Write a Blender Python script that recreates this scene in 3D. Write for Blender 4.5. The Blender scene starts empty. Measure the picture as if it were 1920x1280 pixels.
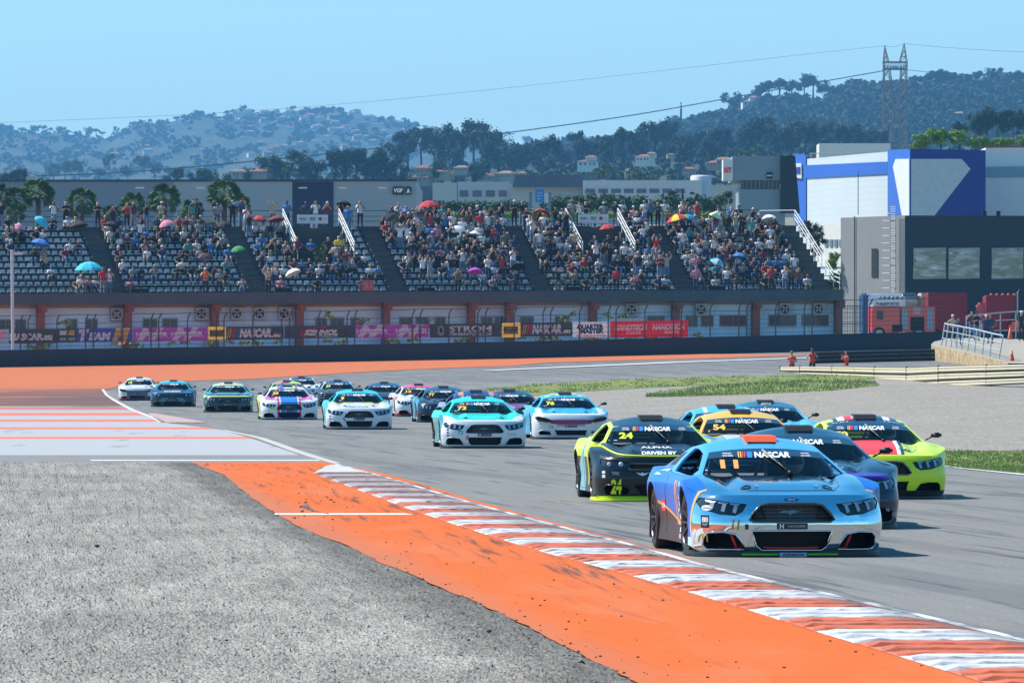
import bpy, bmesh, math, random
import numpy as np
from mathutils import Vector, Matrix, noise
from mathutils.bvhtree import BVHTree
random.seed(7); rng = np.random.default_rng(7)
SC = bpy.context.scene
COL = SC.collection
rad = math.radians

# ------------------------------------------------------------------ camera
FP = 14000.0            # focal length in photo pixels (1920 wide)
CAMH = 2.0
cd = bpy.data.cameras.new('camera'); cam = bpy.data.objects.new('camera', cd); COL.objects.link(cam)
cd.sensor_width = 36.0; cd.lens = FP * 36.0 / 1920.0; cd.clip_start = 1.0; cd.clip_end = 30000.0
cam.location = (0, 0, CAMH); cam.rotation_euler = (rad(90) + math.atan(40.0 / FP), 0, 0)
SC.camera = cam
# ------------------------------------------------------------------ light and sky
SUN_DIR = Vector((-0.78, 0.42, 1.10)).normalized()      # towards the sun: left, a little behind, high
w = bpy.data.worlds.new('World'); SC.world = w; w.use_nodes = True
wn = w.node_tree; wn.nodes.clear()
sky = wn.nodes.new('ShaderNodeTexSky'); sky.sky_type = 'NISHITA'; sky.sun_disc = False
sky.sun_elevation = math.asin(SUN_DIR.z); sky.sun_rotation = math.atan2(SUN_DIR.x, SUN_DIR.y)
sky.altitude = 0; sky.air_density = 1.0; sky.dust_density = 0.3; sky.ozone_density = 3.0
tc = wn.nodes.new('ShaderNodeTexCoord'); mp = wn.nodes.new('ShaderNodeMapping')
mp.inputs['Location'].default_value = (0, 0, 0.035)
hs = wn.nodes.new('ShaderNodeHueSaturation'); hs.inputs['Saturation'].default_value = 1.34; hs.inputs['Hue'].default_value = 0.482
bg = wn.nodes.new('ShaderNodeBackground'); bg.inputs['Strength'].default_value = 0.118
wo = wn.nodes.new('ShaderNodeOutputWorld')
wn.links.new(tc.outputs['Generated'], mp.inputs['Vector']); wn.links.new(mp.outputs['Vector'], sky.inputs['Vector'])
wn.links.new(sky.outputs['Color'], hs.inputs['Color']); wn.links.new(hs.outputs['Color'], bg.inputs['Color'])
wn.links.new(bg.outputs['Background'], wo.inputs['Surface'])
sl = bpy.data.lights.new('sun', 'SUN'); sl.energy = 5.0; sl.angle = rad(0.5); sl.color = (1.0, 0.95, 0.87)
so = bpy.data.objects.new('sun', sl); COL.objects.link(so)
so.rotation_euler = SUN_DIR.to_track_quat('Z', 'Y').to_euler()
SC.view_settings.view_transform = 'Standard'; SC.view_settings.look = 'None'
SC.view_settings.exposure = 0.50; SC.view_settings.gamma = 1.0; SC.view_settings.use_curve_mapping = False
SC.cycles.max_bounces = 6; SC.cycles.diffuse_bounces = 2; SC.cycles.glossy_bounces = 3
SC.cycles.transmission_bounces = 4; SC.cycles.transparent_max_bounces = 12; SC.cycles.volume_bounces = 0

# ------------------------------------------------------------------ helpers
class S:
    """a node socket with arithmetic"""
    def __init__(s, nt, k): s.nt = nt; s.k = k
    def _op(s, op, a, b=None, c=None):
        n = s.nt.nodes.new('ShaderNodeMath'); n.operation = op
        for i, v in enumerate((a, b, c)):
            if v is None: continue
            if isinstance(v, S): s.nt.links.new(v.k, n.inputs[i])
            else: n.inputs[i].default_value = float(v)
        return S(s.nt, n.outputs[0])
    def __add__(s, o): return s._op('ADD', s, o)
    __radd__ = __add__
    def __sub__(s, o): return s._op('SUBTRACT', s, o)
    def __rsub__(s, o): return s._op('SUBTRACT', o, s)
    def __mul__(s, o): return s._op('MULTIPLY', s, o)
    __rmul__ = __mul__
    def __truediv__(s, o): return s._op('DIVIDE', s, o)
    def __lt__(s, o): return s._op('LESS_THAN', s, o)
    def __gt__(s, o): return s._op('GREATER_THAN', s, o)
    def __and__(s, o): return s._op('MULTIPLY', s, o)
    def __or__(s, o): return s._op('MAXIMUM', s, o)
    def abs(s): return s._op('ABSOLUTE', s)
    def frac(s): return s._op('FRACT', s)
    def sin(s): return s._op('SINE', s)
    def inv(s): return s._op('SUBTRACT', 1.0, s)
    def clamp(s): return s._op('MINIMUM', s._op('MAXIMUM', s, 0.0), 1.0)
    def smooth(s, a, b):
        n = s.nt.nodes.new('ShaderNodeMapRange'); n.interpolation_type = 'SMOOTHSTEP'
        s.nt.links.new(s.k, n.inputs[0]); n.inputs[1].default_value = a; n.inputs[2].default_value = b
        return S(s.nt, n.outputs[0])
class M:
    """material builder"""
    def __init__(m, name, color=(.5, .5, .5), rough=.7, metallic=0, coat=0, spec=.5, alpha=None):
        m.mat = bpy.data.materials.new(name); m.mat.use_nodes = True
        m.nt = m.mat.node_tree; m.p = m.nt.nodes['Principled BSDF']
        m.p.inputs['Base Color'].default_value = (*color, 1); m.p.inputs['Roughness'].default_value = rough
        m.p.inputs['Metallic'].default_value = metallic; m.p.inputs['Coat Weight'].default_value = coat
        m.p.inputs['Coat Roughness'].default_value = 0.04; m.p.inputs['Specular IOR Level'].default_value = spec
        if alpha is not None: m.p.inputs['Alpha'].default_value = alpha
        m.col = None
    def coords(m, world=False):
        if world: v = m.nt.nodes.new('ShaderNodeNewGeometry').outputs['Position']
        else: v = m.nt.nodes.new('ShaderNodeTexCoord').outputs['Object']
        m.v = v; s = m.nt.nodes.new('ShaderNodeSeparateXYZ'); m.nt.links.new(v, s.inputs[0])
        return tuple(S(m.nt, s.outputs[i]) for i in range(3))
    def vec(m, x, y, z=0.0):
        n = m.nt.nodes.new('ShaderNodeCombineXYZ')
        for i, q in enumerate((x, y, z)):
            if isinstance(q, S): m.nt.links.new(q.k, n.inputs[i])
            else: n.inputs[i].default_value = q
        return n.outputs[0]
    def noise(m, scale, vec=None, detail=3, rough=.55):
        n = m.nt.nodes.new('ShaderNodeTexNoise'); n.inputs['Scale'].default_value = scale
        n.inputs['Detail'].default_value = detail; n.inputs['Roughness'].default_value = rough
        m.nt.links.new(vec if vec is not None else m.v, n.inputs['Vector'])
        return S(m.nt, n.outputs['Fac'])
    def voronoi(m, scale, vec=None):
        n = m.nt.nodes.new('ShaderNodeTexVoronoi'); n.inputs['Scale'].default_value = scale
        m.nt.links.new(vec if vec is not None else m.v, n.inputs['Vector'])
        q = m.nt.nodes.new('ShaderNodeSeparateColor'); m.nt.links.new(n.outputs['Color'], q.inputs[0])
        return S(m.nt, q.outputs[0])
    def mix(m, fac, col, a=None):
        """mix current colour with col by fac"""
        n = m.nt.nodes.new('ShaderNodeMix'); n.data_type = 'RGBA'
        if isinstance(fac, S): m.nt.links.new(fac.k, n.inputs[0])
        else: n.inputs[0].default_value = fac
        if m.col is None: n.inputs[6].default_value = m.p.inputs['Base Color'].default_value[:]
        else: m.nt.links.new(m.col, n.inputs[6])
        if isinstance(col, tuple): n.inputs[7].default_value = (*col, 1)
        else: m.nt.links.new(col, n.inputs[7])
        m.col = n.outputs[2]; return m
    def scale_col(m, s):
        n = m.nt.nodes.new('ShaderNodeVectorMath'); n.operation = 'SCALE'
        if m.col is None:
            r = m.nt.nodes.new('ShaderNodeRGB'); r.outputs[0].default_value = m.p.inputs['Base Color'].default_value[:]; m.col = r.outputs[0]
        m.nt.links.new(m.col, n.inputs[0]); m.nt.links.new(s.k, n.inputs['Scale']); m.col = n.outputs[0]; return m
    def metal(m, s):
        m.nt.links.new(s.k, m.p.inputs['Metallic']); return m
    def bump(m, h, dist=.01, strength=1.0):
        b = m.nt.nodes.new('ShaderNodeBump'); b.inputs['Distance'].default_value = dist; b.inputs['Strength'].default_value = strength
        m.nt.links.new(h.k, b.inputs['Height']); m.nt.links.new(b.outputs[0], m.p.inputs['Normal']); return m
    def done(m):
        if m.col is not None: m.nt.links.new(m.col, m.p.inputs['Base Color'])
        return m.mat
def simple(name, color, rough=.7, amt=.18, scale=3.0, **k):
    m = M(name, color, rough, **k); m.coords()
    m.scale_col(m.noise(scale) * (2 * amt) + (1 - amt)); return m.done()
MATS = {}
def mm(name, color=(.5, .5, .5), rough=.7, **k):
    if name not in MATS: MATS[name] = simple(name, color, rough, **k)
    return MATS[name]

class MB:
    """collects shapes into one mesh"""
    def __init__(s): s.v = []; s.f = []; s.m = []
    def add(s, vs, fs, mi=0):
        o = len(s.v); s.v += [tuple(q) for q in vs]; s.f += [tuple(i + o for i in f) for f in fs]; s.m += [mi] * len(fs); return s
    def box(s, c, d, mi=0, rz=0, tilt=None):
        x, y, z = (d[0] / 2, d[1] / 2, d[2] / 2)
        R = Matrix.Rotation(rz, 3, 'Z')
        if tilt is not None: R = R @ tilt
        vs = [Vector(c) + R @ Vector((a * x, b * y, e * z)) for a in (-1, 1) for b in (-1, 1) for e in (-1, 1)]
        return s.add(vs, [(0, 1, 3, 2), (4, 6, 7, 5), (0, 4, 5, 1), (2, 3, 7, 6), (0, 2, 6, 4), (1, 5, 7, 3)], mi)
    def tube(s, pts, r, n=6, mi=0, caps=True):
        pts = [Vector(p) for p in pts]; rs = r if isinstance(r, (list, tuple)) else [r] * len(pts); base = len(s.v)
        for i, p in enumerate(pts):
            t = (pts[min(i + 1, len(pts) - 1)] - pts[max(i - 1, 0)]).normalized()
            a = t.cross(Vector((0, 0, 1)) if abs(t.z) < .9 else Vector((1, 0, 0))).normalized(); b = t.cross(a)
            for k in range(n):
                an = 2 * math.pi * k / n; s.v.append(tuple(p + (a * math.cos(an) + b * math.sin(an)) * rs[i]))
        for i in range(len(pts) - 1):
            for k in range(n):
                k2 = (k + 1) % n; s.f.append((base + i * n + k, base + i * n + k2, base + (i + 1) * n + k2, base + (i + 1) * n + k)); s.m.append(mi)
        if caps:
            s.f.append(tuple(base + k for k in range(n))[::-1]); s.m.append(mi)
            s.f.append(tuple(base + (len(pts) - 1) * n + k for k in range(n))); s.m.append(mi)
        return s
    def prism(s, poly, y0, y1, mi=0, xf=None):
        """poly in (x,z), extruded along y"""
        n = len(poly); vs = [(x, y0, z) for x, z in poly] + [(x, y1, z) for x, z in poly]
        if xf: vs = [xf(q) for q in vs]
        return s.add(vs, [tuple(range(n)), tuple(range(2 * n - 1, n - 1, -1))] + [(i, i + n, (i + 1) % n + n, (i + 1) % n) for i in range(n)], mi)
    def lathe(s, prof, n=24, c=(0, 0, 0), axis='z', mi=0, a0=0, a1=2 * math.pi):
        """prof: (r, h)"""
        base = len(s.v); full = abs(a1 - a0 - 2 * math.pi) < 1e-6; nn = n if full else n + 1
        for r, h in prof:
            for k in range(nn):
                a = a0 + (a1 - a0) * k / n; p = (r * math.cos(a), r * math.sin(a), h)
                if axis == 'x': p = (p[2], p[0], p[1])
                if axis == 'y': p = (p[0], p[2], p[1])
                s.v.append((p[0] + c[0], p[1] + c[1], p[2] + c[2]))
        for i in range(len(prof) - 1):
            for k in range(n):
                k2 = (k + 1) % nn; s.f.append((base + i * nn + k, base + i * nn + k2, base + (i + 1) * nn + k2, base + (i + 1) * nn + k)); s.m.append(mi)
        return s
    def sphere(s, c, r, n=10, mi=0, sc=(1, 1, 1)):
        prof = [(math.sin(math.pi * i / n) * r, -math.cos(math.pi * i / n) * r) for i in range(n + 1)]
        base = len(s.v); s.lathe(prof, n + 2, (0, 0, 0), 'z', mi)
        for i in range(base, len(s.v)):
            q = s.v[i]; s.v[i] = (q[0] * sc[0] + c[0], q[1] * sc[1] + c[1], q[2] * sc[2] + c[2])
        return s
    def mesh(s, name, mats, smooth=False, angle=None):
        me = bpy.data.meshes.new(name); me.from_pydata(s.v, [], s.f)
        for q in (mats if isinstance(mats, (list, tuple)) else [mats]): me.materials.append(q)
        me.polygons.foreach_set('material_index', s.m)
        if smooth or angle:
            me.polygons.foreach_set('use_smooth', [True] * len(me.polygons))
            if angle: me.set_sharp_from_angle(angle=rad(angle))
        me.update(); return me
    def build(s, name, mats, parent=None, smooth=False, angle=None, loc=None, rz=0):
        return link(name, s.mesh(name, mats, smooth, angle), parent, loc, rz)
def link(name, me, parent=None, loc=None, rz=0):
    o = bpy.data.objects.new(name, me); COL.objects.link(o)
    if parent is not None: o.parent = parent
    if loc is not None: o.location = loc
    o.rotation_euler.z = rz; return o
def tag(o, label=None, cat=None, group=None, kind=None):
    for k, v in (('label', label), ('category', cat), ('group', group), ('kind', kind)):
        if v: o[k] = v
    return o
def empty(name, loc, rz=0, **k):
    o = bpy.data.objects.new(name, None); COL.objects.link(o); o.location = loc; o.rotation_euler.z = rz; o.empty_display_size = .2
    return tag(o, **k) if k else o
ORD = ['zeroth', 'first', 'second', 'third', 'fourth', 'fifth', 'sixth', 'seventh', 'eighth', 'ninth', 'tenth', 'eleventh', 'twelfth', 'thirteenth', 'fourteenth', 'fifteenth', 'sixteenth', 'seventeenth', 'eighteenth', 'nineteenth', 'twentieth']
def ordn(i): return ORD[i] if i < len(ORD) else '%d%s' % (i, 'th' if 10 < i % 100 < 14 else {1: 'st', 2: 'nd', 3: 'rd'}.get(i % 10, 'th'))

# text: flat triangles in (x, z), normalised so that capitals are 1 high, baseline 0, left edge 0
TEXTS = {}
def text_tris(s, bold=.02, shear=0.0, wide=1.0, spacing=1.0):
    key = (s, bold, shear, wide, spacing)
    if key in TEXTS: return TEXTS[key]
    cu = bpy.data.curves.new('t', 'FONT'); cu.body = s; cu.size = 1.0; cu.offset = bold; cu.shear = 0; cu.space_character = spacing; cu.resolution_u = 3
    ob = bpy.data.objects.new('t', cu); me = bpy.data.meshes.new_from_object(ob)
    bm = bmesh.new(); bm.from_mesh(me); bmesh.ops.triangulate(bm, faces=bm.faces[:])
    vs = [(v.co.x, v.co.y) for v in bm.verts]; fs = [tuple(v.index for v in f.verts) for f in bm.faces]
    bm.free(); bpy.data.meshes.remove(me); bpy.data.objects.remove(ob); bpy.data.curves.remove(cu)
    h = 0.70
    vs = [((x + shear * y) * wide / h, y / h) for x, y in vs]
    x0 = min(v[0] for v in vs); x1 = max(v[0] for v in vs)
    TEXTS[key] = ([(x - x0, y) for x, y in vs], fs, x1 - x0); return TEXTS[key]
def put_text(mb, s, c, height, width=None, proj=None, mi=0, **k):
    """text centred on c=(a,b) in a 2D plane; proj maps (a,b)->3D"""
    vs, fs, w = text_tris(s, **k); sx = height if width is None else width / w
    out = [proj(c[0] + (x - w / 2) * sx, c[1] + (y - .5) * height) for x, y in vs]
    ok = [f for f in fs if all(out[i] is not None for i in f)]
    out = [q if q is not None else (0, 0, 0) for q in out]
    mb.add(out, ok, mi)
def put_poly(mb, pts, proj, mi=0, step=.03):
    """polygon of 2D points, triangulated and finely split, projected"""
    bm = bmesh.new(); vs = [bm.verts.new((x, y, 0)) for x, y in pts]; bm.faces.new(vs)
    bmesh.ops.triangulate(bm, faces=bm.faces[:])
    for _ in range(6):
        ed = [e for e in bm.edges if e.calc_length() > step]
        if not ed: break
        bmesh.ops.subdivide_edges(bm, edges=ed, cuts=1); bmesh.ops.triangulate(bm, faces=bm.faces[:])
    bm.verts.index_update()
    out = [proj(v.co.x, v.co.y) for v in bm.verts]
    fs = [tuple(v.index for v in f.verts) for f in bm.faces]; fs = [f for f in fs if all(out[i] is not None for i in f)]
    mb.add([q if q is not None else (0, 0, 0) for q in out], fs, mi); bm.free()

# ------------------------------------------------------------------ terrain
def lerpt(x, xs, ys):
    if x <= xs[0]: return ys[0]
    for i in range(1, len(xs)):
        if x <= xs[i]: return ys[i - 1] + (ys[i] - ys[i - 1]) * (x - xs[i - 1]) / (xs[i] - xs[i - 1])
    return ys[-1]
def gz(x, y):
    if y < 200: return 0.0
    u = 960 + x / y * FP
    y0 = lerpt(u, (0, 600, 1500, 1920), (392, 375, 262, 235)); ze = lerpt(u, (-400, 0, 960, 1750, 2400), (1.9, 1.9, 2.35, 2.95, 3.1))
    t = min(max((y - y0) / (500.0 - y0), 0), 1.04)
    z = ze * t ** 1.25
    if y > 600: z += 13.0 * min((y - 600) / 140, 1) + max(0, y - 740) * .02
    return z
def G(u, v, off=0.0):
    """point of the ground seen at photo position (u, v)"""
    lo, hi = 20.0, 520.0
    for _ in range(36):
        y = (lo + hi) / 2; z = gz((u - 960) * y / FP, y)
        if 680 + (CAMH - z) * FP / y > v: lo = y
        else: hi = y
    y = (lo + hi) / 2; x = (u - 960) * y / FP
    return Vector((x, y, gz(x, y) + off))
def at(u, v, D):
    return Vector(((u - 960) * D / FP, D, CAMH - (v - 680) * D / FP))
def on_ground(u, D, off=0.0):
    x = (u - 960) * D / FP; return Vector((x, D, gz(x, D) + off))
def patch(name, left, right, mat, layer=1, jag=0.0, smax=40, kind='structure'):
    """sheet of ground between two edges given as (u, v) lists from far to near"""
    v0 = max(left[0][1], right[0][1]); v1 = min(left[-1][1], right[-1][1])
    vs = [v0]
    while vs[-1] < v1: vs.append(min(v1, vs[-1] + (1.2 if vs[-1] < 770 else 4.0)))
    lu = [p[0] for p in left]; lv = [p[1] for p in left]; ru = [p[0] for p in right]; rv = [p[1] for p in right]
    wid = max(lerpt(v, rv, ru) - lerpt(v, lv, lu) for v in vs); n = max(1, int(wid / smax))
    V = []; F = []
    for v in vs:
        a = lerpt(v, lv, lu); b = lerpt(v, rv, ru)
        if jag: a += jag * (v - 660) / 300 * (noise.noise((v * .11, 1.3, 0)) + .6 * noise.noise((v * .45, 7, 0)))
        for k in range(n + 1):
            p = G(a + (b - a) * k / n, v); V.append((p.x, p.y, p.z + layer * (.004 + max(0, p.y - 150) * 5e-5)))
    for i in range(len(vs) - 1):
        for k in range(n):
            q = i * (n + 1) + k; F.append((q, q + n + 1, q + n + 2, q + 1))
    return tag(MB().add(V, F).build(name, mat), kind=kind)
# ================================================================== GROUND
L = [(195, 733), (197, 738), (215, 750), (250, 770), (290, 785), (300, 792), (412, 805), (470, 818), (550, 848), (590, 857), (625, 869), (702, 890), (758, 906), (868, 940), (985, 972), (1102, 1003), (1200, 1028), (1309, 1060), (1440, 1092), (1635, 1136), (1837, 1184), (2040, 1232), (2260, 1290)]
KL = [(587, 888), (613, 898), (663, 916), (698, 929), (766, 955), (805, 968), (851, 984), (904, 1001), (961, 1019), (1028, 1039), (1099, 1058), (1188, 1082), (1279, 1108), (1395, 1143), (1530, 1186), (1702, 1238), (1870, 1290)]
OL = [(355, 866), (420, 890), (470, 932), (500, 953), (545, 980), (606, 1007), (656, 1024), (709, 1053), (773, 1078), (861, 1117), (950, 1156), (1032, 1198), (1113, 1241), (1215, 1290)]

# --- materials
def ground_soil():
    m = M('dusty_soil', (.23, .20, .16), .95); m.coords(True)
    m.mix(m.noise(.08).smooth(.4, .6), (.16, .17, .10)); m.scale_col(m.noise(1.2) * .5 + .75); return m.done()
def asphalt():
    m = M('track_asphalt', (.188, .182, .172), .85, spec=.25); x, y, z = m.coords(True)
    st = m.vec(x * 1.0 + y * .085, y * .035)
    m.scale_col(m.noise(2.6, st, 4) * .42 + .79)
    m.scale_col(m.noise(60, None, 1) * .5 + .75)
    m.mix(m.voronoi(42).smooth(.965, .99) * .6, (.46, .46, .46))
    # rubbered racing line marks that follow the track
    m.mix((m.noise(5, m.vec(x + y * .1, y * .022), 3)).smooth(.56, .66) * .75, (.06, .065, .07))
    m.mix((m.noise(1.3, m.vec(x * .6 + y * .08, y * .03, 3.0), 2)).smooth(.50, .62) * .45, (.09, .095, .10))
    m.mix(y.smooth(410, 440) * m.noise(.9, m.vec(x * .10, y * .5), 4).smooth(.38, .62) * .55, (.095, .10, .11))
    return m.done()
def orange(far=False):
    m = M('orange_runoff_paint', (.60, .112, .010) if not far else (.50, .135, .048), .8, spec=.15); x, y, z = m.coords(True)
    m.scale_col(m.noise(1.5, m.vec(x, y * .3), 4) * .20 + .90)
    m.mix(m.noise(14, m.vec(x, y * .3)).smooth(.56, .75) * .14, (.9, .36, .18))
    if not far:
        m.mix(m.noise(.9, m.vec(x, y * .16, 2.0), 5, .65).smooth(.48, .70) * .32, (.52, .20, .10)); m.mix(((x + y * .0702 - 4.06) + m.noise(2, m.vec(x, y * .3)) * .5).smooth(.15, .75).inv() * .40, (.30, .17, .12))
        # tyre smears beside the kerb: the kerb runs along x = -0.083 y + 6.9
        kx = x + y * .0815 - 6.45
        near = (kx + 1.5).smooth(0, 1.15) * (y - 56).smooth(0, 12)
        sm = m.noise(3.2, m.vec(x * 2.2 + y * .10, y * .05), 5, .65).smooth(.50, .66) * m.noise(.9, m.vec(x, y * .09), 2).smooth(.40, .56)
        m.mix(near * sm * .85, (.07, .04, .035))
        ln = m.noise(2.0, m.vec(x * 1.2 + y * .12, y * .012, 5.0), 1)
        m.mix((ln - .5).abs().smooth(.0, .006).inv() * .35, (.25, .08, .04))
        m.mix(m.noise(.7, m.vec(x * .8, y * .12), 4).smooth(.45, .75) * .30, (.62, .17, .07)); m.scale_col(m.noise(45, m.vec(x, y * .3), 1) * .22 + .89)
    else:
        dk = (436.0 - y).smooth(0, 22) * (m.noise(.5, m.vec(x * .16, y * .25), 5, .6) + (x + 33).smooth(0, 14) * .12).smooth(.40, .58)
        m.mix(dk * .88, (.085, .065, .065))
        m.mix((y - 404).abs().smooth(.0, 16).inv() * (x + 17).smooth(-9, 2) * .75, (.08, .065, .07))
        m.mix(m.noise(1.0, m.vec(x * .10, y * .35), 5, .65).smooth(.45, .70) * .40, (.36, .15, .09))
    return m.done()
def striped():
    """white and red bands painted across the run-off"""
    m = M('run_off_bands', (.37, .375, .39), .8, spec=.2); x, y, z = m.coords(True)
    # bands given by distance from the camera
    D = lambda v: 28000.0 / (v - 680)
    for a, b in ((819.5, 823.5), (801.5, 805.5), (787, 791.5), (774.5, 780), (764, 768.5), (756, 760)):
        m.mix((y > D(b)) & (y < D(a)), (.66, .16, .10))
    m.scale_col(m.noise(2.0, m.vec(x * .35, y * .5), 4) * .22 + .89)
    m.mix(m.noise(3.0, m.vec(x * .4, y * 1.5), 3).smooth(.60, .72) * .30, (.42, .40, .40))
    m.mix((y - 306).smooth(0, 60) * .35, (.52, .38, .36))
    m.mix((y - 296).smooth(0, 40) * m.noise(.7, m.vec(x * .2, y * .25), 5, .6).smooth(.36, .60) * .8, (.16, .10, .095))
    m.mix(m.voronoi(3.2, m.vec(x, y * .12)).smooth(.985, .99) * m.noise(9).smooth(.5, .56), (.07, .07, .07))
    return m.done()
def gravel(near):
    m = M('grey_gravel', (.262, .247, .226), .95, spec=.1); x, y, z = m.coords(True)
    if near:
        m.scale_col(m.voronoi(84, m.vec(x, y * .12, 0)) * .9 + .55)
        m.scale_col(m.noise(.5, m.vec(x, y * .25), 3).smooth(.25, .75) * .22 + .89)
        t_ = x + y * .0702 - 4.06; m.scale_col((t_ + .9 + m.noise(1.2, m.vec(x, y * .15)) * .6).smooth(.2, .9) * -.42 + 1.0)
        m.scale_col(m.noise(1.7, m.vec(x * .8, y * .11), 4).smooth(.35, .7) * .24 + .86)
        m.mix(m.voronoi(16, m.vec(x, y * .3)).smooth(.985, .995) * m.noise(30, m.vec(x, y * .3)).smooth(.5, .56), (.06, .06, .06))
    else:
        m.mix(1.0, (.27, .245, .215))
        m.scale_col(m.noise(.9, m.vec(x * .35, y * .12), 4) * .34 + .83)
        m.scale_col(m.voronoi(30, m.vec(x, y * .06)) * .5 + .75)
        m.scale_col(m.noise(7, m.vec(x * .5, y * .35), 4) * .9 + .55)
    return m.done()
def grassmat():
    m = M('field_grass', (.17, .23, .05), .9, spec=.1); x, y, z = m.coords(True)
    m.mix(m.noise(.8, m.vec(x, y * .2), 4).smooth(.35, .62), (.22, .22, .09))
    m.mix(m.noise(3.5, m.vec(x, y * .12), 4).smooth(.5, .72), (.06, .11, .025))
    return m.done()
M_SOIL = ground_soil(); M_ASP = asphalt(); M_OR = orange(); M_ORF = orange(True); M_STR = striped(); M_GR = gravel(False); M_GRN = gravel(True); M_GRASS = grassmat()
M_WHITE_LINE = mm('white_line_paint', (.64, .65, .66), .6, amt=.22, scale=2.0)

# --- base sheet: one sheet to the horizon
ys = [-600, -200, -50, 0, 40, 100, 160, 200] + list(range(204, 520, 4)) + [520, 560, 600, 640, 690, 740, 900, 1200, 2000, 4000, 9000, 16000]
us = [-40000, -12000, -5000, -2500, -1500, -1000, -600, -300] + list(range(-200, 2121, 40)) + [2300, 2600, 3000, 3500, 4500, 7000, 14000, 42000]
V = []; F = []
for y in ys:
    for u in us:
        x = (u - 960) * max(y, 120) / FP; yy = y
        V.append((x, y, (gz((min(max(u, -400), 2400) - 960) * y / FP, y) if y > 200 else 0) - (.02 if y < 560 else 0)))
n = len(us)
for i in range(len(ys) - 1):
    for k in range(n - 1):
        q = i * n + k; F.append((q, q + 1, q + n + 1, q + n))
tag(MB().add(V, F).build('ground', M_SOIL, smooth=True), kind='structure')

# --- race track asphalt from the far wall to the foreground
patch('race_track', [(-600, 656), (-600, 866), (-600, 868), (585, 868), (590, 870), (624, 869.5), *[(a - 6, b) for a, b in L[11:]]], [(2900, 656), (2900, 1290)], M_ASP, 1)
# --- orange run-off outside the corner, along the wall
patch('orange_runoff', [(-600, 657), (-600, 762)], [(-40, 657), (-30, 661), (1560, 665), (1420, 669.5), (1250, 674.5), (1020, 681), (960, 687), (860, 690), (700, 697), (480, 711), (330, 716), (230, 722), (196, 733), (200, 741), (238, 762)], M_ORF, 2)
patch('striped_runoff', [(-600, 762), (-600, 853.5)], [(238, 762), (250, 770), (290, 785), (300, 792), (412, 805), (470, 822), (556, 851), (560, 853.5)], M_STR, 2)
# pale kerb wedge and the tan edge line of the track
m_wedge = M('kerb_wedge_paint', (.50, .44, .43), .7); x, y, z = m_wedge.coords(True)
m_wedge.mix((y * .42).frac() > .5, (.42, .16, .13)); m_wedge.scale_col(m_wedge.noise(1.5) * .3 + .8)
patch('kerb_wedge', [(277, 776), (290, 785), (303, 793)], [(292, 776), (345, 785), (388, 793)], m_wedge.done(), 3)
M_TAN = mm('tan_edge_concrete', (.45, .42, .38), .8)
patch('edge_line', [(190, 731), (197, 742), (211, 752), (243, 770), (283, 785), (298, 793)], [(195, 731), (203, 742), (219, 752), (254, 770), (296, 785), (312, 793)], mm('white_dirty_paint', (.55, .50, .47), .7, amt=.3), 3)
patch('track_edge_strip', [(415, 807), (480, 822), (553, 849), (583, 858), (622, 869)], [(424, 807), (497, 822), (574, 849), (603, 858), (640, 869)], M_TAN, 3)
patch('service_lane', [(-600, 853.5), (-600, 867)], [(565, 853.5), (600, 859), (622, 867)], mm('worn_asphalt', (.19, .185, .18), .9, amt=.3), 2)
patch('lane_line', [(170, 862.6), (170, 864.4)], [(596, 860.6), (596, 861.6), (600, 864.4)][:2] + [(600, 864.4)], M_WHITE_LINE, 3)
patch('orange_verge', [(355, 866.5), *OL[1:]], [(622, 866.5), (636, 871), *[(a + 26, b) for a, b in L[11:]]], M_OR, 2, jag=5)
patch('timing_line', [(515, 963.2), (515, 966.2)], [(752, 962.0), (776, 966.2)], M_WHITE_LINE, 3)
# white track edge line between kerb and asphalt, dark rubber beside it
eL = [(a - 3 - (b - 868) * .01, b) for a, b in L[10:]]; eR = [(a + 3 + (b - 868) * .05, b) for a, b in L[10:]]
mw = M('worn_white_edge', (.60, .61, .63), .7); x, y, z = mw.coords(True)
mw.mix(mw.noise(2.2, mw.vec(x, y * .2), 4).smooth(.40, .60), (.16, .16, .17)); patch('track_edge_line', eL, eR, mw.done(), 4)
mw = M('rubbered_asphalt', (.085, .088, .092), .8); x, y, z = mw.coords(True); mw.scale_col(mw.noise(3) * .5 + .75)
patch('rubber_line', [(a, b) for a, b in eR], [(a + 2 + (b - 868) * .035, b) for a, b in eR], mw.done(), 2.5)
# a comma shaped tyre mark on the orange paint
mb = MB(); pts = []
for i in range(13):
    t = i / 12; pts.append((571 + 34 * t - 6 * math.sin(math.pi * t) + 6 * t * t, 948 + 15 * t ** .8, 8.5 * (1 - t) ** .8 + .6))
vv = []
for (a, b, h) in pts:
    p = G(a - h, b, .010); q = G(a + h, b + .3, .010); vv += [p, q]
mb.add(vv, [(2 * i, 2 * i + 1, 2 * i + 3, 2 * i + 2) for i in range(12)])
tag(mb.build('tyre_mark', mm('rubber_mark', (.10, .055, .045), .8)), kind='structure')

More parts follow.
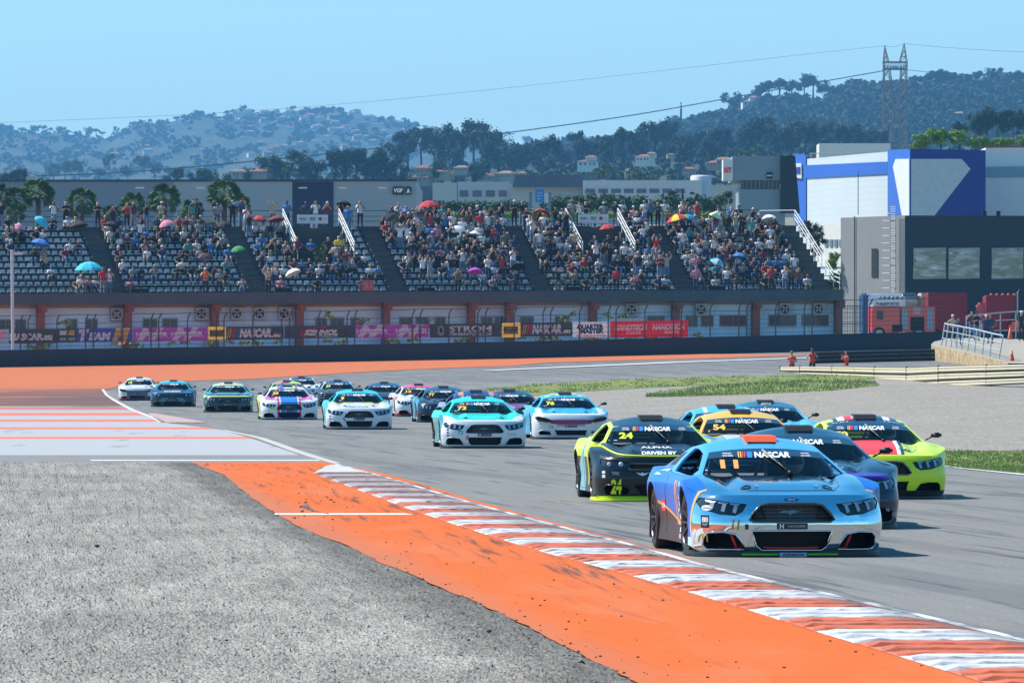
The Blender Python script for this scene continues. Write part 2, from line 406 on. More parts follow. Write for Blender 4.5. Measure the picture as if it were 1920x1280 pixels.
# --- infield on the right: gravel, grass
patch('gravel_trap', [(1480, 706), (1210, 716), (1080, 728), (960, 738), (935, 743), (985, 752), (1070, 768), (1150, 788), (1290, 806), (1560, 848), (1790, 877), (2000, 900)], [(2900, 706), (2900, 900)], M_GR, 2)
patch('grass_verge', [(1500, 703.6), (1210, 711), (1060, 719), (975, 723.5), (905, 731), (890, 738), (935, 742.5)], [(1640, 703.6), (1640, 712), (1470, 716), (1215, 728), (1040, 738), (985, 746)][:5] + [(1000, 742.5)], M_GRASS, 3)
patch('grass_tongue', [(1470, 716), (1300, 727), (1225, 737), (1210, 745)], [(1640, 716), (1650, 724), (1560, 733), (1420, 740), (1250, 745)], M_GRASS, 3)
patch('right_grass', [(1835, 846), (1650, 850), (1600, 853), (1680, 866), (1785, 877), (1960, 893)], [(2900, 846), (2900, 893)], M_GRASS, 3)
patch('infield_line', [(1640, 859), (1785, 877.5), (1930, 892.5), (2100, 911)], [(1650, 859), (1795, 877.5), (1955, 892.5), (2900, 911)], M_WHITE_LINE, 4)
patch('far_white_line', [(1745, 664.0), (1500, 672.0), (1250, 680.5), (1010, 691.0), (900, 696)], [(1760, 664.5), (1535, 672.0), (1290, 680.5), (1045, 691.0), (930, 696)], M_WHITE_LINE, 3)

# --- sawtooth kerb: teeth with a step towards the camera, three white then three red
def edge_at(E, y):
    lo, hi = 600.0, 1400.0
    v = 680 + 28000.0 / y; u = lerpt(v, [p[1] for p in E], [p[0] for p in E]); return (u - 960) * y / FP
mb = MB(); T = 4.77; tooth = T / 6; y = 40.35; i = 0
while y < 134.0:
    if y > 45.5:
        ym = y + tooth / 2; white = (math.floor((ym - 49.6 + T / 4) / (T / 2)) % 2 == 0)
        pass
        h = .034 + rng.uniform(-.004, .004)
        ya, yb = y, y + tooth
        def ex(E, q, d=0):
            if E is KL and q > 280000:
                t = (q - 28000 / 208.0) / 14.0; return edge_at(KL, 28000 / 208.0) + (edge_at(L, q) - edge_at(KL, q)) * 0 + t * .5
            return edge_at(E, q) + d
        la, lb = ex(KL, ya), ex(KL, yb); ra, rb = ex(L, ya, -.03), ex(L, yb, -.03)
        n = 14; vs = []
        for k in range(n + 1):
            t = k / n; hh = h * min(1, (1 - t) * 5) * (1 if t > .0 else .6) + .002
            j = lambda a: a * (noise.noise((y * 3, t * 7 + a, i)) if True else 0)
            w = .015 * noise.noise((t * 9, y * 5, 0)); w2 = .02 * noise.noise((t * 13, y * 5, 4))
            xa = la + (ra - la) * t; xb = lb + (rb - lb) * t
            vs += [(xa, ya + w, .011), (xa, ya + .03 + w, .011 + hh * (.75 + .5 * noise.noise((t * 11, y * 3, 2)))), (xa, ya + tooth * .38 + w2, .011 + hh), (xb, yb - .01 + w2, .012)]
        fs = []
        for k in range(n):
            for r in range(3): q = k * 4 + r; fs.append((q, q + 1, q + 5, q + 4) if True else None)
        fs.append((0, 3, 2, 1)); fs.append((4 * n, 4 * n + 1, 4 * n + 2, 4 * n + 3))
        mb.add(vs, fs, 0 if white else 1)
    y += tooth; i += 1
mkw = M('kerb_white_paint', (.58, .59, .61), .65); x, y_, z = mkw.coords(True)
mkw.mix(mkw.noise(3.5, mkw.vec(x * .7, y_ * 1.4), 5, .7).smooth(.45, .60) * .65, (.27, .24, .24)); mkw.scale_col(mkw.noise(9) * .3 + .82)
mkw.mix((x + y_ * .09 - 8.475 + mkw.noise(2.5, mkw.vec(x, y_ * .4)) * .5).smooth(-.25, .25) * (133.5 - y_).smooth(0, 1) * .75, (.22, .21, .21))
mkr = M('kerb_red_paint', (.56, .105, .035), .7); x, y_, z = mkr.coords(True)
mkr.mix(mkr.noise(3.0, mkr.vec(x * .8, y_ * 1.6), 5, .7).smooth(.48, .64) * .75, (.22, .075, .05)); mkr.scale_col(mkr.noise(7) * .5 + .75); mkr.mix((x + y_ * .09 - 8.475 + mkr.noise(2.5, mkr.vec(x, y_ * .4)) * .5).smooth(-.35, .2) * .8, (.13, .07, .06))
tip = [G(u_, v_, .014) for u_, v_ in ((587, 888), (640, 888.5), (690, 887.5), (664, 879), (630, 871), (612, 874))]; mb.add(tip, [tuple(range(6))], 0)
tag(mb.build('race_kerb', [mkw.done(), mkr.done()]), 'sawtooth kerb with alternating white and red blocks along the track edge', 'kerb')

# --- near gravel: a finely roughened sheet, real bumps
nr, nc = 400, 620
vv = 866.6 + (1296 - 866.6) * (np.arange(nr) / (nr - 1)); OLu = np.interp(vv, [p[1] for p in OL], [p[0] for p in OL])
D = 28000.0 / (vv - 680)
jg = np.array([7 * (v - 660) / 300 * (noise.noise((v * .11, 1.3, 0)) + .6 * noise.noise((v * .45, 7, 0))) for v in vv])
U = -40 + (OLu + 4 + jg * 1.0 + 40)[:, None] * (np.arange(nc) / (nc - 1))[None, :]
X = (U - 960) * D[:, None] / FP + rng.normal(0, .004, (nr, nc)); Y = np.repeat(D[:, None], nc, 1) * (1 + rng.normal(0, .0002, (nr, nc)))
def smooth2(a):
    return (a + np.roll(a, 1, 1) * .6 + np.roll(a, 1, 0) * .35) / 1.95
Z = smooth2(rng.normal(0, 1, (nr, nc))) * .0055 + .012
low = rng.normal(0, 1, (nr // 8 + 2, nc // 14 + 2)); li = np.arange(nr) / 8; lj = np.arange(nc) / 14
lw = np.array([np.interp(lj, np.arange(low.shape[1]), low[int(q)] * (1 - q % 1) + low[int(q) + 1] * (q % 1)) for q in li])
Z += lw * .008
mask = rng.random((nr, nc)) > .9975; Z[mask] += .03
edge = np.clip((OLu[:, None] + 4 - U) / 70, 0, 1); Z = Z * (.5 + .5 * edge) - .006 * (1 - edge)
Z[:, -1] = -.012
co = np.stack([X, Y, Z], 2).reshape(-1, 3).astype(np.float32)
me = bpy.data.meshes.new('gravel_field'); a = (np.arange(nr - 1)[:, None] * nc + np.arange(nc - 1)[None, :]).reshape(-1)
fc = np.stack([a, a + nc, a + nc + 1, a + 1], 1).astype(np.int32)
me.vertices.add(len(co)); me.vertices.foreach_set('co', co.reshape(-1)); me.loops.add(fc.size); me.loops.foreach_set('vertex_index', fc.reshape(-1))
me.polygons.add(len(fc)); me.polygons.foreach_set('loop_start', np.arange(0, fc.size, 4, dtype=np.int32)); me.update(calc_edges=True)
me.materials.append(M_GRN); tag(link('gravel_field', me), kind='stuff', label='grey gravel of the run-off in the left foreground', cat='gravel')

patch('gravel_apron', [(-900, 866.6), (-900, 1290)], [(-38, 866.6), (-38, 1290)], M_GRN, 1)
# --- loose stones on the orange paint and gravel
mb = MB()
def stone(mb, p, r, mi=0):
    bm = bmesh.new(); bmesh.ops.create_icosphere(bm, subdivisions=1, radius=r)
    o = random.random() * 99
    vs = [Vector((v.co.x * 1.3, v.co.y, v.co.z * .8)) * (1 + .35 * noise.noise(v.co * (2 / r) + Vector((o, 0, 0)))) + p for v in bm.verts]
    mb.add(vs, [tuple(q.index for q in f.verts) for f in bm.faces], mi); bm.free()
for _ in range(170):
    v = 880 + 395 * random.random(); u0 = lerpt(v, [p[1] for p in OL], [p[0] for p in OL]); u1 = lerpt(v, [p[1] for p in KL], [p[0] for p in KL])
    u = u0 + (u1 - u0) * random.random() ** 1.9; stone(mb, G(u, v, .012), random.choice((.004, .005, .007, .010)))
for _ in range(26):
    v = 915 + 60 * random.random(); stone(mb, G(540 + 90 * random.random(), v, .014), random.uniform(.008, .022))
for _ in range(40):
    v = 890 + 385 * random.random(); u1 = lerpt(v, [p[1] for p in OL], [p[0] for p in OL])
    stone(mb, G(u1 * random.random(), v, .025), random.uniform(.005, .011))
stone(mb, G(182, 1028, .03), .026); stone(mb, G(917, 1187, .02), .018)
tag(mb.build('loose_stones', mm('dark_stone', (.075, .07, .065), .9)), kind='stuff', label='dark loose stones and rubber crumbs on the run-off', cat='stones')

# --- grass blades as cover
def blades(name, regions, label):
    mb = MB()
    for (n, left, right, h) in regions:
        lv = [p[1] for p in left]; lu = [p[0] for p in left]; rv = [p[1] for p in right]; ru = [p[0] for p in right]
        for _ in range(n):
            v = lv[0] + (lv[-1] - lv[0]) * random.random(); a = lerpt(v, lv, lu); b = lerpt(v, rv, ru); u = a + (b - a) * random.random()
            p = G(u, v, 0); s = h * random.uniform(.5, 1.3) * (1 + .8 * noise.noise((p.x * .8, p.y * .1, 0))); an = random.random() * 6.28; w = .022 * p.y / 155
            d = Vector((math.cos(an), math.sin(an) * .3, 0)) * w; q = Vector((random.uniform(-.4, .4), random.uniform(-.4, .4), 1)) * s
            c = 0 if random.random() < .55 else (1 if random.random() < .8 else 2)
            mb.add([p - d, p + d, p + q], [(0, 1, 2)], c)
    tag(mb.build(name, [mm('grass_blade', (.28, .38, .08), .8), mm('dry_blade', (.36, .35, .15), .8), mm('yellow_flower', (.62, .55, .10), .8)]), label=label, cat='grass', kind='stuff')
blades('grass_blades', [(9000, [(1835, 846), (1650, 850), (1600, 853), (1785, 877), (1960, 893)], [(2000, 846), (2000, 893)], .05)], 'short grass strip beside the track at the right edge')
blades('infield_grass', [(5200, [(1500, 704), (1210, 711), (1060, 719), (975, 723.5), (905, 731), (890, 738)], [(1640, 704), (1640, 712), (1470, 716), (1215, 728), (1040, 738)], .09),
                         (4200, [(1470, 716), (1300, 727), (1225, 737), (1210, 745)], [(1640, 716), (1650, 724), (1560, 733), (1420, 740), (1250, 745)], .13)], 'green grass tongues with dry patches behind the cars on the infield')
# ================================================================== STOCK CARS
# car space: x across, front at -y, z up
PLAN = [(0, -2.46), (.30, -2.45), (.55, -2.41), (.76, -2.32), (.895, -2.14), (.955, -1.90), (.975, -1.6), (.965, -1.2), (.945, -.7), (.935, 0), (.945, .7), (.975, 1.2), (.985, 1.6), (.965, 1.95), (.90, 2.26), (.76, 2.42), (.45, 2.47), (0, 2.48)]
def catmull(P, n):
    out = []
    for i in range(len(P) - 1):
        p0 = P[max(i - 1, 0)] if i > 0 else (-P[1][0], P[1][1]); p1 = P[i]; p2 = P[i + 1]; p3 = P[i + 2] if i + 2 < len(P) else (-P[-2][0], P[-2][1])
        for k in range(n):
            t = k / n
            out.append(tuple(.5 * ((2 * b) + (-a + c) * t + (2 * a - 5 * b + 4 * c - d) * t * t + (-a + 3 * b - 3 * c + d) * t ** 3) for a, b, c, d in zip(p0, p1, p2, p3)))
    out.append(P[-1]); return out
def resample(P, step):
    out = [P[0]]; acc = 0
    for a, b in zip(P, P[1:]):
        d = math.dist(a, b)
        while acc + d >= step:
            t = (step - acc) / d; a = tuple(p + (q - p) * t for p, q in zip(a, b)); d = math.dist(a, b); out.append(a); acc = 0
        acc += d
    if math.dist(out[-1], P[-1]) > step * .4: out.append(P[-1])
    else: out[-1] = P[-1]
    return out
HALF = resample(catmull(PLAN, 12), .036)
OUT = HALF + [(-x, y) for x, y in HALF[-2:0:-1]]
def sm(a, b, x):
    t = min(max((x - a) / (b - a), 0), 1); return t * t * (3 - 2 * t)
def gauss(x, c, s): return math.exp(-((x - c) / s) ** 2)
def shoulder(x, y):
    return lerpt(y, (-2.46, -2.3, -2.1, -1.85, -1.5, -1.0, 0, .8, 1.5, 2.1, 2.48), (.640, .635, .645, .70, .755, .785, .80, .82, .855, .87, .865))
def prof(z, x, y, kind):
    """how far the side bulges outwards at height z"""
    f = sm(-1.6, -2.2, y); r = sm(2.0, 2.35, y)
    front = lerpt(z, (.0, .06, .12, .25, .34, .44, .53, .60, .66), (-.03, -.015, .01, .035, .045, .03, .0, -.035, -.08))
    if kind == 'saloon': front = lerpt(z, (.0, .08, .18, .3, .42, .5, .57, .66), (-.03, .0, .02, .03, .03, .02, -.01, -.07))
    side = lerpt(z, (.0, .1, .2, .34, .5, .62, .72, .80, .9), (-.02, -.01, -.012, -.022, -.01, .004, .0, -.03, -.075))
    fl = .022 * max(gauss(y, -1.45, .42), gauss(y, 1.38, .45)) * sm(.2, .55, z) 
    return f * front + (1 - f) * (side + fl)
def htop(x, y):
    ax = abs(x)
    h = lerpt(y, (-2.46, -2.35, -2.15, -1.8, -1.3, -.95, -.5, 1.6, 2.0, 2.4), (.640, .662, .690, .735, .780, .808, .82, .86, .885, .88))
    h += .030 * sm(-2.3, -1.9, y) * sm(-.5, -1.0, y) * gauss(ax, .74, .15)          # fender crowns
    h += .026 * sm(-2.36, -1.9, y) * (1 - sm(.40, .47, ax)) * sm(-.7, -1.2, y)         # raised bonnet centre
    h -= .020 * sm(-2.25, -1.8, y) * gauss(ax, .56, .07) * sm(-.8, -1.2, y)
    t = sm(-.93, -.86, y) * (1 - sm(1.62, 1.72, y)) * (1 - sm(.64, .70, ax))
    return h * (1 - t) + .40 * t
def body_mesh(kind):
    rows = []; NZ = 20; NC = 22; N = len(OUT)
    nrm = []
    for i in range(N):
        a = OUT[i - 1]; b = OUT[(i + 1) % N]; d = math.hypot(b[0] - a[0], b[1] - a[1]); nrm.append(((b[1] - a[1]) / d, -(b[0] - a[0]) / d))
    V = []
    for r in range(NZ + 1):
        t = r / NZ
        for i, (x, y) in enumerate(OUT):
            zs = shoulder(x, y); z0 = .055 + .06 * sm(-2.2, -1.8, y)
            z = z0 + (zs - z0) * t; o = prof(z, x, y, kind); V.append((x + nrm[i][0] * o, y + nrm[i][1] * o, z))
    top = V[-N:]
    for r in range(1, NC + 1):
        k = (r / NC); kk = k ** 1.35
        for i, (x, y, z) in enumerate(top):
            cy = max(min(y, 1.2), -.6) * .98; s = 1 - kk * .999
            X = x * s; Y = cy + (y - cy) * s if abs(y - cy) > 1e-6 else y
            f = 1 - (1 - min(1, k * 2.1)) ** 2.4
            V.append((X, Y, z + (htop(X, Y) - z) * f))
    F = []
    for r in range(NZ + NC):
        for i in range(N):
            j = (i + 1) % N; F.append((r * N + i, r * N + j, (r + 1) * N + j, (r + 1) * N + i))
    # close the spine with strips between mirrored points, and the bottom
    last = (NZ + NC) * N; H = len(HALF)
    for i in range(0, H - 1):
        a = i; b = i + 1; am = (N - i) % N; bm_ = (N - i - 1) % N
        f = [last + a, last + b, last + bm_, last + am]; f = list(dict.fromkeys(f))
        if len(f) > 2: F.append(tuple(f))
        g = [a, am, bm_, b]; g = list(dict.fromkeys(g))
        if len(g) > 2: F.append(tuple(g))
    return V, F
def mirror(poly): return [(-x, z) for x, z in poly[::-1]]
# openings of the front, as seen from ahead (x, z)
FRONT = {
 'coupe': dict(
    grille=[(-.425, .385), (-.385, .365), (.385, .365), (.425, .385), (.385, .455), (.31, .535), (.22, .552), (-.22, .552), (-.31, .535), (-.385, .455)],
    mouth=[(-.30, .072), (.30, .072), (.355, .115), (.400, .272), (-.400, .272), (-.355, .115)],
    duct=[(.465, .080), (.82, .080), (.865, .125), (.855, .215), (.82, .255), (.68, .262), (.555, .238), (.495, .16)],
    lamp=[(.445, .545), (.66, .572), (.88, .612), (.915, .565), (.88, .495), (.72, .440), (.56, .425), (.49, .465)]),
 'muscle': dict(
    grille=[(-.50, .46), (.50, .46), (.47, .545), (-.47, .545)],
    mouth=[(-.33, .085), (.33, .085), (.42, .22), (.40, .25), (-.40, .25), (-.42, .22)],
    duct=[(.52, .09), (.80, .09), (.84, .20), (.80, .24), (.56, .23), (.49, .18)],
    lamp=[(.50, .49), (.50, .565), (.68, .60), (.87, .61), (.88, .54), (.80, .49), (.64, .465)]),
 'saloon': dict(
    grille=[(-.50, .425), (-.30, .40), (.30, .40), (.50, .425), (.56, .50), (-.56, .50)],
    mouth=[(-.36, .10), (.36, .10), (.42, .25), (-.42, .25)],
    duct=[(.50, .11), (.78, .11), (.82, .20), (.74, .24), (.52, .22)],
    lamp=[(.50, .50), (.62, .555), (.84, .60), (.90, .57), (.85, .50), (.66, .46), (.54, .46)]) }
M_IN = mm('dark_inner_panel', (.010, .010, .011), .7)
def boolean_body(kind):
    V, F = body_mesh(kind); mb = MB().add(V, F)
    bm = bmesh.new(); bm.from_mesh(mb.mesh('b', [M_IN, M_IN])); bmesh.ops.remove_doubles(bm, verts=bm.verts[:], dist=1e-5)
    bmesh.ops.recalc_face_normals(bm, faces=bm.faces[:]); me = bpy.data.meshes.new('stock_body'); bm.to_mesh(me); bm.free()
    me.materials.append(bpy.data.materials.new('slot0')); me.materials.append(M_IN)
    body = link('tmp_body', me)
    c = MB(); Fd = FRONT[kind]
    dep = {'grille': .10, 'mouth': .22, 'duct': .20, 'lamp': .05}
    for k, poly in Fd.items():
        for q in ([poly] if k in ('grille', 'mouth') else [poly, mirror(poly)]):
            cx = sum(p[0] for p in q) / len(q)
            yb = {'grille': -2.33, 'mouth': -2.20, 'duct': -1.98, 'lamp': -2.12}[k]
            # slanting back for the corner lamps and ducts
            def xf(p, k=k):
                x, y, z = p
                if k in ('lamp', 'duct') and y > -2.6: y += (abs(x) - .66) * (.95 if k == 'lamp' else .75)
                if k == 'grille' and y > -2.6: y += .05 * (abs(x) / .4) ** 2 + (z - .45) * .25
                return (x, y, z)
            c.prism(q, -2.75, yb, 0, xf)
    for yc in (-1.45, 1.35):
        for s in (-1, 1):
            n = 36; pts = [(yc + .385 * math.cos(2 * math.pi * i / n), .335 + .385 * math.sin(2 * math.pi * i / n)) for i in range(n)]
            x0, x1 = (.60, 1.2) if s > 0 else (-1.2, -.60)
            c.add([(x0, a, b) for a, b in pts] + [(x1, a, b) for a, b in pts], [tuple(range(n)), tuple(range(2 * n - 1, n - 1, -1))] + [(i, i + n, (i + 1) % n + n, (i + 1) % n) for i in range(n)])
    bm = bmesh.new(); bm.from_mesh(c.mesh('c', [M_IN])); bmesh.ops.recalc_face_normals(bm, faces=bm.faces[:]); cm = bpy.data.meshes.new('c'); bm.to_mesh(cm); bm.free()
    cm.materials.append(M_IN); cut = link('tmp_cut', cm)
    md = body.modifiers.new('b', 'BOOLEAN'); md.object = cut; md.operation = 'DIFFERENCE'; md.solver = 'EXACT'; md.material_mode = 'TRANSFER'; md.use_self = False
    bpy.context.view_layer.update(); dg = bpy.context.evaluated_depsgraph_get()
    out = bpy.data.meshes.new_from_object(body.evaluated_get(dg)); out.name = 'stock_body'
    bvh0 = BVHTree.FromPolygons([v.co for v in me.vertices], [tuple(p.vertices) for p in me.polygons])
    mats = [m.name if m else '' for m in out.materials]
    inner = {i for i, m in enumerate(mats) if m.startswith('dark_inner')}
    # cabin tub black too
    mi = [1 if (p.material_index in inner or (abs(p.center.x) < .72 and -.92 < p.center.y < 1.70 and p.center.z < shoulder(0, p.center.y) - .06 and p.center.z > .35 and abs(p.normal.z) > -1 and abs(p.center.x) < .72 and p.center.z < htop(.72, p.center.y) - .03)) else 0 for p in out.polygons]
    out.materials.clear(); out.materials.append(None); out.materials.append(M_IN)
    out.polygons.foreach_set('material_index', mi); out.polygons.foreach_set('use_smooth', [True] * len(mi)); out.set_sharp_from_angle(angle=rad(32))
    bpy.data.objects.remove(body); bpy.data.objects.remove(cut)
    return out, bvh0
# --- greenhouse (roof, pillars) as stations along y; each: side from base to roof edge, then across
def gh_station(y):
    xb = lerpt(y, (-1.06, -.5, .5, 1.2, 2.05), (.815, .835, .84, .845, .80)); zb = lerpt(y, (-1.06, 0, 1.0, 2.05), (.780, .80, .82, .865))
    if y <= -.12: h = (y + 1.06) / .94; xr = .790 + (.585 - .790) * h; zr = .790 + (1.062 - .790) * h ** .95; cr = .022 + .028 * h
    elif y <= 1.0: xr = lerpt(y, (-.12, .3, 1.0), (.585, .575, .59)); zr = 1.062 + .072 * sm(-.35, .45, y) - .072 * sm(-.35, .45, -.12) - .02 * sm(.5, 1.0, y); cr = .050 + .040 * sm(-.2, .35, y) - .02 * sm(.5, 1.0, y)
    else: h = (y - 1.0) / 1.05; xr = .59 + .16 * h; zr = 1.102 + (.882 - 1.102) * h ** 1.15; cr = .07 - .045 * h
    return xb, zb, xr, zr, cr
GY = [-1.06 + .94 * i / 16 for i in range(17)] + [-.12 + 1.12 * i / 16 for i in range(1, 17)] + [1.0 + 1.05 * i / 14 for i in range(1, 15)]
NS, NT = 10, 18
def gh_pt(y, q, s):
    """q in 0..1 side, 1..2 from roof edge to centre; s = side sign"""
    xb, zb, xr, zr, cr = gh_station(y)
    if q <= 1:
        x = xb + (xr - xb) * q; z = zb + (zr - zb) * q; bul = .030 * math.sin(math.pi * q) * (zr - zb) / .33
        x += bul; x, z = x, z
        # round into the roof
        return (s * x, y, z)
    t = q - 1; ys = y
    x = xr * (1 - t); z = zr + cr * (1 - (x / xr) ** 2 * .999) if xr else zr
    fw = 0.0
    # windscreen base bows forward in the middle
    if y < -.12: fw = -.13 * (1 - (x / xr) ** 2) * (1 - (y + 1.06) / .94) ** .8 - .03 * (1 - (x / xr) ** 2) * ((y + 1.06) / .94)
    if -.12 <= y < .2: fw = -.03 * (1 - (x / xr) ** 2) * (1 - (y + .12) / .32)
    return (s * x, y + fw, z)
QS = [i / NS for i in range(NS + 1)] + [1 + i / NT for i in range(1, NT + 1)]
def gh_build():
    NQ = len(QS); pts = {}
    roof = MB(); glass = MB(); strip = MB(); rear = MB(); quarter = MB(); quarter2 = MB()
    idx = {}
    for s in (1, -1):
        for a, y in enumerate(GY):
            for b, q in enumerate(QS): pts[s, a, b] = gh_pt(y, q, s)
    def q4(s, a, b):
        f = [pts[s, a, b], pts[s, a, b + 1], pts[s, a + 1, b + 1], pts[s, a + 1, b]]
        return f if s > 0 else f[::-1]
    for s in (1, -1):
        for a in range(len(GY) - 1):
            yc = (GY[a] + GY[a + 1]) / 2
            for b in range(NQ - 1):
                qc = (QS[b] + QS[b + 1]) / 2; f = q4(s, a, b); t = roof; mi = 0
                if qc > 1 + 1.0 / NT and a < 15:
                    t = strip if (a >= 11) else glass
                elif qc > 1 + 1.0 / NT and 1.06 < yc < 1.93: t = rear
                elif .1 < qc < .9 and -.78 < yc < .66:
                    t = None
                elif .25 < qc < .82 and .93 < yc < 1.40: t = quarter if s > 0 else quarter2
                if t is not None: t.add(f, [(0, 1, 2, 3)], mi)
    def fin(mb, th=None):
        bm = bmesh.new(); bm.from_mesh(mb.mesh('g', [M_IN])); bmesh.ops.remove_doubles(bm, verts=bm.verts[:], dist=1e-4); bmesh.ops.recalc_face_normals(bm, faces=bm.faces[:])
        if th:
            bm.normal_update()
            # make sure normals point up and out
            c = sum((f.normal.z for f in bm.faces))
            if c < 0: bmesh.ops.reverse_faces(bm, faces=bm.faces[:])
            bmesh.ops.solidify(bm, geom=bm.faces[:], thickness=th)
        me = bpy.data.meshes.new('g'); bm.to_mesh(me); bm.free(); me.polygons.foreach_set('use_smooth', [True] * len(me.polygons)); me.set_sharp_from_angle(angle=rad(40)); me.materials.clear(); return me
    return fin(roof, .022), fin(glass), fin(strip, .003), fin(rear), fin(quarter, .004), fin(quarter2, .004)
GH_ROOF, GH_GLASS, GH_STRIP, GH_REAR, GH_QUARTER, GH_QUARTER2 = gh_build()
# combined tree for projecting decals (body without cut-outs, roof, glass)
def tree_of(bodybv, kind):
    V, F = body_mesh(kind); o = len(V); allv = [Vector(v) for v in V]; allf = [tuple(f) for f in F]
    for me in (GH_ROOF, GH_GLASS, GH_STRIP, GH_REAR, GH_QUARTER):
        allv += [v.co.copy() for v in me.vertices]; allf += [tuple(i + o for i in p.vertices) for p in me.polygons]; o = len(allv)
    return BVHTree.FromPolygons(allv, allf)
BODIES = {}
for kind in ('coupe', 'muscle', 'saloon'):
    me, bv = boolean_body(kind); BODIES[kind] = (me, tree_of(bv, kind))
def pf(kind, off=.004, lim=None):
    t = BODIES[kind][1]
    def f(x, z):
        h = t.ray_cast(Vector((x, -4, z)), Vector((0, 1, 0)))
        return None if h[0] is None or h[0].y > -.05 + .3 else (h[0].x, h[0].y - off, h[0].z + off * .3)
    return f
def pt(kind, off=.004):
    t = BODIES[kind][1]
    def f(x, y):
        h = t.ray_cast(Vector((x, y, 3)), Vector((0, 0, -1))); return None if h[0] is None else (h[0].x, h[0].y - off * .2, h[0].z + off)
    return f
def ps(kind, s=-1, off=.004):
    """side: a along y, b height"""
    t = BODIES[kind][1]
    def f(a, b):
        h = t.ray_cast(Vector((s * 3, a, b)), Vector((-s, 0, 0))); return None if h[0] is None else (h[0].x + s * off, h[0].y, h[0].z)
    return f
# --- materials shared by all cars
M_GLASS = M('windscreen_glass', (.02, .025, .03), .03, spec=.6); g = M_GLASS
mixn = g.nt.nodes.new('ShaderNodeMixShader'); tr = g.nt.nodes.new('ShaderNodeBsdfTransparent'); tr.inputs[0].default_value = (.62, .66, .70, 1)
gl = g.nt.nodes.new('ShaderNodeBsdfGlossy'); gl.inputs['Roughness'].default_value = .02; gl.inputs[0].default_value = (.24, .25, .26, 1)
fr = g.nt.nodes.new('ShaderNodeFresnel'); fr.inputs[0].default_value = 1.52
g.nt.links.new(fr.outputs[0], mixn.inputs[0]); g.nt.links.new(tr.outputs[0], mixn.inputs[1]); g.nt.links.new(gl.outputs[0], mixn.inputs[2])
g.nt.links.new(mixn.outputs[0], g.nt.nodes['Material Output'].inputs['Surface']); M_GLASS = g.mat
M_TYRE = mm('tyre_rubber', (.018, .018, .019), .75); M_RIM = mm('dark_wheel_rim', (.10, .10, .11), .35, metallic=.8, amt=.05)
M_CAGE = mm('grey_cage_tube', (.22, .23, .25), .4, metallic=.3); M_CAGEW = mm('pale_cage_tube', (.55, .56, .58), .5)
M_BLK = mm('black_plastic', (.012, .012, .014), .45); M_MESHG = M('grille_mesh', (.03, .032, .035), .5); x, y, z = M_MESHG.coords()
M_MESHG.mix(((z * 28).frac() > .55) | ((x * 9 + (z * 14).frac() * 0).frac() > .93), (.09, .095, .105)); M_MESHG = M_MESHG.done()
M_LENS = mm('lamp_lens', (.50, .58, .66), .12, coat=1.0, metallic=.2, amt=.1); M_LAMPBAR = mm('lamp_bar', (.30, .42, .55), .2, coat=1, amt=.1)
M_NAVY = mm('navy_sunstrip', (.006, .014, .035), .3, coat=.6, amt=.05); M_WH = mm('white_lettering', (.82, .83, .85), .5, amt=.03)
M_YEL = mm('yellow_mark', (.85, .52, .04), .5, amt=.03); M_RED = mm('red_mark', (.72, .04, .05), .5, amt=.03); M_BLU = mm('blue_mark', (.02, .22, .75), .5, amt=.03)
M_CHR = mm('chrome_trim', (.75, .77, .8), .12, metallic=1.0, amt=.03); M_ORM = mm('orange_lettering', (.78, .34, .07), .5, amt=.03); M_GREYM = mm('grey_lettering', (.45, .47, .5), .5, amt=.03)
M_SKINC = mm('skin', (.42, .24, .16), .6)
def mk_wheel():
    t = MB().lathe([(.20, -.12), (.235, -.145), (.315, -.145), (.333, -.125), (.335, 0), (.333, .125), (.315, .145), (.235, .145), (.20, .12)], 40, axis='x')
    r = MB().lathe([(.235, -.15), (.228, -.142), (.215, -.06), (.205, .0), (.228, .142), (.235, .15)], 36, axis='x')
    for k in range(10):
        a = 2 * math.pi * k / 10; ca, sa = math.cos(a), math.sin(a)
        for sgn in (-1, 1):
            r.tube([(sgn * .10, ca * .05, sa * .05), (sgn * .125, ca * .13, sa * .13), (sgn * .135, ca * .22, sa * .22)], [.018, .014, .017], 5)
    for sgn in (-1, 1): r.lathe([(.0, sgn * .13), (.045, sgn * .128), (.055, sgn * .10), (.055, 0)], 16, axis='x')
    r.lathe([(.0, .02), (.2, .02), (.2, -.02), (0, -.02)], 24, axis='x', mi=1)
    return t.mesh('tyre', M_TYRE, angle=40), r.mesh('rim', [M_RIM, M_BLK], angle=35)
TYRE, RIM = mk_wheel()
def put_marks(mb, kind, c, w, h, proj):
    """little two-line sponsor plate with thin outline"""
    a, b = c
    for (p, q, r, s) in ((-w / 2, h / 2, w, .003), (-w / 2, -h / 2, w, .003)): put_poly(mb, [(a + p, b + q), (a + p + r, b + q), (a + p + r, b + q + s), (a + p, b + q + s)], proj, 0, .06)
SHARED = {}
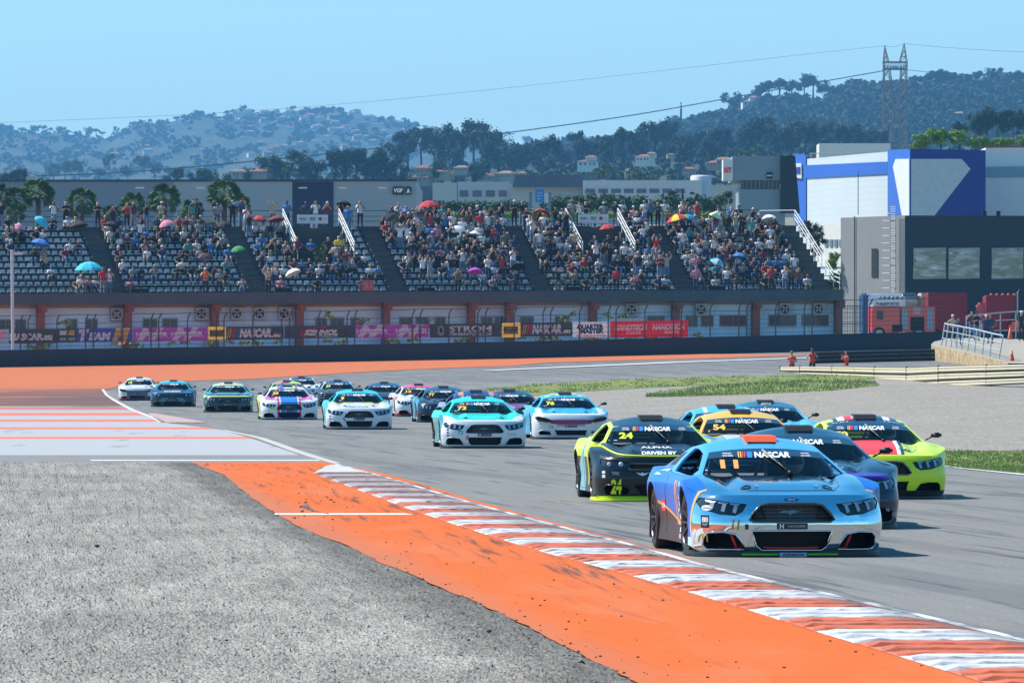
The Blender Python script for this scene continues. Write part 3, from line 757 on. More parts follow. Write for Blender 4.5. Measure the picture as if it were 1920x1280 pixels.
def shared(kind):
    """parts that every car of a kind shares"""
    if kind in SHARED: return SHARED[kind]
    P = {}; Fd = FRONT[kind]; f = pf(kind); T = BODIES[kind][1]
    def yb(x, z):
        h = T.ray_cast(Vector((x, -4, z)), Vector((0, 1, 0))); return h[0].y
    def ring(poly, w_, out, mb, mi=0):
        """raised lip around an opening"""
        pts = []
        n = len(poly)
        for i in range(n):
            a, b = poly[i], poly[(i + 1) % n]; k = max(1, int(math.dist(a, b) / .05))
            for j in range(k): pts.append((a[0] + (b[0] - a[0]) * j / k, a[1] + (b[1] - a[1]) * j / k))
        P3 = [(x, yb(x, z) - out, z) for x, z in pts]; mb.tube(P3 + [P3[0], P3[1]], w_, 6, mi, caps=False)
    gr = MB(); g = Fd['grille']
    # grille: recessed mesh panel, side pods, centre emblem
    def gp(x, z, d=0): return (x, -2.365 + .05 * (x / .4) ** 2 + (z - .45) * .25 - d, z)
    put_poly(gr, [(x * .995, .46 + (z - .46) * .99) for x, z in g], lambda a, b: gp(a, b), 0, .12)
    P['grille'] = gr.mesh('grille', M_MESHG); rim = MB(); ring(Fd['mouth'], .011, .002, rim)
    for q_ in (Fd['duct'], mirror(Fd['duct'])): ring(q_, .011, .002, rim)
    P['rims'] = rim.mesh('opening_rim', [None], smooth=True)
    gt = MB(); ring(g, .013, .003, gt)
    if kind == 'coupe':
        for s in (-1, 1):
            pod = [(s * .30, .52), (s * .26, .40), (s * .385, .40)]; pod = [gp(a, b, .014) for a, b in pod]; gt.tube(pod + [pod[0]], .006, 5, 0)
    P['grille_trim'] = gt.mesh('grille_trim', mm('dark_trim', (.12, .13, .14), .25, metallic=.7), smooth=True)
    em = MB()
    if kind == 'coupe':     # running horse like streak emblem
        pl = [(-.115, .462), (-.07, .480), (-.02, .476), (.03, .484), (.07, .474), (.115, .478), (.06, .462), (.045, .448), (.02, .452), (-.005, .430), (-.02, .448), (-.05, .455), (-.085, .452)]
        put_poly(em, pl, lambda a, b: gp(a, b, .012), 0, .2)
    elif kind == 'muscle': put_poly(em, [(-.06, .495), (-.015, .495), (-.015, .515), (.015, .515), (.015, .495), (.06, .495), (.05, .475), (.015, .475), (.015, .455), (-.015, .455), (-.015, .475), (-.05, .475)], lambda a, b: gp(a, b, .012), 0, .2)
    else:
        em.lathe([(.036, .0), (.045, -.006), (.054, 0)], 20, (0, -2.385, .45), 'y')
    P['emblem'] = em.mesh('emblem', mm('grey_emblem', (.30, .32, .35), .3, metallic=.6))
    # lamp units
    for s, nm in ((1, 'r'), (-1, 'l')):
        poly = Fd['lamp'] if s > 0 else mirror(Fd['lamp'])
        lb = MB()
        def lp(x, z, d=0): return (x, yb(x, z) + .022 - d, z)
        cx = sum(p[0] for p in poly) / len(poly); cz = sum(p[1] for p in poly) / len(poly)
        put_poly(lb, [(cx + (x - cx) * .99, cz + (z - cz) * .99) for x, z in poly], lambda a, b: lp(a, b), 0, .05)
        ln = MB()
        if kind == 'coupe':
            for k in range(3):
                a = .550 + .112 * k; zt = .548 + .014 * k; ln_ = [(a - .045, zt), (a + .064, zt + .013), (a + .056, zt - .008), (a + .018, zt - .014), (a + .040, zt - .085), (a + .006, zt - .098), (a - .018, zt - .020)]
                q = [(s * p, r) for p, r in ln_]; put_poly(ln, q if s > 0 else q[::-1], lambda a, b: lp(a, b, .012), 0, .2)
        elif kind == 'muscle':
            for a, r_ in ((.60, .038), (.76, .034)): ln.sphere(lp(s * a, .535, .0), r_, 8)
        else:
            for a, r_ in ((.62, .026), (.72, .030)): ln.sphere(lp(s * a, .515, .0), r_, 8)
        P['lamp' + nm] = lb.mesh('headlight', mm('lamp_black', (.012, .014, .018), .12, coat=1)); P['lens' + nm] = ln.mesh('lens', M_LAMPBAR if kind == 'coupe' else M_LENS, smooth=kind != 'coupe')
    # splitter
    sp = MB(); n = 0; pl = []
    for x, y in HALF:
        if y < -1.35: pl.append((x, y))
    full = [(-x, y) for x, y in pl[::-1]] + pl[1:]; vs = []
    for x, y in full:
        k = 1 + .035 * (1 if abs(x) > .1 else 1); vs += [(x * 1.0, y - .030 - .02 * (1 - abs(x)), .050), (x * 1.0, y - .035 - .02 * (1 - abs(x)), .010), (x * .8, y + .25, .012), (x * .9, y + .12, .07)]
    fs = []
    for i in range(len(full) - 1):
        for k in range(4): fs.append((i * 4 + k, i * 4 + (k + 1) % 4, (i + 1) * 4 + (k + 1) % 4, (i + 1) * 4 + k))
    sp.add(vs, fs); P['splitter'] = sp.mesh('splitter', M_BLK)
    # lower fascia filler above the splitter
    # cage
    cg = MB(); 
    for s in (-1, 1):
        cg.tube([(s * .68, -.78, .62), (s * .62, -.62, .82), (s * .52, -.05, 1.01), (s * .52, .45, 1.06), (s * .60, .5, .5)], .021, 6)
        cg.tube([(s * .52, .5, 1.05), (s * .58, 1.4, .78)], .019, 6); cg.tube([(s * .68, -.7, .80), (s * .70, .5, .80)], .019, 6)
    cg.tube([(-.52, .48, 1.06), (.52, .48, 1.06)], .021, 6); cg.tube([(-.52, .49, 1.04), (.12, .49, .55)], .024, 6); cg.tube([(-.58, .50, .84), (.58, .50, .84)], .019, 6)
    cg.tube([(-.52, -.05, 1.01), (.52, -.05, 1.01)], .017, 6); cg.tube([(.02, -.05, 1.01), (-.06, .45, .70)], .018, 6)
    P['cage'] = cg.mesh('roll_cage', M_CAGE, smooth=True)
    # seat and dash
    st = MB(); st.box((.34, .38, .72), (.50, .10, .62), tilt=Matrix.Rotation(-.15, 3, 'X')); st.box((.34, .34, 1.0), (.30, .12, .16)); st.box((.10, .28, .86), (.05, .30, .30)); st.box((.58, .28, .86), (.05, .30, .30)); st.box((.34, .12, .52), (.48, .5, .14))
    P['seat'] = st.mesh('racing_seat', M_BLK)
    ds = MB(); ds.box((0, -.60, .72), (1.24, .30, .10)); ds.box((.34, -.48, .76), (.34, .14, .08)); P['dash'] = ds.mesh('dashboard', M_BLK); bk = MB(); bk.box((-.20, 1.02, .70), (.80, .9, .02), tilt=Matrix.Rotation(.22, 3, 'X')); bk.box((-.2, .60, .60), (.8, .02, .3)); P['bulk'] = bk.mesh('bulkhead', mm('pale_bulkhead', (.50, .50, .50), .6))
    # roof flap block, wiper, mirrors, pins, plates
    rf = MB(); z0 = 1.168
    rf.add([(-.16, .02, z0 - .04), (.16, .02, z0 - .04), (.165, .16, z0 + .052), (-.165, .16, z0 + .052), (-.155, .50, z0 - .02), (.155, .50, z0 - .02), (.16, .60, z0 + .062), (-.16, .60, z0 + .062)], [(0, 1, 2, 3), (3, 2, 6, 7), (1, 5, 6, 2), (4, 0, 3, 7), (5, 4, 7, 6), (0, 4, 5, 1)])
    P['hatch'] = rf.mesh('roof_vent', M_BLK)
    rm = MB(); rm.box((0, .03, z0 - .022), (.29, .06, .026)); P['hatch_mouth'] = rm.mesh('vent_mouth', M_IN)
    wp = MB(); a = f(-.005, 1.05); b = f(.155, .845)
    if a and b:
        a = Vector(a) + Vector((-.02, -.03, .02)); b = Vector(b) + Vector((0, -.03, 0)); wp.tube([b, a], .009, 6, 0)
        q = a.lerp(b, .35); wp.tube([a + Vector((-.02, 0, .01)), a.lerp(b, .55)], .013, 5, 1); wp.sphere(b, .03, 6, 0)
    P['wiper'] = wp.mesh('wiper', [M_BLK, mm('wiper_metal', (.35, .33, .30), .4, metallic=.5)], smooth=True)
    for s, nm in ((1, 'r'), (-1, 'l')):
        m_ = MB(); m_.tube([(s * .80, -.70, .85), (s * .90, -.74, .905)], .012, 5); 
        bm = bmesh.new(); bmesh.ops.create_cube(bm, size=1); bmesh.ops.bevel(bm, geom=bm.edges[:], offset=.2, segments=2, affect='EDGES')
        m_.add([(s * .95 + v.co.x * .15, -.74 + v.co.y * .09, .925 + v.co.z * .075) for v in bm.verts], [tuple(q.index for q in ff.verts) for ff in bm.faces]); bm.free()
        P['mirror' + nm] = m_.mesh('wing_mirror', M_BLK, smooth=True)
    for s, nm in ((1, 'r'), (-1, 'l')):
        pn = MB(); q = pt(kind)(s * .30, -2.02); q = Vector(q); pn.box(q + Vector((0, 0, .008)), (.045, .008, .010)); pn.box(q + Vector((0, 0, .012)), (.008, .045, .010)); pn.tube([q, q + Vector((0, 0, .03))], .006, 6)
        P['pin' + nm] = pn.mesh('bonnet_pin', M_CHR)
        vn = MB(); t_ = pt(kind, .006); vn_pts = [(s * (.41 + .055 * math.cos(2 * math.pi * i / 16)), -2.04 + .065 * math.sin(2 * math.pi * i / 16)) for i in range(16)]; put_poly(vn, vn_pts if s > 0 else vn_pts[::-1], lambda a, b: t_(a, b), 0, .2)
        P['vent' + nm] = vn.mesh('bonnet_vent', mm('dark_vent', (.02, .02, .022), .15, metallic=.5))
    # bonnet shut line
    sl_ = MB(); tt = pt(kind, .001); pts = [(-.60, -1.25), (-.56, -1.8), (-.47, -2.13), (-.40, -2.17), (0, -2.19), (.40, -2.17), (.47, -2.13), (.56, -1.8), (.60, -1.25)]
    pts = [q for a, b in zip(pts, pts[1:]) for q in [(a[0] + (b[0] - a[0]) * i / 6, a[1] + (b[1] - a[1]) * i / 6) for i in range(6)]]
    sl_.tube([tt(a, b) for a, b in pts], .0032, 4, 0); P['shut'] = sl_.mesh('bonnet_seam', mm('seam_dark', (.03, .03, .035), .5))
    # door seams on the sides
    for s, nm in ((1, 'r'), (-1, 'l')):
        ds_ = MB(); sd = ps(kind, s, .000)
        for line in ([(-.95, .78), (-1.0, .5), (-.98, .2)], [(.45, .80), (.52, .5), (.50, .2)], [(-.95, .16), (.9, .16)]):
            pts = [(a[0] + (b[0] - a[0]) * i / 6, a[1] + (b[1] - a[1]) * i / 6) for a, b in zip(line, line[1:]) for i in range(7)]
            q = [sd(a, b) for a, b in pts]; q = [p for p in q if p]
            if len(q) > 2: ds_.tube(q, .003, 4, 0)
        P['door' + nm] = ds_.mesh('door_seam', mm('seam_dark', (.03, .03, .035), .5))
    # sunstrip lettering: bars + NASCAR + small plates
    tx = MB(); zt = 1.030; fs_ = pf(kind, .006)
    put_text(tx, 'NASCAR', (.045, zt), .052, .37, fs_, 0, bold=.045, shear=.25)
    for k, (a, mi) in enumerate(((-.305, 1), (-.265, 2), (-.215, 3))):
        w_ = (.010, .010, .05)[k]
        for dx in ((0, .022) if k < 2 else (0,)):
            q = [(a + dx, zt - .029), (a + dx + w_, zt - .030), (a + dx + w_ + .018, zt + .030), (a + dx + .018, zt + .030)]; put_poly(tx, q, fs_, mi, .05)
    for a in (-.40, .40):
        put_text(tx, 'WHELEN', (a, zt + .012), .013, .09, fs_, 0, bold=.02); put_text(tx, 'EURO SERIES', (a, zt - .012), .014, .10, fs_, 0, bold=.02)
    P['strip_text'] = tx.mesh('sunstrip_lettering', [M_WH, M_YEL, M_RED, M_BLU])
    # tyre-maker plate on the nose and oil-maker plate on the splitter
    pp = MB(); fq = pf(kind, .007); z_ = .318 if kind != 'saloon' else .345
    put_poly(pp, [(-.155, z_ - .032), (.155, z_ - .032), (.155, z_ + .032), (-.155, z_ + .032)], pf(kind, .004), 0, .08)
    put_text(pp, 'HOOSIER', (.045, z_), .022, .18, fq, 1, bold=.01, wide=1.2)
    for q in ([(-.13, z_ + .024), (-.118, z_ + .024), (-.112, z_), (-.118, z_ - .024), (-.13, z_ - .024), (-.124, z_)], [(-.094, z_ + .024), (-.082, z_ + .024), (-.088, z_), (-.082, z_ - .024), (-.094, z_ - .024), (-.100, z_)], [(-.115, z_ - .005), (-.097, z_ - .005), (-.097, z_ + .005), (-.115, z_ + .005)]): put_poly(pp, q, fq, 2, .1)
    P['plate'] = pp.mesh('sponsor_plate', [mm('plate_purple', (.05, .022, .10), .4, amt=.03), M_GREYM, M_WH]); P['plate_dark'] = pp.mesh('sponsor_plate', [mm('plate_dark', (.018, .018, .035), .4, amt=.03), M_GREYM, M_WH])
    SHARED[kind] = P; return P
def car_paint(name, base, layers, metallic=0.0, rough=.32, coat=.38):
    """layers: list of (mask(x, y, z, m), colour); object coordinates are the car's"""
    m = M(name, base, rough, metallic=metallic, coat=coat); x, y, z = m.coords()
    for mask, c in layers: m.mix(mask(x, y, z, m), c)
    m.scale_col(m.noise(7) * .08 + .96); m.mix((1 - z).smooth(.78, .95) * m.noise(9, None, 4).smooth(.45, .7) * .12, (.10, .09, .08))
    return m.done()
CARS = []
def make_car(u, v, yaw, kind, label, paint, gh=None, number=None, num_col=None, hatch=None, splitter=None, extra=None, mirrors=True, plate='plate', wiper=True, strip=True, detail=2, num_nose=None, driver=False, cage=None):
    D = 28000.0 / (v - 680) if v > 755 else None
    s_front = 2.0
    p = G(u, v) if D is None else Vector(((u - 960) * D / FP, D, gz((u - 960) * D / FP, D)))
    # (u, v) is where the front axle stands
    c, s_ = math.cos(yaw), math.sin(yaw); off = Vector((-(-1.45) * -s_, 0, 0))
    R = Matrix.Rotation(yaw, 3, 'Z'); loc = p - R @ Vector((0, -1.45, 0)); loc.z = gz(loc.x, loc.y) + .003
    P = shared(kind); me, T = BODIES[kind]
    root = empty('racing_car', loc, yaw, label=label, cat='racing car', group='racing cars in the pack')
    root.scale = (1.035, 1, 1)
    if D and D > 200: pitch = (gz(loc.x, loc.y + 1.4) - gz(loc.x, loc.y - 1.4)) / 2.8; root.rotation_euler.x = math.atan(pitch)
    def part(name, mesh, parent=root, mats=None, loc=None):
        o = link(name, mesh, parent, loc)
        if mats:
            if len(mesh.materials) < len(mats):
                for _ in range(len(mats) - len(mesh.materials)): mesh.materials.append(None)
            for i, m in enumerate(mats): o.material_slots[i].link = 'OBJECT'; o.material_slots[i].material = m
        return o
    body = part('body', me, mats=[paint, M_IN]); ghm = gh or paint
    part('roof', GH_ROOF, mats=[ghm]); part('windscreen', GH_GLASS, mats=[M_GLASS]); part('rear_window', GH_REAR, mats=[M_GLASS]); part('quarter_window', GH_QUARTER, mats=[M_IN]); part('quarter_window', GH_QUARTER2, mats=[M_IN])
    st = part('sunstrip', GH_STRIP, mats=[M_NAVY])
    part('sunstrip_lettering', P['strip_text'], st)
    g_ = part('grille', P['grille']); part('grille_trim', P['grille_trim'], g_); part('emblem', P['emblem'], g_)
    part('opening_rim', P['rims'], mats=[paint])
    for k in 'lr':
        h = part('headlight', P['lamp' + k]); part('lens', P['lens' + k], h)
        if mirrors: part('wing_mirror', P['mirror' + k])
    part('splitter', P['splitter'], mats=[splitter] if splitter else None)
    part('roll_cage', P['cage'], mats=[cage] if cage else None); part('racing_seat', P['seat']); part('dashboard', P['dash']); part('bulkhead', P['bulk'])
    hb = part('roof_vent', P['hatch'], mats=[hatch] if hatch else None); part('vent_mouth', P['hatch_mouth'], hb)
    if wiper: part('wiper', P['wiper'])
    part('bonnet_seam', P['shut'])
    for k in 'lr': part('bonnet_pin', P['pin' + k]); part('bonnet_vent', P['vent' + k]); part('door_seam', P['door' + k])
    if plate: part('sponsor_plate', P[plate])
    for (x, y) in ((-.80, -1.45), (.80, -1.45), (-.82, 1.35), (.82, 1.35)):
        w_ = empty('wheel', (x, y, .335)); w_.parent = root; w_.rotation_euler.z = (.05 if y < 0 else 0)
        part('tyre', TYRE, w_); part('rim', RIM, w_)
    if number:
        mb = MB(); put_text(mb, number, (-.46 + .02 * len(number), .935), .080, .20 if len(number) > 1 else .1, pf(kind, .006), 0, bold=.04, shear=.12); part('race_number', mb.mesh('race_number', num_col))
        if num_nose is not False:
            mb = MB(); put_text(mb, number, num_nose or (-.56, .335), .075, .10, pf(kind, .006), 0, bold=.05, shear=.1); part('race_number', mb.mesh('race_number', num_col))
    if extra: extra(part, kind, root)
    if driver:
        dr = person_mesh('driver'); o = link('person', dr, None, root.matrix_basis @ Vector((.34, .26, .16)), yaw)
        tag(o, 'helmeted racing driver seated at the wheel of ' + driver, 'person')
    CARS.append(root); return root
# ------------------------------------------------------------------ people
def skin_body(joints, edges, rads, sub=1):
    me = bpy.data.meshes.new('p'); names = list(joints); ix = {n: i for i, n in enumerate(names)}
    me.from_pydata([joints[n] for n in names], [(ix[a], ix[b]) for a, b in edges], []); ob = bpy.data.objects.new('p', me); COL.objects.link(ob)
    sk = ob.modifiers.new('s', 'SKIN'); sk.use_smooth_shade = True
    if sub: ss = ob.modifiers.new('u', 'SUBSURF'); ss.levels = sub; ss.render_levels = sub
    for i, n in enumerate(names):
        r = rads[n]; r = r if isinstance(r, tuple) else (r, r); me.skin_vertices[0].data[i].radius = r; me.skin_vertices[0].data[i].use_root = (i == 0)
    bpy.context.view_layer.update(); dg = bpy.context.evaluated_depsgraph_get(); out = bpy.data.meshes.new_from_object(ob.evaluated_get(dg)); bpy.data.objects.remove(ob); return out
PEOPLE = {}
EDGES = [('pel', 'waist'), ('waist', 'chest'), ('chest', 'neck'), ('neck', 'chin'), ('chin', 'head'), ('head', 'crown')]
for s in 'lr': EDGES += [('chest', 'sh' + s), ('sh' + s, 'el' + s), ('el' + s, 'wr' + s), ('wr' + s, 'hd' + s), ('pel', 'hip' + s), ('hip' + s, 'kn' + s), ('kn' + s, 'an' + s), ('an' + s, 'toe' + s)]
RADS = dict(pel=(.15, .105), waist=(.135, .095), chest=(.165, .11), neck=.052, chin=.062, head=(.082, .098), crown=.062)
for s in 'lr': RADS.update({'sh' + s: .062, 'el' + s: .045, 'wr' + s: .030, 'hd' + s: .038, 'hip' + s: .088, 'kn' + s: .062, 'an' + s: .044, 'toe' + s: .040})
def pose(kind):
    J = dict(pel=(0, 0, .95), waist=(0, 0, 1.08), chest=(0, .0, 1.30), neck=(0, -.01, 1.47), chin=(0, -.025, 1.55), head=(0, -.03, 1.64), crown=(0, -.025, 1.70))
    arms = {'down': ((.21, .0, 1.39), (.27, .02, 1.12), (.27, -.06, .88), (.26, -.09, .80)),
            'photo': ((.20, -.02, 1.39), (.29, -.13, 1.20), (.12, -.22, 1.46), (.07, -.22, 1.55)),
            'chest': ((.20, -.01, 1.39), (.28, -.03, 1.14), (.12, -.22, 1.20), (.05, -.24, 1.22)),
            'up': ((.20, 0, 1.41), (.34, -.03, 1.56), (.22, -.05, 1.76), (.18, -.05, 1.84)),
            'hips': ((.21, 0, 1.39), (.36, .06, 1.16), (.20, -.04, 1.02), (.15, -.08, 1.00)),
            'lap': ((.20, -.01, 1.39), (.27, -.08, 1.14), (.15, -.28, 1.06), (.09, -.33, 1.05)),
            'wheel': ((.20, -.01, 1.37), (.27, -.18, 1.16), (.18, -.42, 1.18), (.15, -.48, 1.20))}
    sit = kind.startswith('sit') or kind == 'driver'; arm = {'sit': 'lap', 'stand': 'down', 'driver': 'wheel'}.get(kind, kind.split('_')[-1])
    for s, g_ in (('r', 1), ('l', -1)):
        a = arms[arm]; 
        if kind == 'stand_photo' and 0: pass
        for n, q in zip(('sh', 'el', 'wr', 'hd'), a): J[n + s] = (q[0] * g_, q[1], q[2])
        if sit:
            J['hip' + s] = (.10 * g_, -.02, .93); J['kn' + s] = (.14 * g_, -.44, .99); J['an' + s] = (.13 * g_, -.50, .56); J['toe' + s] = (.14 * g_, -.64, .50)
        else:
            J['hip' + s] = (.10 * g_, 0, .90); J['kn' + s] = (.12 * g_, -.02, .50); J['an' + s] = (.13 * g_, .02, .09); J['toe' + s] = (.16 * g_, -.13, .05)
    if sit:
        for n in J: x, y, z = J[n]; J[n] = (x, y, z - .86)      # seat plane at z = 0
        lean = -.10
        for n in ('waist', 'chest', 'neck', 'chin', 'head', 'crown', 'shl', 'shr'): x, y, z = J[n]; J[n] = (x, y + lean * max(0, z - .1) * .8, z)
    return J
def seg_dist(p, a, b):
    ab = b - a; t = max(0, min(1, (p - a).dot(ab) / max(ab.length_squared, 1e-9))); return (p - a - ab * t).length
# slots: 0 skin 1 top 2 trousers 3 shoes 4 hair or hat
def person_mesh(kind, hat=False, sub=0, bag=False):
    key = (kind, hat, sub, bag)
    if key in PEOPLE: return PEOPLE[key]
    J = {k: Vector(v) for k, v in pose(kind).items()}; me = skin_body({k: tuple(v) for k, v in J.items()}, EDGES, RADS, sub)
    bm = bmesh.new(); bm.from_mesh(me)
    for f in bm.faces:
        c = f.calc_center_median(); best = min(EDGES, key=lambda e: seg_dist(c, J[e[0]], J[e[1]]) / (1.3 if e[0] in ('pel', 'waist', 'chest') and e[1] in ('waist', 'chest') else 1)); e = best[0][:2] + best[1][:2]
        mi = 1
        if best[0] in ('neck', 'chin', 'head'): mi = 0
        elif e.startswith('el') or e.startswith('wr'): mi = 0
        elif e.startswith('sh') and seg_dist(c, J[best[1]], J[best[1]]) < .10: mi = 0
        elif best[0] == 'pel' and best[1].startswith('hip') or e.startswith('hi'): mi = 2
        elif e.startswith('kn'): mi = 2
        elif e.startswith('an'): mi = 3
        h = J['head']
        if best[0] in ('chin', 'head') and (c.z > h.z + .045 or (c.y > h.y + .025 and c.z > h.z - .07)): mi = 4
        if kind == 'driver': mi = 1 if mi != 0 or e.startswith('el') else mi
        f.material_index = mi; f.smooth = True
    v0 = len(bm.verts)
    def addm(mb, mi):
        vs = [bm.verts.new(v) for v in mb.v]
        for f in mb.f: q = bm.faces.new([vs[i] for i in f]); q.material_index = mi; q.smooth = True
    h = J['head']
    if hat: addm(MB().lathe([(.001, .125), (.05, .115), (.088, .075), (.098, .03), (.100, .015)], 10, (h.x, h.y, h.z)), 4); addm(MB().box((h.x, h.y - .125, h.z + .025), (.13, .10, .012)), 4)
    else:
        addm(MB().box((h.x, h.y - .102, h.z - .015), (.022, .03, .04)), 0)
    if kind == 'driver': addm(MB().sphere((h.x, h.y, h.z + .0), .145, 10, sc=(.9, 1.0, 1.0)), 4); addm(MB().box((h.x, h.y - .135, h.z + .01), (.18, .03, .06)), 3)
    if bag: addm(MB().box((0, .17, J['chest'].z - .08), (.26, .14, .36)), 3)
    mil = [f.material_index for f in bm.faces]; out = bpy.data.meshes.new('person'); bm.to_mesh(out); bm.free(); out.materials.clear()
    for _ in range(5): out.materials.append(None)
    out.polygons.foreach_set('material_index', mil)
    if kind == 'driver':
        for i, m_ in enumerate((M_BLK, mm('race_suit', (.03, .03, .05), .8), M_BLK, M_BLK, mm('white_helmet', (.70, .70, .72), .25, coat=1))): out.materials[i] = m_
    PEOPLE[key] = out; return out
# ------------------------------------------------------------------ the field of cars
C_LIME = (.68, .86, .01); C_CYAN = (.05, .55, .72); C_TEAL = (.02, .72, .60); C_WHITE = (.74, .76, .80); C_NAVY = (.012, .025, .06); C_BLK = (.010, .011, .014)
def textpart(part, kind, root, name, items, proj=None):
    """items: (string, centre, height, width, material, bold, shear, projection)"""
    mb = MB(); mats = []
    for (s, c, h, w_, mat_, b, sh, pr) in items:
        if mat_ not in mats: mats.append(mat_)
        p = {'f': pf(kind, .006), 't': pt(kind, .006), 's': ps(kind, -1, .006)}[pr]
        if pr == 's': q = p; p = lambda a, b, q=q: q(a, b)
        t_ = MB(); put_text(t_, s, c, h, w_, p, 0, bold=b, shear=sh); part(name, t_.mesh(name, mat_))
def polypart(part, kind, name, polys, off=.005, step=.05):
    for (pl, mat_, pr) in polys:
        mb = MB(); put_poly(mb, pl, {'f': pf(kind, off), 't': pt(kind, off), 's': ps(kind, -1, off)}[pr], 0, step); part(name, mb.mesh(name, mat_))
def rect(x0, z0, x1, z1): return [(x0, z0), (x1, z0), (x1, z1), (x0, z1)]
def side_stickers(part, kind, n=6, seed=0):
    r = random.Random(seed); P_ = []
    for i in range(n):
        z = .22 + .085 * i; a = -2.02 + r.uniform(-.01, .01)
        P_.append((rect(a * 0 + (-.885), z, -.835, z + .045 + r.uniform(-.01, .01)), r.choice((M_WH, M_BLK, M_WH, M_RED)), 'f'))
    polypart(part, kind, 'sponsor_sticker', P_)
# 1 lead car
def lead_extra(part, kind, root):
    M_GOLD = mm('gold_number', (.42, .30, .03), .4, amt=.03); M_FORD = mm('oval_badge_blue', (.02, .06, .22), .3, amt=.03)
    oval = [(.075 * math.cos(t * math.pi / 12), .592 + .014 * math.sin(t * math.pi / 12)) for t in range(24)]
    polypart(part, kind, 'oval_badge', [(oval, M_FORD, 'f')], .006); textpart(part, kind, root, 'badge_script', [('Ford', (0, .592), .016, .075, M_WH, .01, .35, 'f')])
    textpart(part, kind, root, 'race_number', [('11', (-.56, .335), .095, .085, M_GOLD, .05, .15, 'f')])
    polypart(part, kind, 'sponsor_sticker', [([(-.83 + .045 * math.cos(t * math.pi / 8), .505 + .028 * math.sin(t * math.pi / 8)) for t in range(16)], M_WH, 'f'), (rect(-.885, .30, -.815, .43), M_BLK, 'f'), (rect(-.47, .285, -.435, .34), mm('tow_mark', (.05, .008, .008), .5), 'f')])
    textpart(part, kind, root, 'sponsor_lettering', [('KENNOL', (-.83, .503), .018, .075, M_BLK, .02, .3, 'f'), ('8', (-.862, .385), .05, .03, M_WH, .03, 0, 'f'), ('8', (-.835, .385), .05, .03, M_WH, .03, 0, 'f'), ('TUEY', (-.85, .335), .022, .05, M_WH, .02, 0, 'f')])
    mb = MB(); f = pf(kind, .008); pts = [(-.90, .155), (-.895, .215), (-.882, .235), (-.868, .215), (-.862, .165), (-.856, .215), (-.842, .235), (-.830, .215), (-.825, .155)]
    q = [f(a, b) for a, b in pts]; q = [p for p in q if p]; mb.tube(q, .007, 5); part('golden_arches', mb.mesh('golden_arches', M_YEL))
    # red trims in the lower openings, green tape on the splitter, oil plate
    M_RT = mm('red_trim', (.80, .03, .02), .4, amt=.04); mb = MB(); bez = lambda x, z, d=0: (x, (T_(x, z)) - d, z)
    T = BODIES[kind][1]
    def T_(x, z):
        h = T.ray_cast(Vector((x, -4, z)), Vector((0, 1, 0))); return h[0].y
    for s in (-1, 1):
        a = [(s * .60, .235), (s * .57, .16), (s * .545, .095)]; mb.tube([(x, T_(x, z) + .03, z) for x, z in a], .012, 5); mb.tube([(x, T_(x, z) + .03, z) for x, z in [(s * .555, .092), (s * .49, .092)]], .010, 5)
    mb.tube([(x, -2.40 + .1 * x * x, .092 + .10 * x * x) for x in [-.28 + .56 * i / 10 for i in range(11)]], .014, 5); part('red_trim', mb.mesh('red_trim', M_RT, smooth=True))
    mb = MB()
    def sy(x):
        k = min(range(len(HALF)), key=lambda i: abs(HALF[i][0] - abs(x)) + (10 if HALF[i][1] > -1.3 else 0)); return HALF[k][1] - .038 - .02 * (1 - abs(x))
    for a, b in ((-.50, -.14), (.15, .46)): mb.tube([(a + (b - a) * i / 6, sy(a + (b - a) * i / 6) - .004, .030) for i in range(7)], .010, 4)
    part('green_tape', mb.mesh('green_tape', mm('green_tape', (.22, .62, .02), .5, amt=.04)))
    mb = MB(); pl = lambda d: (lambda a, b: (a, sy(a) - .008 - d, b)); put_poly(mb, rect(-.13, .004, .14, .050), pl(0), 0, .1); put_text(mb, 'KENNOL', (.01, .028), .028, .22, pl(.004), 1, bold=.04, shear=.3); part('oil_plate', mb.mesh('oil_plate', [mm('plate_pale', (.35, .45, .62), .4, amt=.03), M_NAVY]))
    # side: orange stripes as numbers, stickers
    sd = 's'
    polypart(part, kind, 'side_stripe', [([(-.62, .30), (-.54, .30), (-.30, .80), (-.37, .80)], M_ORM, sd), ([(-.78, .30), (-.70, .30), (-.46, .80), (-.53, .80)], M_ORM, sd), ([(.98, .50), (.98, .53), (-.9, .33), (-.9, .30)], M_ORM, sd)], .004, .12)
    r = random.Random(3); pls = []
    for i in range(9):
        z = .16 + .068 * i; pls.append((rect(-.98 - .02 * (i % 2), z, -.86, z + .05), (M_WH, M_WH, M_RED, M_WH, M_BLK, M_WH, M_WH, M_BLU, M_WH)[i], sd))
        if i < 5: pls.append((rect(-.84, z + .01, -.74, z + .048), (M_RED, M_BLK, M_WH, M_BLK, M_WH)[i], sd))
    pls.append((rect(.55, .42, .80, .54), M_RED, sd)); pls.append((rect(.95, .80, 1.3, .86), mm('pale_blue_mark', (.45, .68, .85), .5), sd))
    polypart(part, kind, 'side_sticker', pls, .004, .12); textpart(part, kind, root, 'side_lettering', [('MOTUL', (.675, .48), .05, .20, M_WH, .03, 0, sd)])
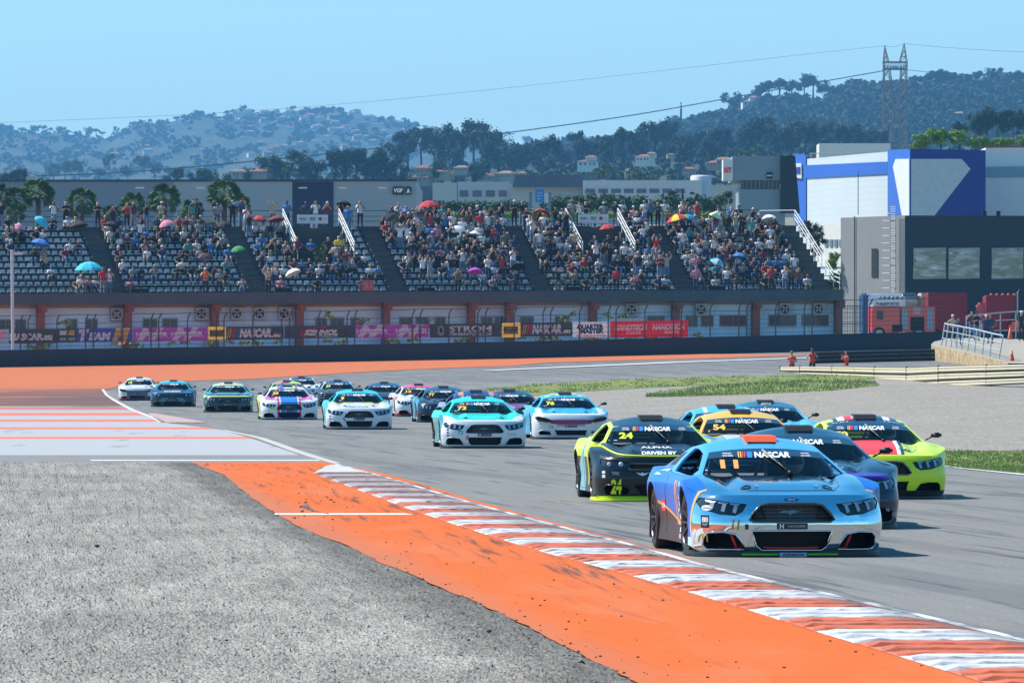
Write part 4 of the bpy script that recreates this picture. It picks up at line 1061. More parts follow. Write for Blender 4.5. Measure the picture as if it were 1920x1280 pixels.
    # exposed right mirror stump
lead_paint = M('mirror_chrome_wrap', (.60, .86, 1.0), .06, metallic=1.0, coat=1.0); x, y, z = lead_paint.coords()
side = (y > -2.02) & (x.abs() > .78); rearw = (y > -1.80)
ax = x.abs()
sideM = (ax > .80) & (y > -2.03)
lead_paint.mix(sideM & (z > .20), (.015, .14, .55)); lead_paint.mix(sideM & (y > -1.15) & (z < y * .09 + .42), (.045, .030, .028))
lead_paint.metal(sideM.inv()); lead_paint.nt.links.new(sideM.inv().k, lead_paint.p.inputs['Coat Weight']); lead_paint.nt.links.new((sideM * .30 + .06).k, lead_paint.p.inputs['Roughness']); lead_paint.nt.links.new((sideM * -.32 + .5).k, lead_paint.p.inputs['Specular IOR Level'])
lead_paint.mix((ax > .80) & (y > -2.06) & (y < -1.98), (.72, .42, .12)); lead_paint.mix((z > .72) & (y > -1.2) & (ax > .74), (.05, .22, .66))
lead_paint.mix((z < .335) & (y < -2.0), (.70, .72, .74)); lead_paint.mix((y > -1.16) & (y < -.95) & (z > .7) & (ax < .60), (.03, .05, .13))  # nose blue above, grey below: sky and ground reflections tinted into the chrome
lead_paint.bump(lead_paint.noise(3.2, None, 2), .02, .5); lead_paint = lead_paint.done()
lead_roof = car_paint('blue_roof_wrap', (.11, .50, .86), [(lambda x, y, z, m: (y > 1.0) & (x.abs() > .66), (.05, .14, .62))], metallic=.25, rough=.25)
make_car(1461, 1040, rad(5.3), 'coupe', 'chrome and sky blue racing car number 11 with orange roof vent, nearest the camera', lead_paint, lead_roof, '11', M_ORM, hatch=mm('orange_vent', (.85, .10, .02), .5, amt=.05), extra=lead_extra, mirrors=False, plate='plate_dark', num_nose=False, driver='the leading chrome blue car number 11')
# 2 dark navy car just behind
p2 = car_paint('navy_purple_wrap', (.012, .03, .075), [(lambda x, y, z, m: (z > .60) & (y > -2.5) & (y < -2.12), (.10, .03, .42)), (lambda x, y, z, m: (z < .20), (.16, .17, .19))], metallic=.35, rough=.2, coat=.2)
def x2(part, kind, root): textpart(part, kind, root, 'sponsor_lettering', [('PRIME', (.10, -1.75), .22, .36, M_GREYM, .03, .2, 't'), ('VS', (.80, .24), .05, .05, M_WH, .02, 0, 'f')])
make_car(1522, 989, rad(3.4), 'coupe', 'dark navy racing car with purple nose, half hidden behind the leading chrome car', p2, car_paint('navy_roof', (.012, .04, .09), [], metallic=.5, rough=.2), None, None, extra=x2)
# 3 lime and black 24
def x24(part, kind, root):
    t = pt(kind); polys = []
    pts = [(-.83, -1.0), (-.80, -1.5), (-.72, -1.95), (-.55, -2.22), (-.30, -2.33), (0, -2.36), (.30, -2.33), (.55, -2.22), (.72, -1.95), (.80, -1.5), (.83, -1.0)]
    pts = catmull([(a, b) for a, b in pts], 5)[:-1]; mb = MB(); mb.tube([q for q in (t(a, b) for a, b in pts) if q], .017, 5); part('lime_bonnet_line', mb.mesh('lime_bonnet_line', mm('lime_paint', C_LIME, .4, amt=.04), smooth=True))
    ML = mm('lime_paint', C_LIME, .4, amt=.04)
    textpart(part, kind, root, 'race_number', [('24', (-.67, .215), .19, .15, ML, .05, .05, 'f')])
    textpart(part, kind, root, 'sponsor_lettering', [('DRIVEN BY', (-.05, -2.13), .16, .50, M_WH, .04, .1, 't'), ('ALPHA', (-.06, -1.70), .22, .44, M_WH, .03, 0, 't'), ('HEINZ', (-.12, .40), .035, .19, M_WH, .02, 0, 'f'), ('TWD', (-.68, .405), .045, .10, M_GREYM, .03, 0, 'f')])
    polypart(part, kind, 'wing_badge', [([(-.40, .42), (-.33, .405), (-.31, .425), (-.29, .405), (-.22, .42), (-.27, .385), (-.31, .37), (-.35, .385)], M_WH, 'f'), (rect(-.86, .40, -.82, .44), M_WH, 'f'), (rect(-.86, .34, -.82, .385), M_WH, 'f')])
    mb = MB(); f = pf(kind, .006); q = [(.16, .27), (.42, .27), (.42, .10), (.20, .10)]; 
    q = [(a[0] + (b[0] - a[0]) * i / 5, a[1] + (b[1] - a[1]) * i / 5) for a, b in zip(q, q[1:] + q[:1]) for i in range(5)]; q = [f(a, b) for a, b in q]; mb.tube(q + [q[0]], .006, 4); part('lime_outline', mb.mesh('lime_outline', ML))
    polypart(part, kind, 'side_number', [([(-.7, .22), (-.45, .22), (-.20, .80), (-.42, .80)], ML, 's'), ([(-.95, .35), (-.85, .30), (-.62, .78), (-.75, .80)], ML, 's')], .004, .12)
ML = mm('lime_paint', C_LIME, .4, amt=.04)
p24 = car_paint('black_lime_wrap', (.004, .007, .012), [(lambda x, y, z, m: (x.abs() > .80) & (y > -1.2) & (z > .62), C_LIME), (lambda x, y, z, m: (x.abs() > .86) & (y > .3) & ((y * 1.2 + z * 2) < 2.2), (.20, .55, .60)), (lambda x, y, z, m: (z < .078) & (y < -2.0), C_LIME)], metallic=.0, rough=.3, coat=.12)
g24 = car_paint('lime_pillars', C_LIME, [(lambda x, y, z, m: (x.abs() < .555) & (z > 1.065), (.015, .04, .075))])
make_car(1236, 938, rad(3.3), 'muscle', 'black racing car number 24 with lime pillars and lime splitter', p24, g24, '24', ML, extra=x24, mirrors=False, splitter=ML, num_nose=False, driver='the black and lime car number 24')
# 4 lime 70
def x70(part, kind, root):
    textpart(part, kind, root, 'roof_lettering', [('SUN', (-.38, -.06), .06, .24, M_WH, .0, 0, 't'), ('SET I', (-.02, .22), .16, .36, M_WH, .0, 0, 't'), ('MMO', (.38, -.06), .06, .24, M_WH, .0, 0, 't')])
    polypart(part, kind, 'bonnet_stripe', [([(-.29, -1.08), (.29, -1.08), (.25, -2.30), (-.25, -2.30)], M_RED, 't'), ([(.29, -1.08), (.345, -1.06), (.30, -2.30), (.25, -2.30)], M_WH, 't'), ([(.345, -1.06), (.395, -1.05), (.345, -2.30), (.30, -2.30)], M_NAVY, 't'), ([(-.29, -1.08), (-.345, -1.06), (-.30, -2.30), (-.25, -2.30)][::-1], M_WH, 't'), ([(-.345, -1.06), (-.395, -1.05), (-.345, -2.30), (-.30, -2.30)][::-1], M_NAVY, 't')], .006, .1)
    polypart(part, kind, 'roof_stripe', [(rect(-.46, -.10, -.40, .9), M_NAVY, 't'), (rect(.36, -.10, .46, .9), M_NAVY, 't'), (rect(-.40, .06, -.30, .9), M_WH, 't'), (rect(-.30, .06, -.17, .9), M_RED, 't'), (rect(.26, .06, .36, .9), M_WH, 't'), (rect(-.17, .06, .26, .9), M_NAVY, 't')], .004, .12)
    polypart(part, kind, 'lower_black', [([(-.84, .09), (.84, .09), (.86, .13), (-.86, .13)], M_BLK, 'f')], .004)
    textpart(part, kind, root, 'sponsor_lettering', [('DS4-6', (-.10, .106), .025, .12, M_WH, .02, 0, 'f')])
p70 = car_paint('lime_wrap', C_LIME, [(lambda x, y, z, m: z < .13, C_BLK)])
make_car(1640, 934, rad(2.6), 'coupe', 'lime yellow racing car number 70 with red bonnet stripe and navy roof lettering', p70, car_paint('lime_roof', C_LIME, [(lambda x, y, z, m: (z > 1.06) & (x.abs() < .56) & (y < .10), (.015, .03, .08))]), '70', M_YEL, extra=x70, num_nose=False, driver='the lime car number 70', splitter=M_BLK)
# 5 yellow 54
p54 = car_paint('yellow_blue_wrap', (.12, .45, .72), [(lambda x, y, z, m: (z > .7) & (y > -1.3), (.86, .50, .02)), (lambda x, y, z, m: (x.abs() < .4) & (y < -1.2), C_WHITE)])
make_car(1405, 908, rad(3.6), 'coupe', 'yellow roofed racing car number 54 behind the leading car', p54, car_paint('yellow_roof', (.92, .50, .004), [(lambda x, y, z, m: (z < 1.0) & (y > .3), (.12, .45, .72))]), '54', M_YEL, num_nose=False)
# 6, 7 light blue cars
p6 = car_paint('sky_blue_wrap', (.10, .55, .80), [(lambda x, y, z, m: m.noise(2.2) > .55, (.55, .75, .85))])
make_car(1376, 884, rad(3.6), 'coupe', 'sky blue racing car with round mirrors behind the yellow number 54', p6, car_paint('sky_blue_roof', (.08, .50, .76), [(lambda x, y, z, m: (x.abs() > .35) & (x.abs() < .42), C_WHITE)]), None, None)
p7 = car_paint('pale_blue_wrap', (.12, .52, .80), [(lambda x, y, z, m: (z < .5), (.35, .60, .78))])
def x7(part, kind, root): textpart(part, kind, root, 'roof_lettering', [('JS76', (0, .02), .14, .22, M_WH, .03, .2, 't')])
make_car(1444, 862, rad(1.6), 'coupe', 'pale blue racing car with dark roof, rearmost of the right hand group', p7, car_paint('teal_dark_roof', (.03, .16, .24), [(lambda x, y, z, m: x.abs() > .60, (.12, .52, .80))]), None, None, extra=x7)
# 8 teal 73
M_TNUM = mm('teal_number', (.10, .42, .50), .4); M_TEAL = mm('teal_paint', C_TEAL, .4)
def x73(part, kind, root):
    textpart(part, kind, root, 'race_number', [('73', (-.55, .37), .095, .12, M_TNUM, .04, .1, 'f')])
    textpart(part, kind, root, 'sponsor_lettering', [('Brofer', (.62, .34), .055, .20, M_GREYM, .02, 0, 'f'), ('BLUE GO DESIGNS', (0, -2.25), .09, .52, M_GREYM, .01, 0, 't'), ('SPORT', (0, -1.7), .08, .30, M_TNUM, .03, .1, 't')])
    polypart(part, kind, 'sponsor_sticker', [(rect(-.845, .14 + .07 * i, -.805, .18 + .07 * i), M_BLK, 'f') for i in range(5)] + [(rect(-.42, .20, -.36, .30), M_RED, 'f')])
p73 = car_paint('teal_white_wrap', C_WHITE, [(lambda x, y, z, m: (z > .645) & (y > -2.22) & (x.abs() < .62 + (y + 2.2) * .35), C_TEAL), (lambda x, y, z, m: (x.abs() > .90) & (y > -2.0), (.05, .35, .36)), (lambda x, y, z, m: (y > -1.2) & (z > .7), C_TEAL)])
make_car(904, 840, rad(3.6), 'coupe', 'white racing car number 73 with turquoise bonnet and roof in the middle of the track', p73, car_paint('turquoise_roof', C_TEAL, []), '73', M_YEL, extra=x73, num_nose=False, driver='the turquoise and white car number 73')
# 9 blue 76 saloon
def x76(part, kind, root):
    polypart(part, kind, 'grille_bar', [([(-.50, .425), (-.30, .405), (.30, .405), (.50, .425), (.54, .485), (-.54, .485)], mm('magenta_band', (.42, .02, .12), .4), 'f'), (rect(-.36, .345, .36, .365), mm('magenta_band', (.42, .02, .12), .4), 'f')], .012)
    polypart(part, kind, 'yellow_square', [(rect(-.52 + .14 * i, .0 + .16 * (i % 2), -.40 + .14 * i, .14 + .16 * (i % 2)), mm('yellow_square', (.75, .78, .10), .5), 't') for i in range(8) if i not in (3, 4)], .005)
    textpart(part, kind, root, 'race_number', [('76', (-.50, .33), .07, .12, mm('green_number', (.20, .50, .15), .4), .04, .1, 'f')])
p76 = car_paint('blue_white_wrap', C_WHITE, [(lambda x, y, z, m: (z > .655 + m.noise(4) * .05) & (x.abs() < .70), (.04, .42, .82)), (lambda x, y, z, m: (x.abs() > .86) & (y > -1.9), (.06, .50, .80)), (lambda x, y, z, m: (y > -1.2) & (z > .7), (.05, .45, .80))])
make_car(1066, 823, rad(3.3), 'saloon', 'light blue and white racing car number 76 with magenta grille', p76, car_paint('azure_roof', (.05, .48, .82), []), '76', mm('bright_yellow', (.85, .80, .02), .4), extra=x76, num_nose=False)
# 10 white and cyan
def x10(part, kind, root):
    textpart(part, kind, root, 'sponsor_lettering', [('SPEEDHOUSE', (-.06, -2.16), .15, .66, M_TNUM, .03, .15, 't')])
    polypart(part, kind, 'sponsor_sticker', [(rect(-.86, .16 + .075 * i, -.82, .20 + .075 * i), M_BLK, 'f') for i in range(4)] + [([(-.48, .34), (-.45, .36), (-.38, .26), (-.42, .26)], mm('dark_mark', (.06, .03, .10), .5), 'f')])
p10 = car_paint('white_cyan_wrap', C_WHITE, [(lambda x, y, z, m: (z > .7) & (y > -1.55) & (x.abs() > .12), (.70, .62, .12)), (lambda x, y, z, m: (x.abs() > .88) & (y > -2.0), (.10, .58, .60)), (lambda x, y, z, m: (y > -1.0) & (z > .72), C_CYAN)])
make_car(672, 805, rad(2.6), 'coupe', 'white racing car with cyan roof and yellow bonnet corners, beside the striped number 30', p10, car_paint('cyan_roof', (.04, .60, .74), []), '9', mm('dull_yellow', (.75, .58, .12), .4), extra=x10, num_nose=False)
# 11 pink blue white 30
p30 = car_paint('pink_blue_white_wrap', C_WHITE, [(lambda x, y, z, m: (z > .66) & (x.abs() < .80) & (y > -2.0), (.78, .12, .42)), (lambda x, y, z, m: (x.abs() < .44), C_WHITE), (lambda x, y, z, m: (x.abs() < .40) & (x.abs() > .33), (.75, .06, .20)), (lambda x, y, z, m: (x.abs() < .28), (.02, .20, .66)), (lambda x, y, z, m: (x.abs() > .9) & (y > -1.3), (.62, .80, .05))])
g30 = car_paint('white_pink_roof', C_WHITE, [(lambda x, y, z, m: (x.abs() > .26) & (x.abs() < .34), (.75, .06, .20)), (lambda x, y, z, m: (x < -.14) & (x > -.26), (.02, .20, .66)), (lambda x, y, z, m: (x > .12) & (x < .26), (.6, .8, .05))])
def x30(part, kind, root): textpart(part, kind, root, 'race_number', [('12', (-.58, .40), .06, .09, M_LIMEN, .04, .1, 'f')]); polypart(part, kind, 'stripe_square', [(rect(-.66, .37, -.50, .45), M_LIMEN, 'f')], .004)
M_LIMEN = mm('lime_number', (.55, .80, .05), .4)
make_car(541, 787, rad(3.4), 'coupe', 'white racing car number 30 with pink bonnet and wide blue centre stripe', p30, g30, '30', M_YEL, extra=x30, num_nose=False)
# 12 dark green and yellow
p12 = car_paint('green_yellow_wrap', (.015, .045, .055), [(lambda x, y, z, m: (z > .64) & (z < .675) & (y < -1.9), (.75, .72, .12)), (lambda x, y, z, m: (x.abs() > .85) & (m.noise(3) > .52), (.55, .60, .22)), (lambda x, y, z, m: (z > .72) & (y > -2), (.08, .25, .30))])
make_car(428, 773, rad(2.2), 'coupe', 'dark green racing car with pale yellow roof and yellow line across its nose', p12, car_paint('pale_yellow_roof', (.60, .68, .35), [(lambda x, y, z, m: x.abs() > .60, (.10, .40, .36))]), None, None)
# 13 dark blue with cyan roof and chevrons
def x13(part, kind, root):
    MC = mm('cyan_chevron', (.03, .38, .48), .4); P_ = []
    for s in (-1, 1):
        for k in range(3):
            a = .22 + .10 * k; q = [(s * (a - .05), .42), (s * a, .42), (s * (a + .16), .25), (s * (a + .11), .25)]; P_.append((q if s > 0 else q[::-1], MC, 'f'))
    polypart(part, kind, 'chevron', P_, .02); textpart(part, kind, root, 'sponsor_lettering', [('MOTORSPORT', (0, -2.08), .18, .75, M_WH, .03, .1, 't'), ('RACING', (0, -1.55), .08, .60, M_GREYM, .03, .1, 't')])
p13 = car_paint('dark_blue_wrap', (.012, .03, .055), [(lambda x, y, z, m: (z > .62) & (y > -2.3) & (y < -2.0), (.03, .12, .35))])
make_car(324, 763, rad(1.8), 'muscle', 'dark blue racing car with cyan roof and cyan chevrons on its nose', p13, car_paint('cyan_roof_two', (.05, .50, .62), []), None, None, extra=x13)
# 14 white last car
p14 = car_paint('white_red_wrap', C_WHITE, [(lambda x, y, z, m: z < .15, (.55, .05, .08)), (lambda x, y, z, m: (z < .50) & (x.abs() < .52) & (y < -2.1), (.14, .13, .20))])
make_car(259, 751, rad(.6), 'saloon', 'plain white racing car with red skirt, last in line at the far left', p14, car_paint('white_roof', C_WHITE, []), '16', mm('neon_yellow', (.70, .90, .05), .4), num_nose=False)
# cars hidden behind others in the middle
def simple_car(u, v, yaw, kind, label, base, roof, number=None, nc=None, layers=(), rl=()):
    n = label.split(' racing')[0].replace(' ', '_'); return make_car(u, v, yaw, kind, label, car_paint(n + '_wrap', base, list(layers)), car_paint(n + '_roof', roof, list(rl)), number, nc, num_nose=False)
simple_car(566, 751, rad(2), 'coupe', 'small white sided racing car with navy roof, farthest of the middle group', C_WHITE, (.03, .06, .14), rl=[(lambda x, y, z, m: x.abs() > .50, C_WHITE)])
simple_car(538, 765, rad(2), 'coupe', 'racing car with lime and pink roof seen over the pink and blue striped car', (.05, .06, .09), (.55, .06, .22), rl=[(lambda x, y, z, m: (m.noise(2.5) > .5), (.55, .85, .05))])
simple_car(634, 762, rad(2.4), 'muscle', 'grey racing car with white pillars and a lime number behind the cyan roofed car', (.05, .06, .08), (.62, .66, .72), 'II', M_LIMEN, rl=[(lambda x, y, z, m: (x.abs() < .52) & (z > 1.06), (.03, .06, .14))])
simple_car(722, 772, rad(2.4), 'coupe', 'dark navy racing car with pink flashes behind the white car with cyan roof', (.02, .035, .08), (.03, .07, .16), layers=[(lambda x, y, z, m: (z > .62) & (y < -2.0) & (x.abs() > .3), (.60, .08, .18))])
simple_car(790, 781, rad(4.5), 'coupe', 'white racing car with pink roof half hidden behind dark number 77', C_WHITE, (.72, .10, .22), '12', M_YEL, layers=[(lambda x, y, z, m: (x.abs() > .86) & (m.noise(3) > .55), (.70, .12, .15)), (lambda x, y, z, m: z < .14, (.7, .06, .08))], rl=[(lambda x, y, z, m: x.abs() > .58, C_WHITE)])
simple_car(836, 792, rad(3.6), 'coupe', 'black racing car number 77 beside the turquoise and white car', (.01, .02, .035), (.03, .07, .12), '77', M_YEL, layers=[(lambda x, y, z, m: (x.abs() > .88) & (y > -1.9) & ((y * 3).sin() > .3), (.08, .40, .62))])
simple_car(898, 812, rad(3.4), 'coupe', 'lilac racing car with navy and orange roof directly behind the turquoise car', (.35, .30, .62), (.02, .03, .25), None, None, rl=[(lambda x, y, z, m: ((x + .42).abs() < .07) | ((x - .42).abs() < .07), (.80, .25, .05))])
simple_car(960, 808, rad(3.0), 'coupe', 'dark racing car with pink sides behind the light blue number 76', (.30, .05, .16), (.03, .04, .09), None, None, layers=[(lambda x, y, z, m: m.noise(2.5) > .5, (.04, .05, .12))], rl=[(lambda x, y, z, m: (y > .2) & (x < -.2), (.55, .05, .10))])
# ================================================================== PIT WALL, FENCE, BANNERS
PAL = dict(white=(.72, .72, .74), black=(.018, .018, .022), navy=(.03, .05, .13), blue=(.04, .20, .55), grey=(.28, .29, .31), red=(.50, .03, .04), pink=(.70, .25, .35), teal=(.04, .35, .36), beige=(.50, .40, .28), brown=(.14, .08, .05), green=(.05, .28, .08), yellow=(.75, .58, .05), orange=(.75, .22, .05), maroon=(.18, .025, .04), olive=(.16, .16, .08), lime=(.35, .75, .08), denim=(.12, .20, .34), purple=(.42, .04, .50), cyan=(.03, .50, .66))
def vinyl(name, col, rough=.7, amt=.1):
    m_ = mm(name, col, rough, amt=amt); nt = m_.node_tree
    if 'v' not in m_:
        m_['v'] = 1; p_ = nt.nodes['Principled BSDF']; t_ = nt.nodes.new('ShaderNodeBsdfTranslucent'); x_ = nt.nodes.new('ShaderNodeMixShader'); x_.inputs[0].default_value = .35; lk = p_.inputs['Base Color'].links[0].from_socket; nt.links.new(lk, t_.inputs[0]); nt.links.new(p_.outputs[0], x_.inputs[1]); nt.links.new(t_.outputs[0], x_.inputs[2]); nt.links.new(x_.outputs[0], nt.nodes['Material Output'].inputs['Surface'])
    return m_
def pal(n): return mm('cloth_' + n, PAL[n], .85, amt=.10)
SKINS = [mm('skin_light', (.48, .29, .20), .6), mm('skin_tan', (.34, .19, .12), .6), mm('skin_dark', (.16, .09, .06), .6)]
HAIRS = [mm('hair_dark', (.018, .013, .010), .7), mm('hair_brown', (.06, .035, .02), .7), mm('hair_fair', (.30, .20, .10), .7)]
M_CONC = simple('stand_concrete', (.085, .10, .11), .9, amt=.3, scale=.7); M_CONCD = simple('dark_concrete', (.10, .10, .10), .9, amt=.3, scale=.8)
M_GALV = mm('galvanised_steel', (.42, .44, .46), .45, metallic=.4); M_DST = mm('dark_steel', (.05, .055, .065), .5, metallic=.3); M_WRAIL = mm('white_rail', (.74, .74, .72), .5)
def wall_y(u): return lerpt(u, (-100, 960, 1800), (489, 493.5, 497))
# the dark wall
def strip_wall(us, y_of, z0, z1, th):
    mb = MB(); vs = []
    for u in us:
        y = y_of(u); x = (u - 960) * y / FP; g_ = gz(x, y); vs += [(x, y, g_ + z0), (x, y, g_ + z1), (x, y + th, g_ + z1), (x, y + th, g_ + z0)]
    fs = [(4 * i + k, 4 * i + 4 + k, 4 * i + 4 + (k + 1) % 4, 4 * i + (k + 1) % 4) for i in range(len(us) - 1) for k in range(4)]
    fs += [(3, 2, 1, 0), tuple(4 * (len(us) - 1) + k for k in range(4))]; return mb.add(vs, fs)
m = M('dark_wall_panels', (.020, .028, .045), .7); x, y, z = m.coords(True); m.mix((x * .25).frac().smooth(.0, .012).inv() * .5, (.012, .016, .025)); m.scale_col(m.noise(.6, m.vec(x, y, z * 3)) * .6 + .7); M_WALL = m.done()
wroot = tag(strip_wall(range(-100, 1800, 40), wall_y, -.3, 1.16, .35).build('barrier_wall', M_WALL), 'long dark blue tyre wall cover below the advertising banners', 'wall')
# catch fence: curved posts in pairs, wires
fence = empty('catch_fence', on_ground(900, 494), label='tall wire catch fence with curved posts on top of the dark wall', cat='fence')
fl = fence.location.copy()
posts = []
u = -70
while u < 1640:
    posts += [u, u + 54, u + 108]; u += 122.5
for i, u in enumerate(posts):
    y = wall_y(u) + .12; x = (u - 960) * y / FP; g_ = gz(x, y) + 1.1
    MB().tube([Vector((x, y, g_)) - fl, Vector((x, y, g_ + 1.85)) - fl, Vector((x + .06, y - .10, g_ + 2.05)) - fl, Vector((x + .2, y - .35, g_ + 2.32)) - fl], .048, 5).build('fence_post', M_DST, fence)
for hh, rr in [(.25, .012), (.55, .012), (.85, .012), (1.15, .012), (1.45, .014), (1.75, .02), (2.3, .026)]:
    pts = []
    for u in range(-80, 1790, 20):
        y = wall_y(u) + .10 - (.33 if hh > 2.2 else 0); x = (u - 960) * y / FP; pts.append(Vector((x + (.2 if hh > 2.2 else 0), y, gz(x, y) + 1.1 + hh + .02 * math.sin(u))) - fl)
    MB().tube(pts, rr, 4).build('fence_wire', M_DST, fence)
mb = MB()
for u in range(-80, 1780, 6):
    y = wall_y(u) + .11; x = (u - 960) * y / FP; g_ = gz(x, y) + 1.1; mb.tube([Vector((x, y, g_)) - fl, Vector((x, y, g_ + 1.8)) - fl], .0035, 3, caps=False)
mb.build('wire_mesh', M_DST, fence)
# banners behind the posts
def bz(u): return 617.5 - (u / 1290.0) * 16.5
def banner(u0, u1, mat_, label, draw=None, dv=0, h=25.5):
    um = (u0 + u1) / 2; y = wall_y(um) + .22
    base = at(um, bz(um) + h + dv, y); root = empty('banner', base, math.atan2(wall_y(u1) - wall_y(u0), (u1 - u0) * y / FP), label=label, cat='banner', group='advertising banners on the catch fence')
    k = FP / y; W_ = (u1 - u0) / k; H_ = h / k; tilt = 16.5 / 1290.0
    P = lambda a, b, off=0: (a, .03 * math.sin(a * 3 + b) - off, b + a * tilt)
    mb = MB(); n = max(2, int(W_ / .3)); vs = []
    for i in range(n + 1):
        a = -W_ / 2 + W_ * i / n; vs += [P(a, 0), P(a, H_)]
    mb.add(vs, [(2 * i, 2 * i + 2, 2 * i + 3, 2 * i + 1) for i in range(n)]); o = mb.build('banner_sheet', mat_, root)
    if draw:
        t = MB(); mats = []
        def T(s, cu, cv, hp, wp, m_, bold=.03, shear=0, off=.03):
            """centre cu (photo px), cv fraction of height, hp height fraction, wp photo px wide"""
            if m_ not in mats: mats.append(m_)
            put_text(t, s, ((cu - um) / k, cv * H_), hp * H_, wp / k, lambda a, b: P(a, b, off), mats.index(m_), bold=bold, shear=shear)
        def Q(pts, m_, off=.015):
            if m_ not in mats: mats.append(m_)
            put_poly(t, [((a - um) / k, b * H_) for a, b in pts], lambda a, b: P(a, b, off), mats.index(m_), .4)
        draw(T, Q); t.build('banner_lettering', mats, root)
    return root
B_DK = vinyl('banner_dark', (.035, .04, .045), .7, amt=.1); B_NV = vinyl('banner_navy', (.035, .05, .22), .7, amt=.1); B_PU = vinyl('banner_purple', (.24, .045, .27), .7, amt=.1); B_YE = vinyl('banner_yellow', (.78, .50, .07), .7, amt=.1); B_RD = vinyl('banner_red', (.58, .015, .03), .7, amt=.1); B_WH = vinyl('banner_white', (.62, .62, .68), .7, amt=.1); T_W = vinyl('banner_white_ink', (.85, .85, .86), .7, amt=.03); T_O = vinyl('banner_gold_ink', (.85, .50, .10), .7, amt=.03); T_B = vinyl('banner_blue_ink', (.02, .25, .65), .7, amt=.03); T_R = vinyl('banner_red_ink', (.70, .05, .07), .7, amt=.03); T_N = vinyl('banner_navy_ink', (.02, .03, .12), .7, amt=.03); T_G = vinyl('banner_grey_ink', (.40, .42, .45), .7, amt=.03)
def hoos(c):
    def d(T, Q):
        for a in c:
            Q([(a - 18, .95), (a - 8, .95), (a - 4, .55), (a + 6, .62), (a + 10, .98), (a + 22, .98), (a + 14, .55), (a + 4, .05), (a - 8, .05), (a - 3, .42), (a - 12, .38), (a - 18, .02), (a - 30, .08), (a - 22, .40)], mm('banner_lilac_ink', (.60, .50, .66), .7, amt=.03)); T('HOOSIER', a, .50, .30, 60, T_W, .05)
    return d
def bars(Q, a):
    for i, (m_, w_) in enumerate(((T_O, 2.2), (T_O, 2.2), (T_R, 3), (T_R, 3), (T_B, 8))):
        x = a + (0, 4, 8.5, 13, 18)[i]; Q([(x, .15), (x + w_, .15), (x + w_ + 4, .85), (x + 4, .85)], m_)
banner(-60, 17, mm('banner_pale', (.35, .50, .65), .7, amt=.4), 'pale blue and pink banner cut by the left edge of the photo', lambda T, Q: Q([(-20, .1), (0, .1), (10, .9), (-12, .9)], mm('banner_pink_ink', (.75, .30, .40), .7)), h=27)
banner(17, 108, B_DK, 'dark banner reading NASCAR.eu in white, leftmost of its kind', lambda T, Q: T('NASCAR.eu', 58, .47, .42, 80, T_W, .06), h=27)
banner(108, 145, B_DK, 'dark banner with small gold and white logo rows', lambda T, Q: (Q([(112, .55), (124, .55), (126, .85), (112, .85)], T_W), Q([(127, .55), (140, .5), (139, .9), (130, .85)], T_O), Q([(112, .15), (124, .15), (124, .35), (112, .35)], T_G), Q([(128, .15), (141, .15), (141, .35), (128, .35)], T_G)), h=26)
banner(145, 248, B_NV, 'navy banner reading TEAM FJ in white and gold', lambda T, Q: (T('T', 157, .5, .72, 20, T_W, .08, .2), T('EAM', 187, .42, .5, 42, T_W, .06, .2), T('FJ', 227, .5, .8, 34, T_O, .08, .25)), h=26)
banner(249, 389, B_PU, 'wide purple banner reading HOOSIER twice, left of the yellow badge', hoos((285, 351)), h=26)
def euro(a): return lambda T, Q: (Q([(a - 15, .25), (a + 12, .25), (a + 12, .75), (a - 15, .75)], B_DK, .012), T('NASCAR', a - 1, .60, .14, 20, T_O, .02), T('EURO SERIES', a - 1, .38, .14, 24, T_O, .02))
banner(390, 424, B_YE, 'yellow banner with black badge beside the NASCAR.eu banner, left one', euro(408), h=25)
banner(424, 532, B_DK, 'dark banner reading NASCAR.eu with coloured bars, left of the red swoosh banner', lambda T, Q: (bars(Q, 425), T('NASCAR', 479, .50, .58, 60, T_W, .07, .2), T('.eu', 518, .36, .34, 18, T_W, .06, .1)), h=25)
def ken(T, Q):
    n = 14; a = [(562 + 52 * (i / n), .50 + .45 * math.sin(i / n * 1.6)) for i in range(n + 1)]; b = [(566 + 44 * (i / n), .42 + .40 * math.sin(i / n * 1.5)) for i in range(n, -1, -1)]; Q(a + b, T_R); Q([(562, .50), (560, .35), (566, .12), (574, .08), (568, .30), (567, .48)], T_R); T('KENNOL', 602, .45, .36, 64, T_W, .08, .35); T('PERFORMANCE OIL', 612, .15, .12, 42, T_W, .02, .2)
banner(533, 665, B_DK, 'dark banner reading KENNOL under a red swoosh', ken, h=24)
banner(666, 804, B_PU, 'wide purple banner reading HOOSIER twice, right of the red swoosh banner', hoos((698, 772)), h=25)
def strom(T, Q):
    Q([(822, .2), (826, .1), (831, .2), (833, .5), (830, .85), (823, .85), (820, .5)], T_G); Q([(824, .35), (829, .35), (829, .7), (824, .7)], B_DK, .03); T('STROM', 882, .62, .42, 80, T_W, .03); T('STROMWATCHES.COM', 882, .22, .20, 80, T_W, .03)
banner(805, 940, B_DK, 'dark banner reading STROM in wide white capitals', strom, h=26)
banner(941, 976, B_YE, 'yellow banner with black badge between STROM and NASCAR.eu banners', euro(959), h=27)
banner(976, 1073, B_DK, 'dark banner reading NASCAR.eu with coloured bars, right of the STROM banner', lambda T, Q: (bars(Q, 978), T('NASCAR', 1025, .52, .58, 56, T_W, .07, .2), T('.eu', 1062, .38, .34, 16, T_W, .06, .1)), h=26)
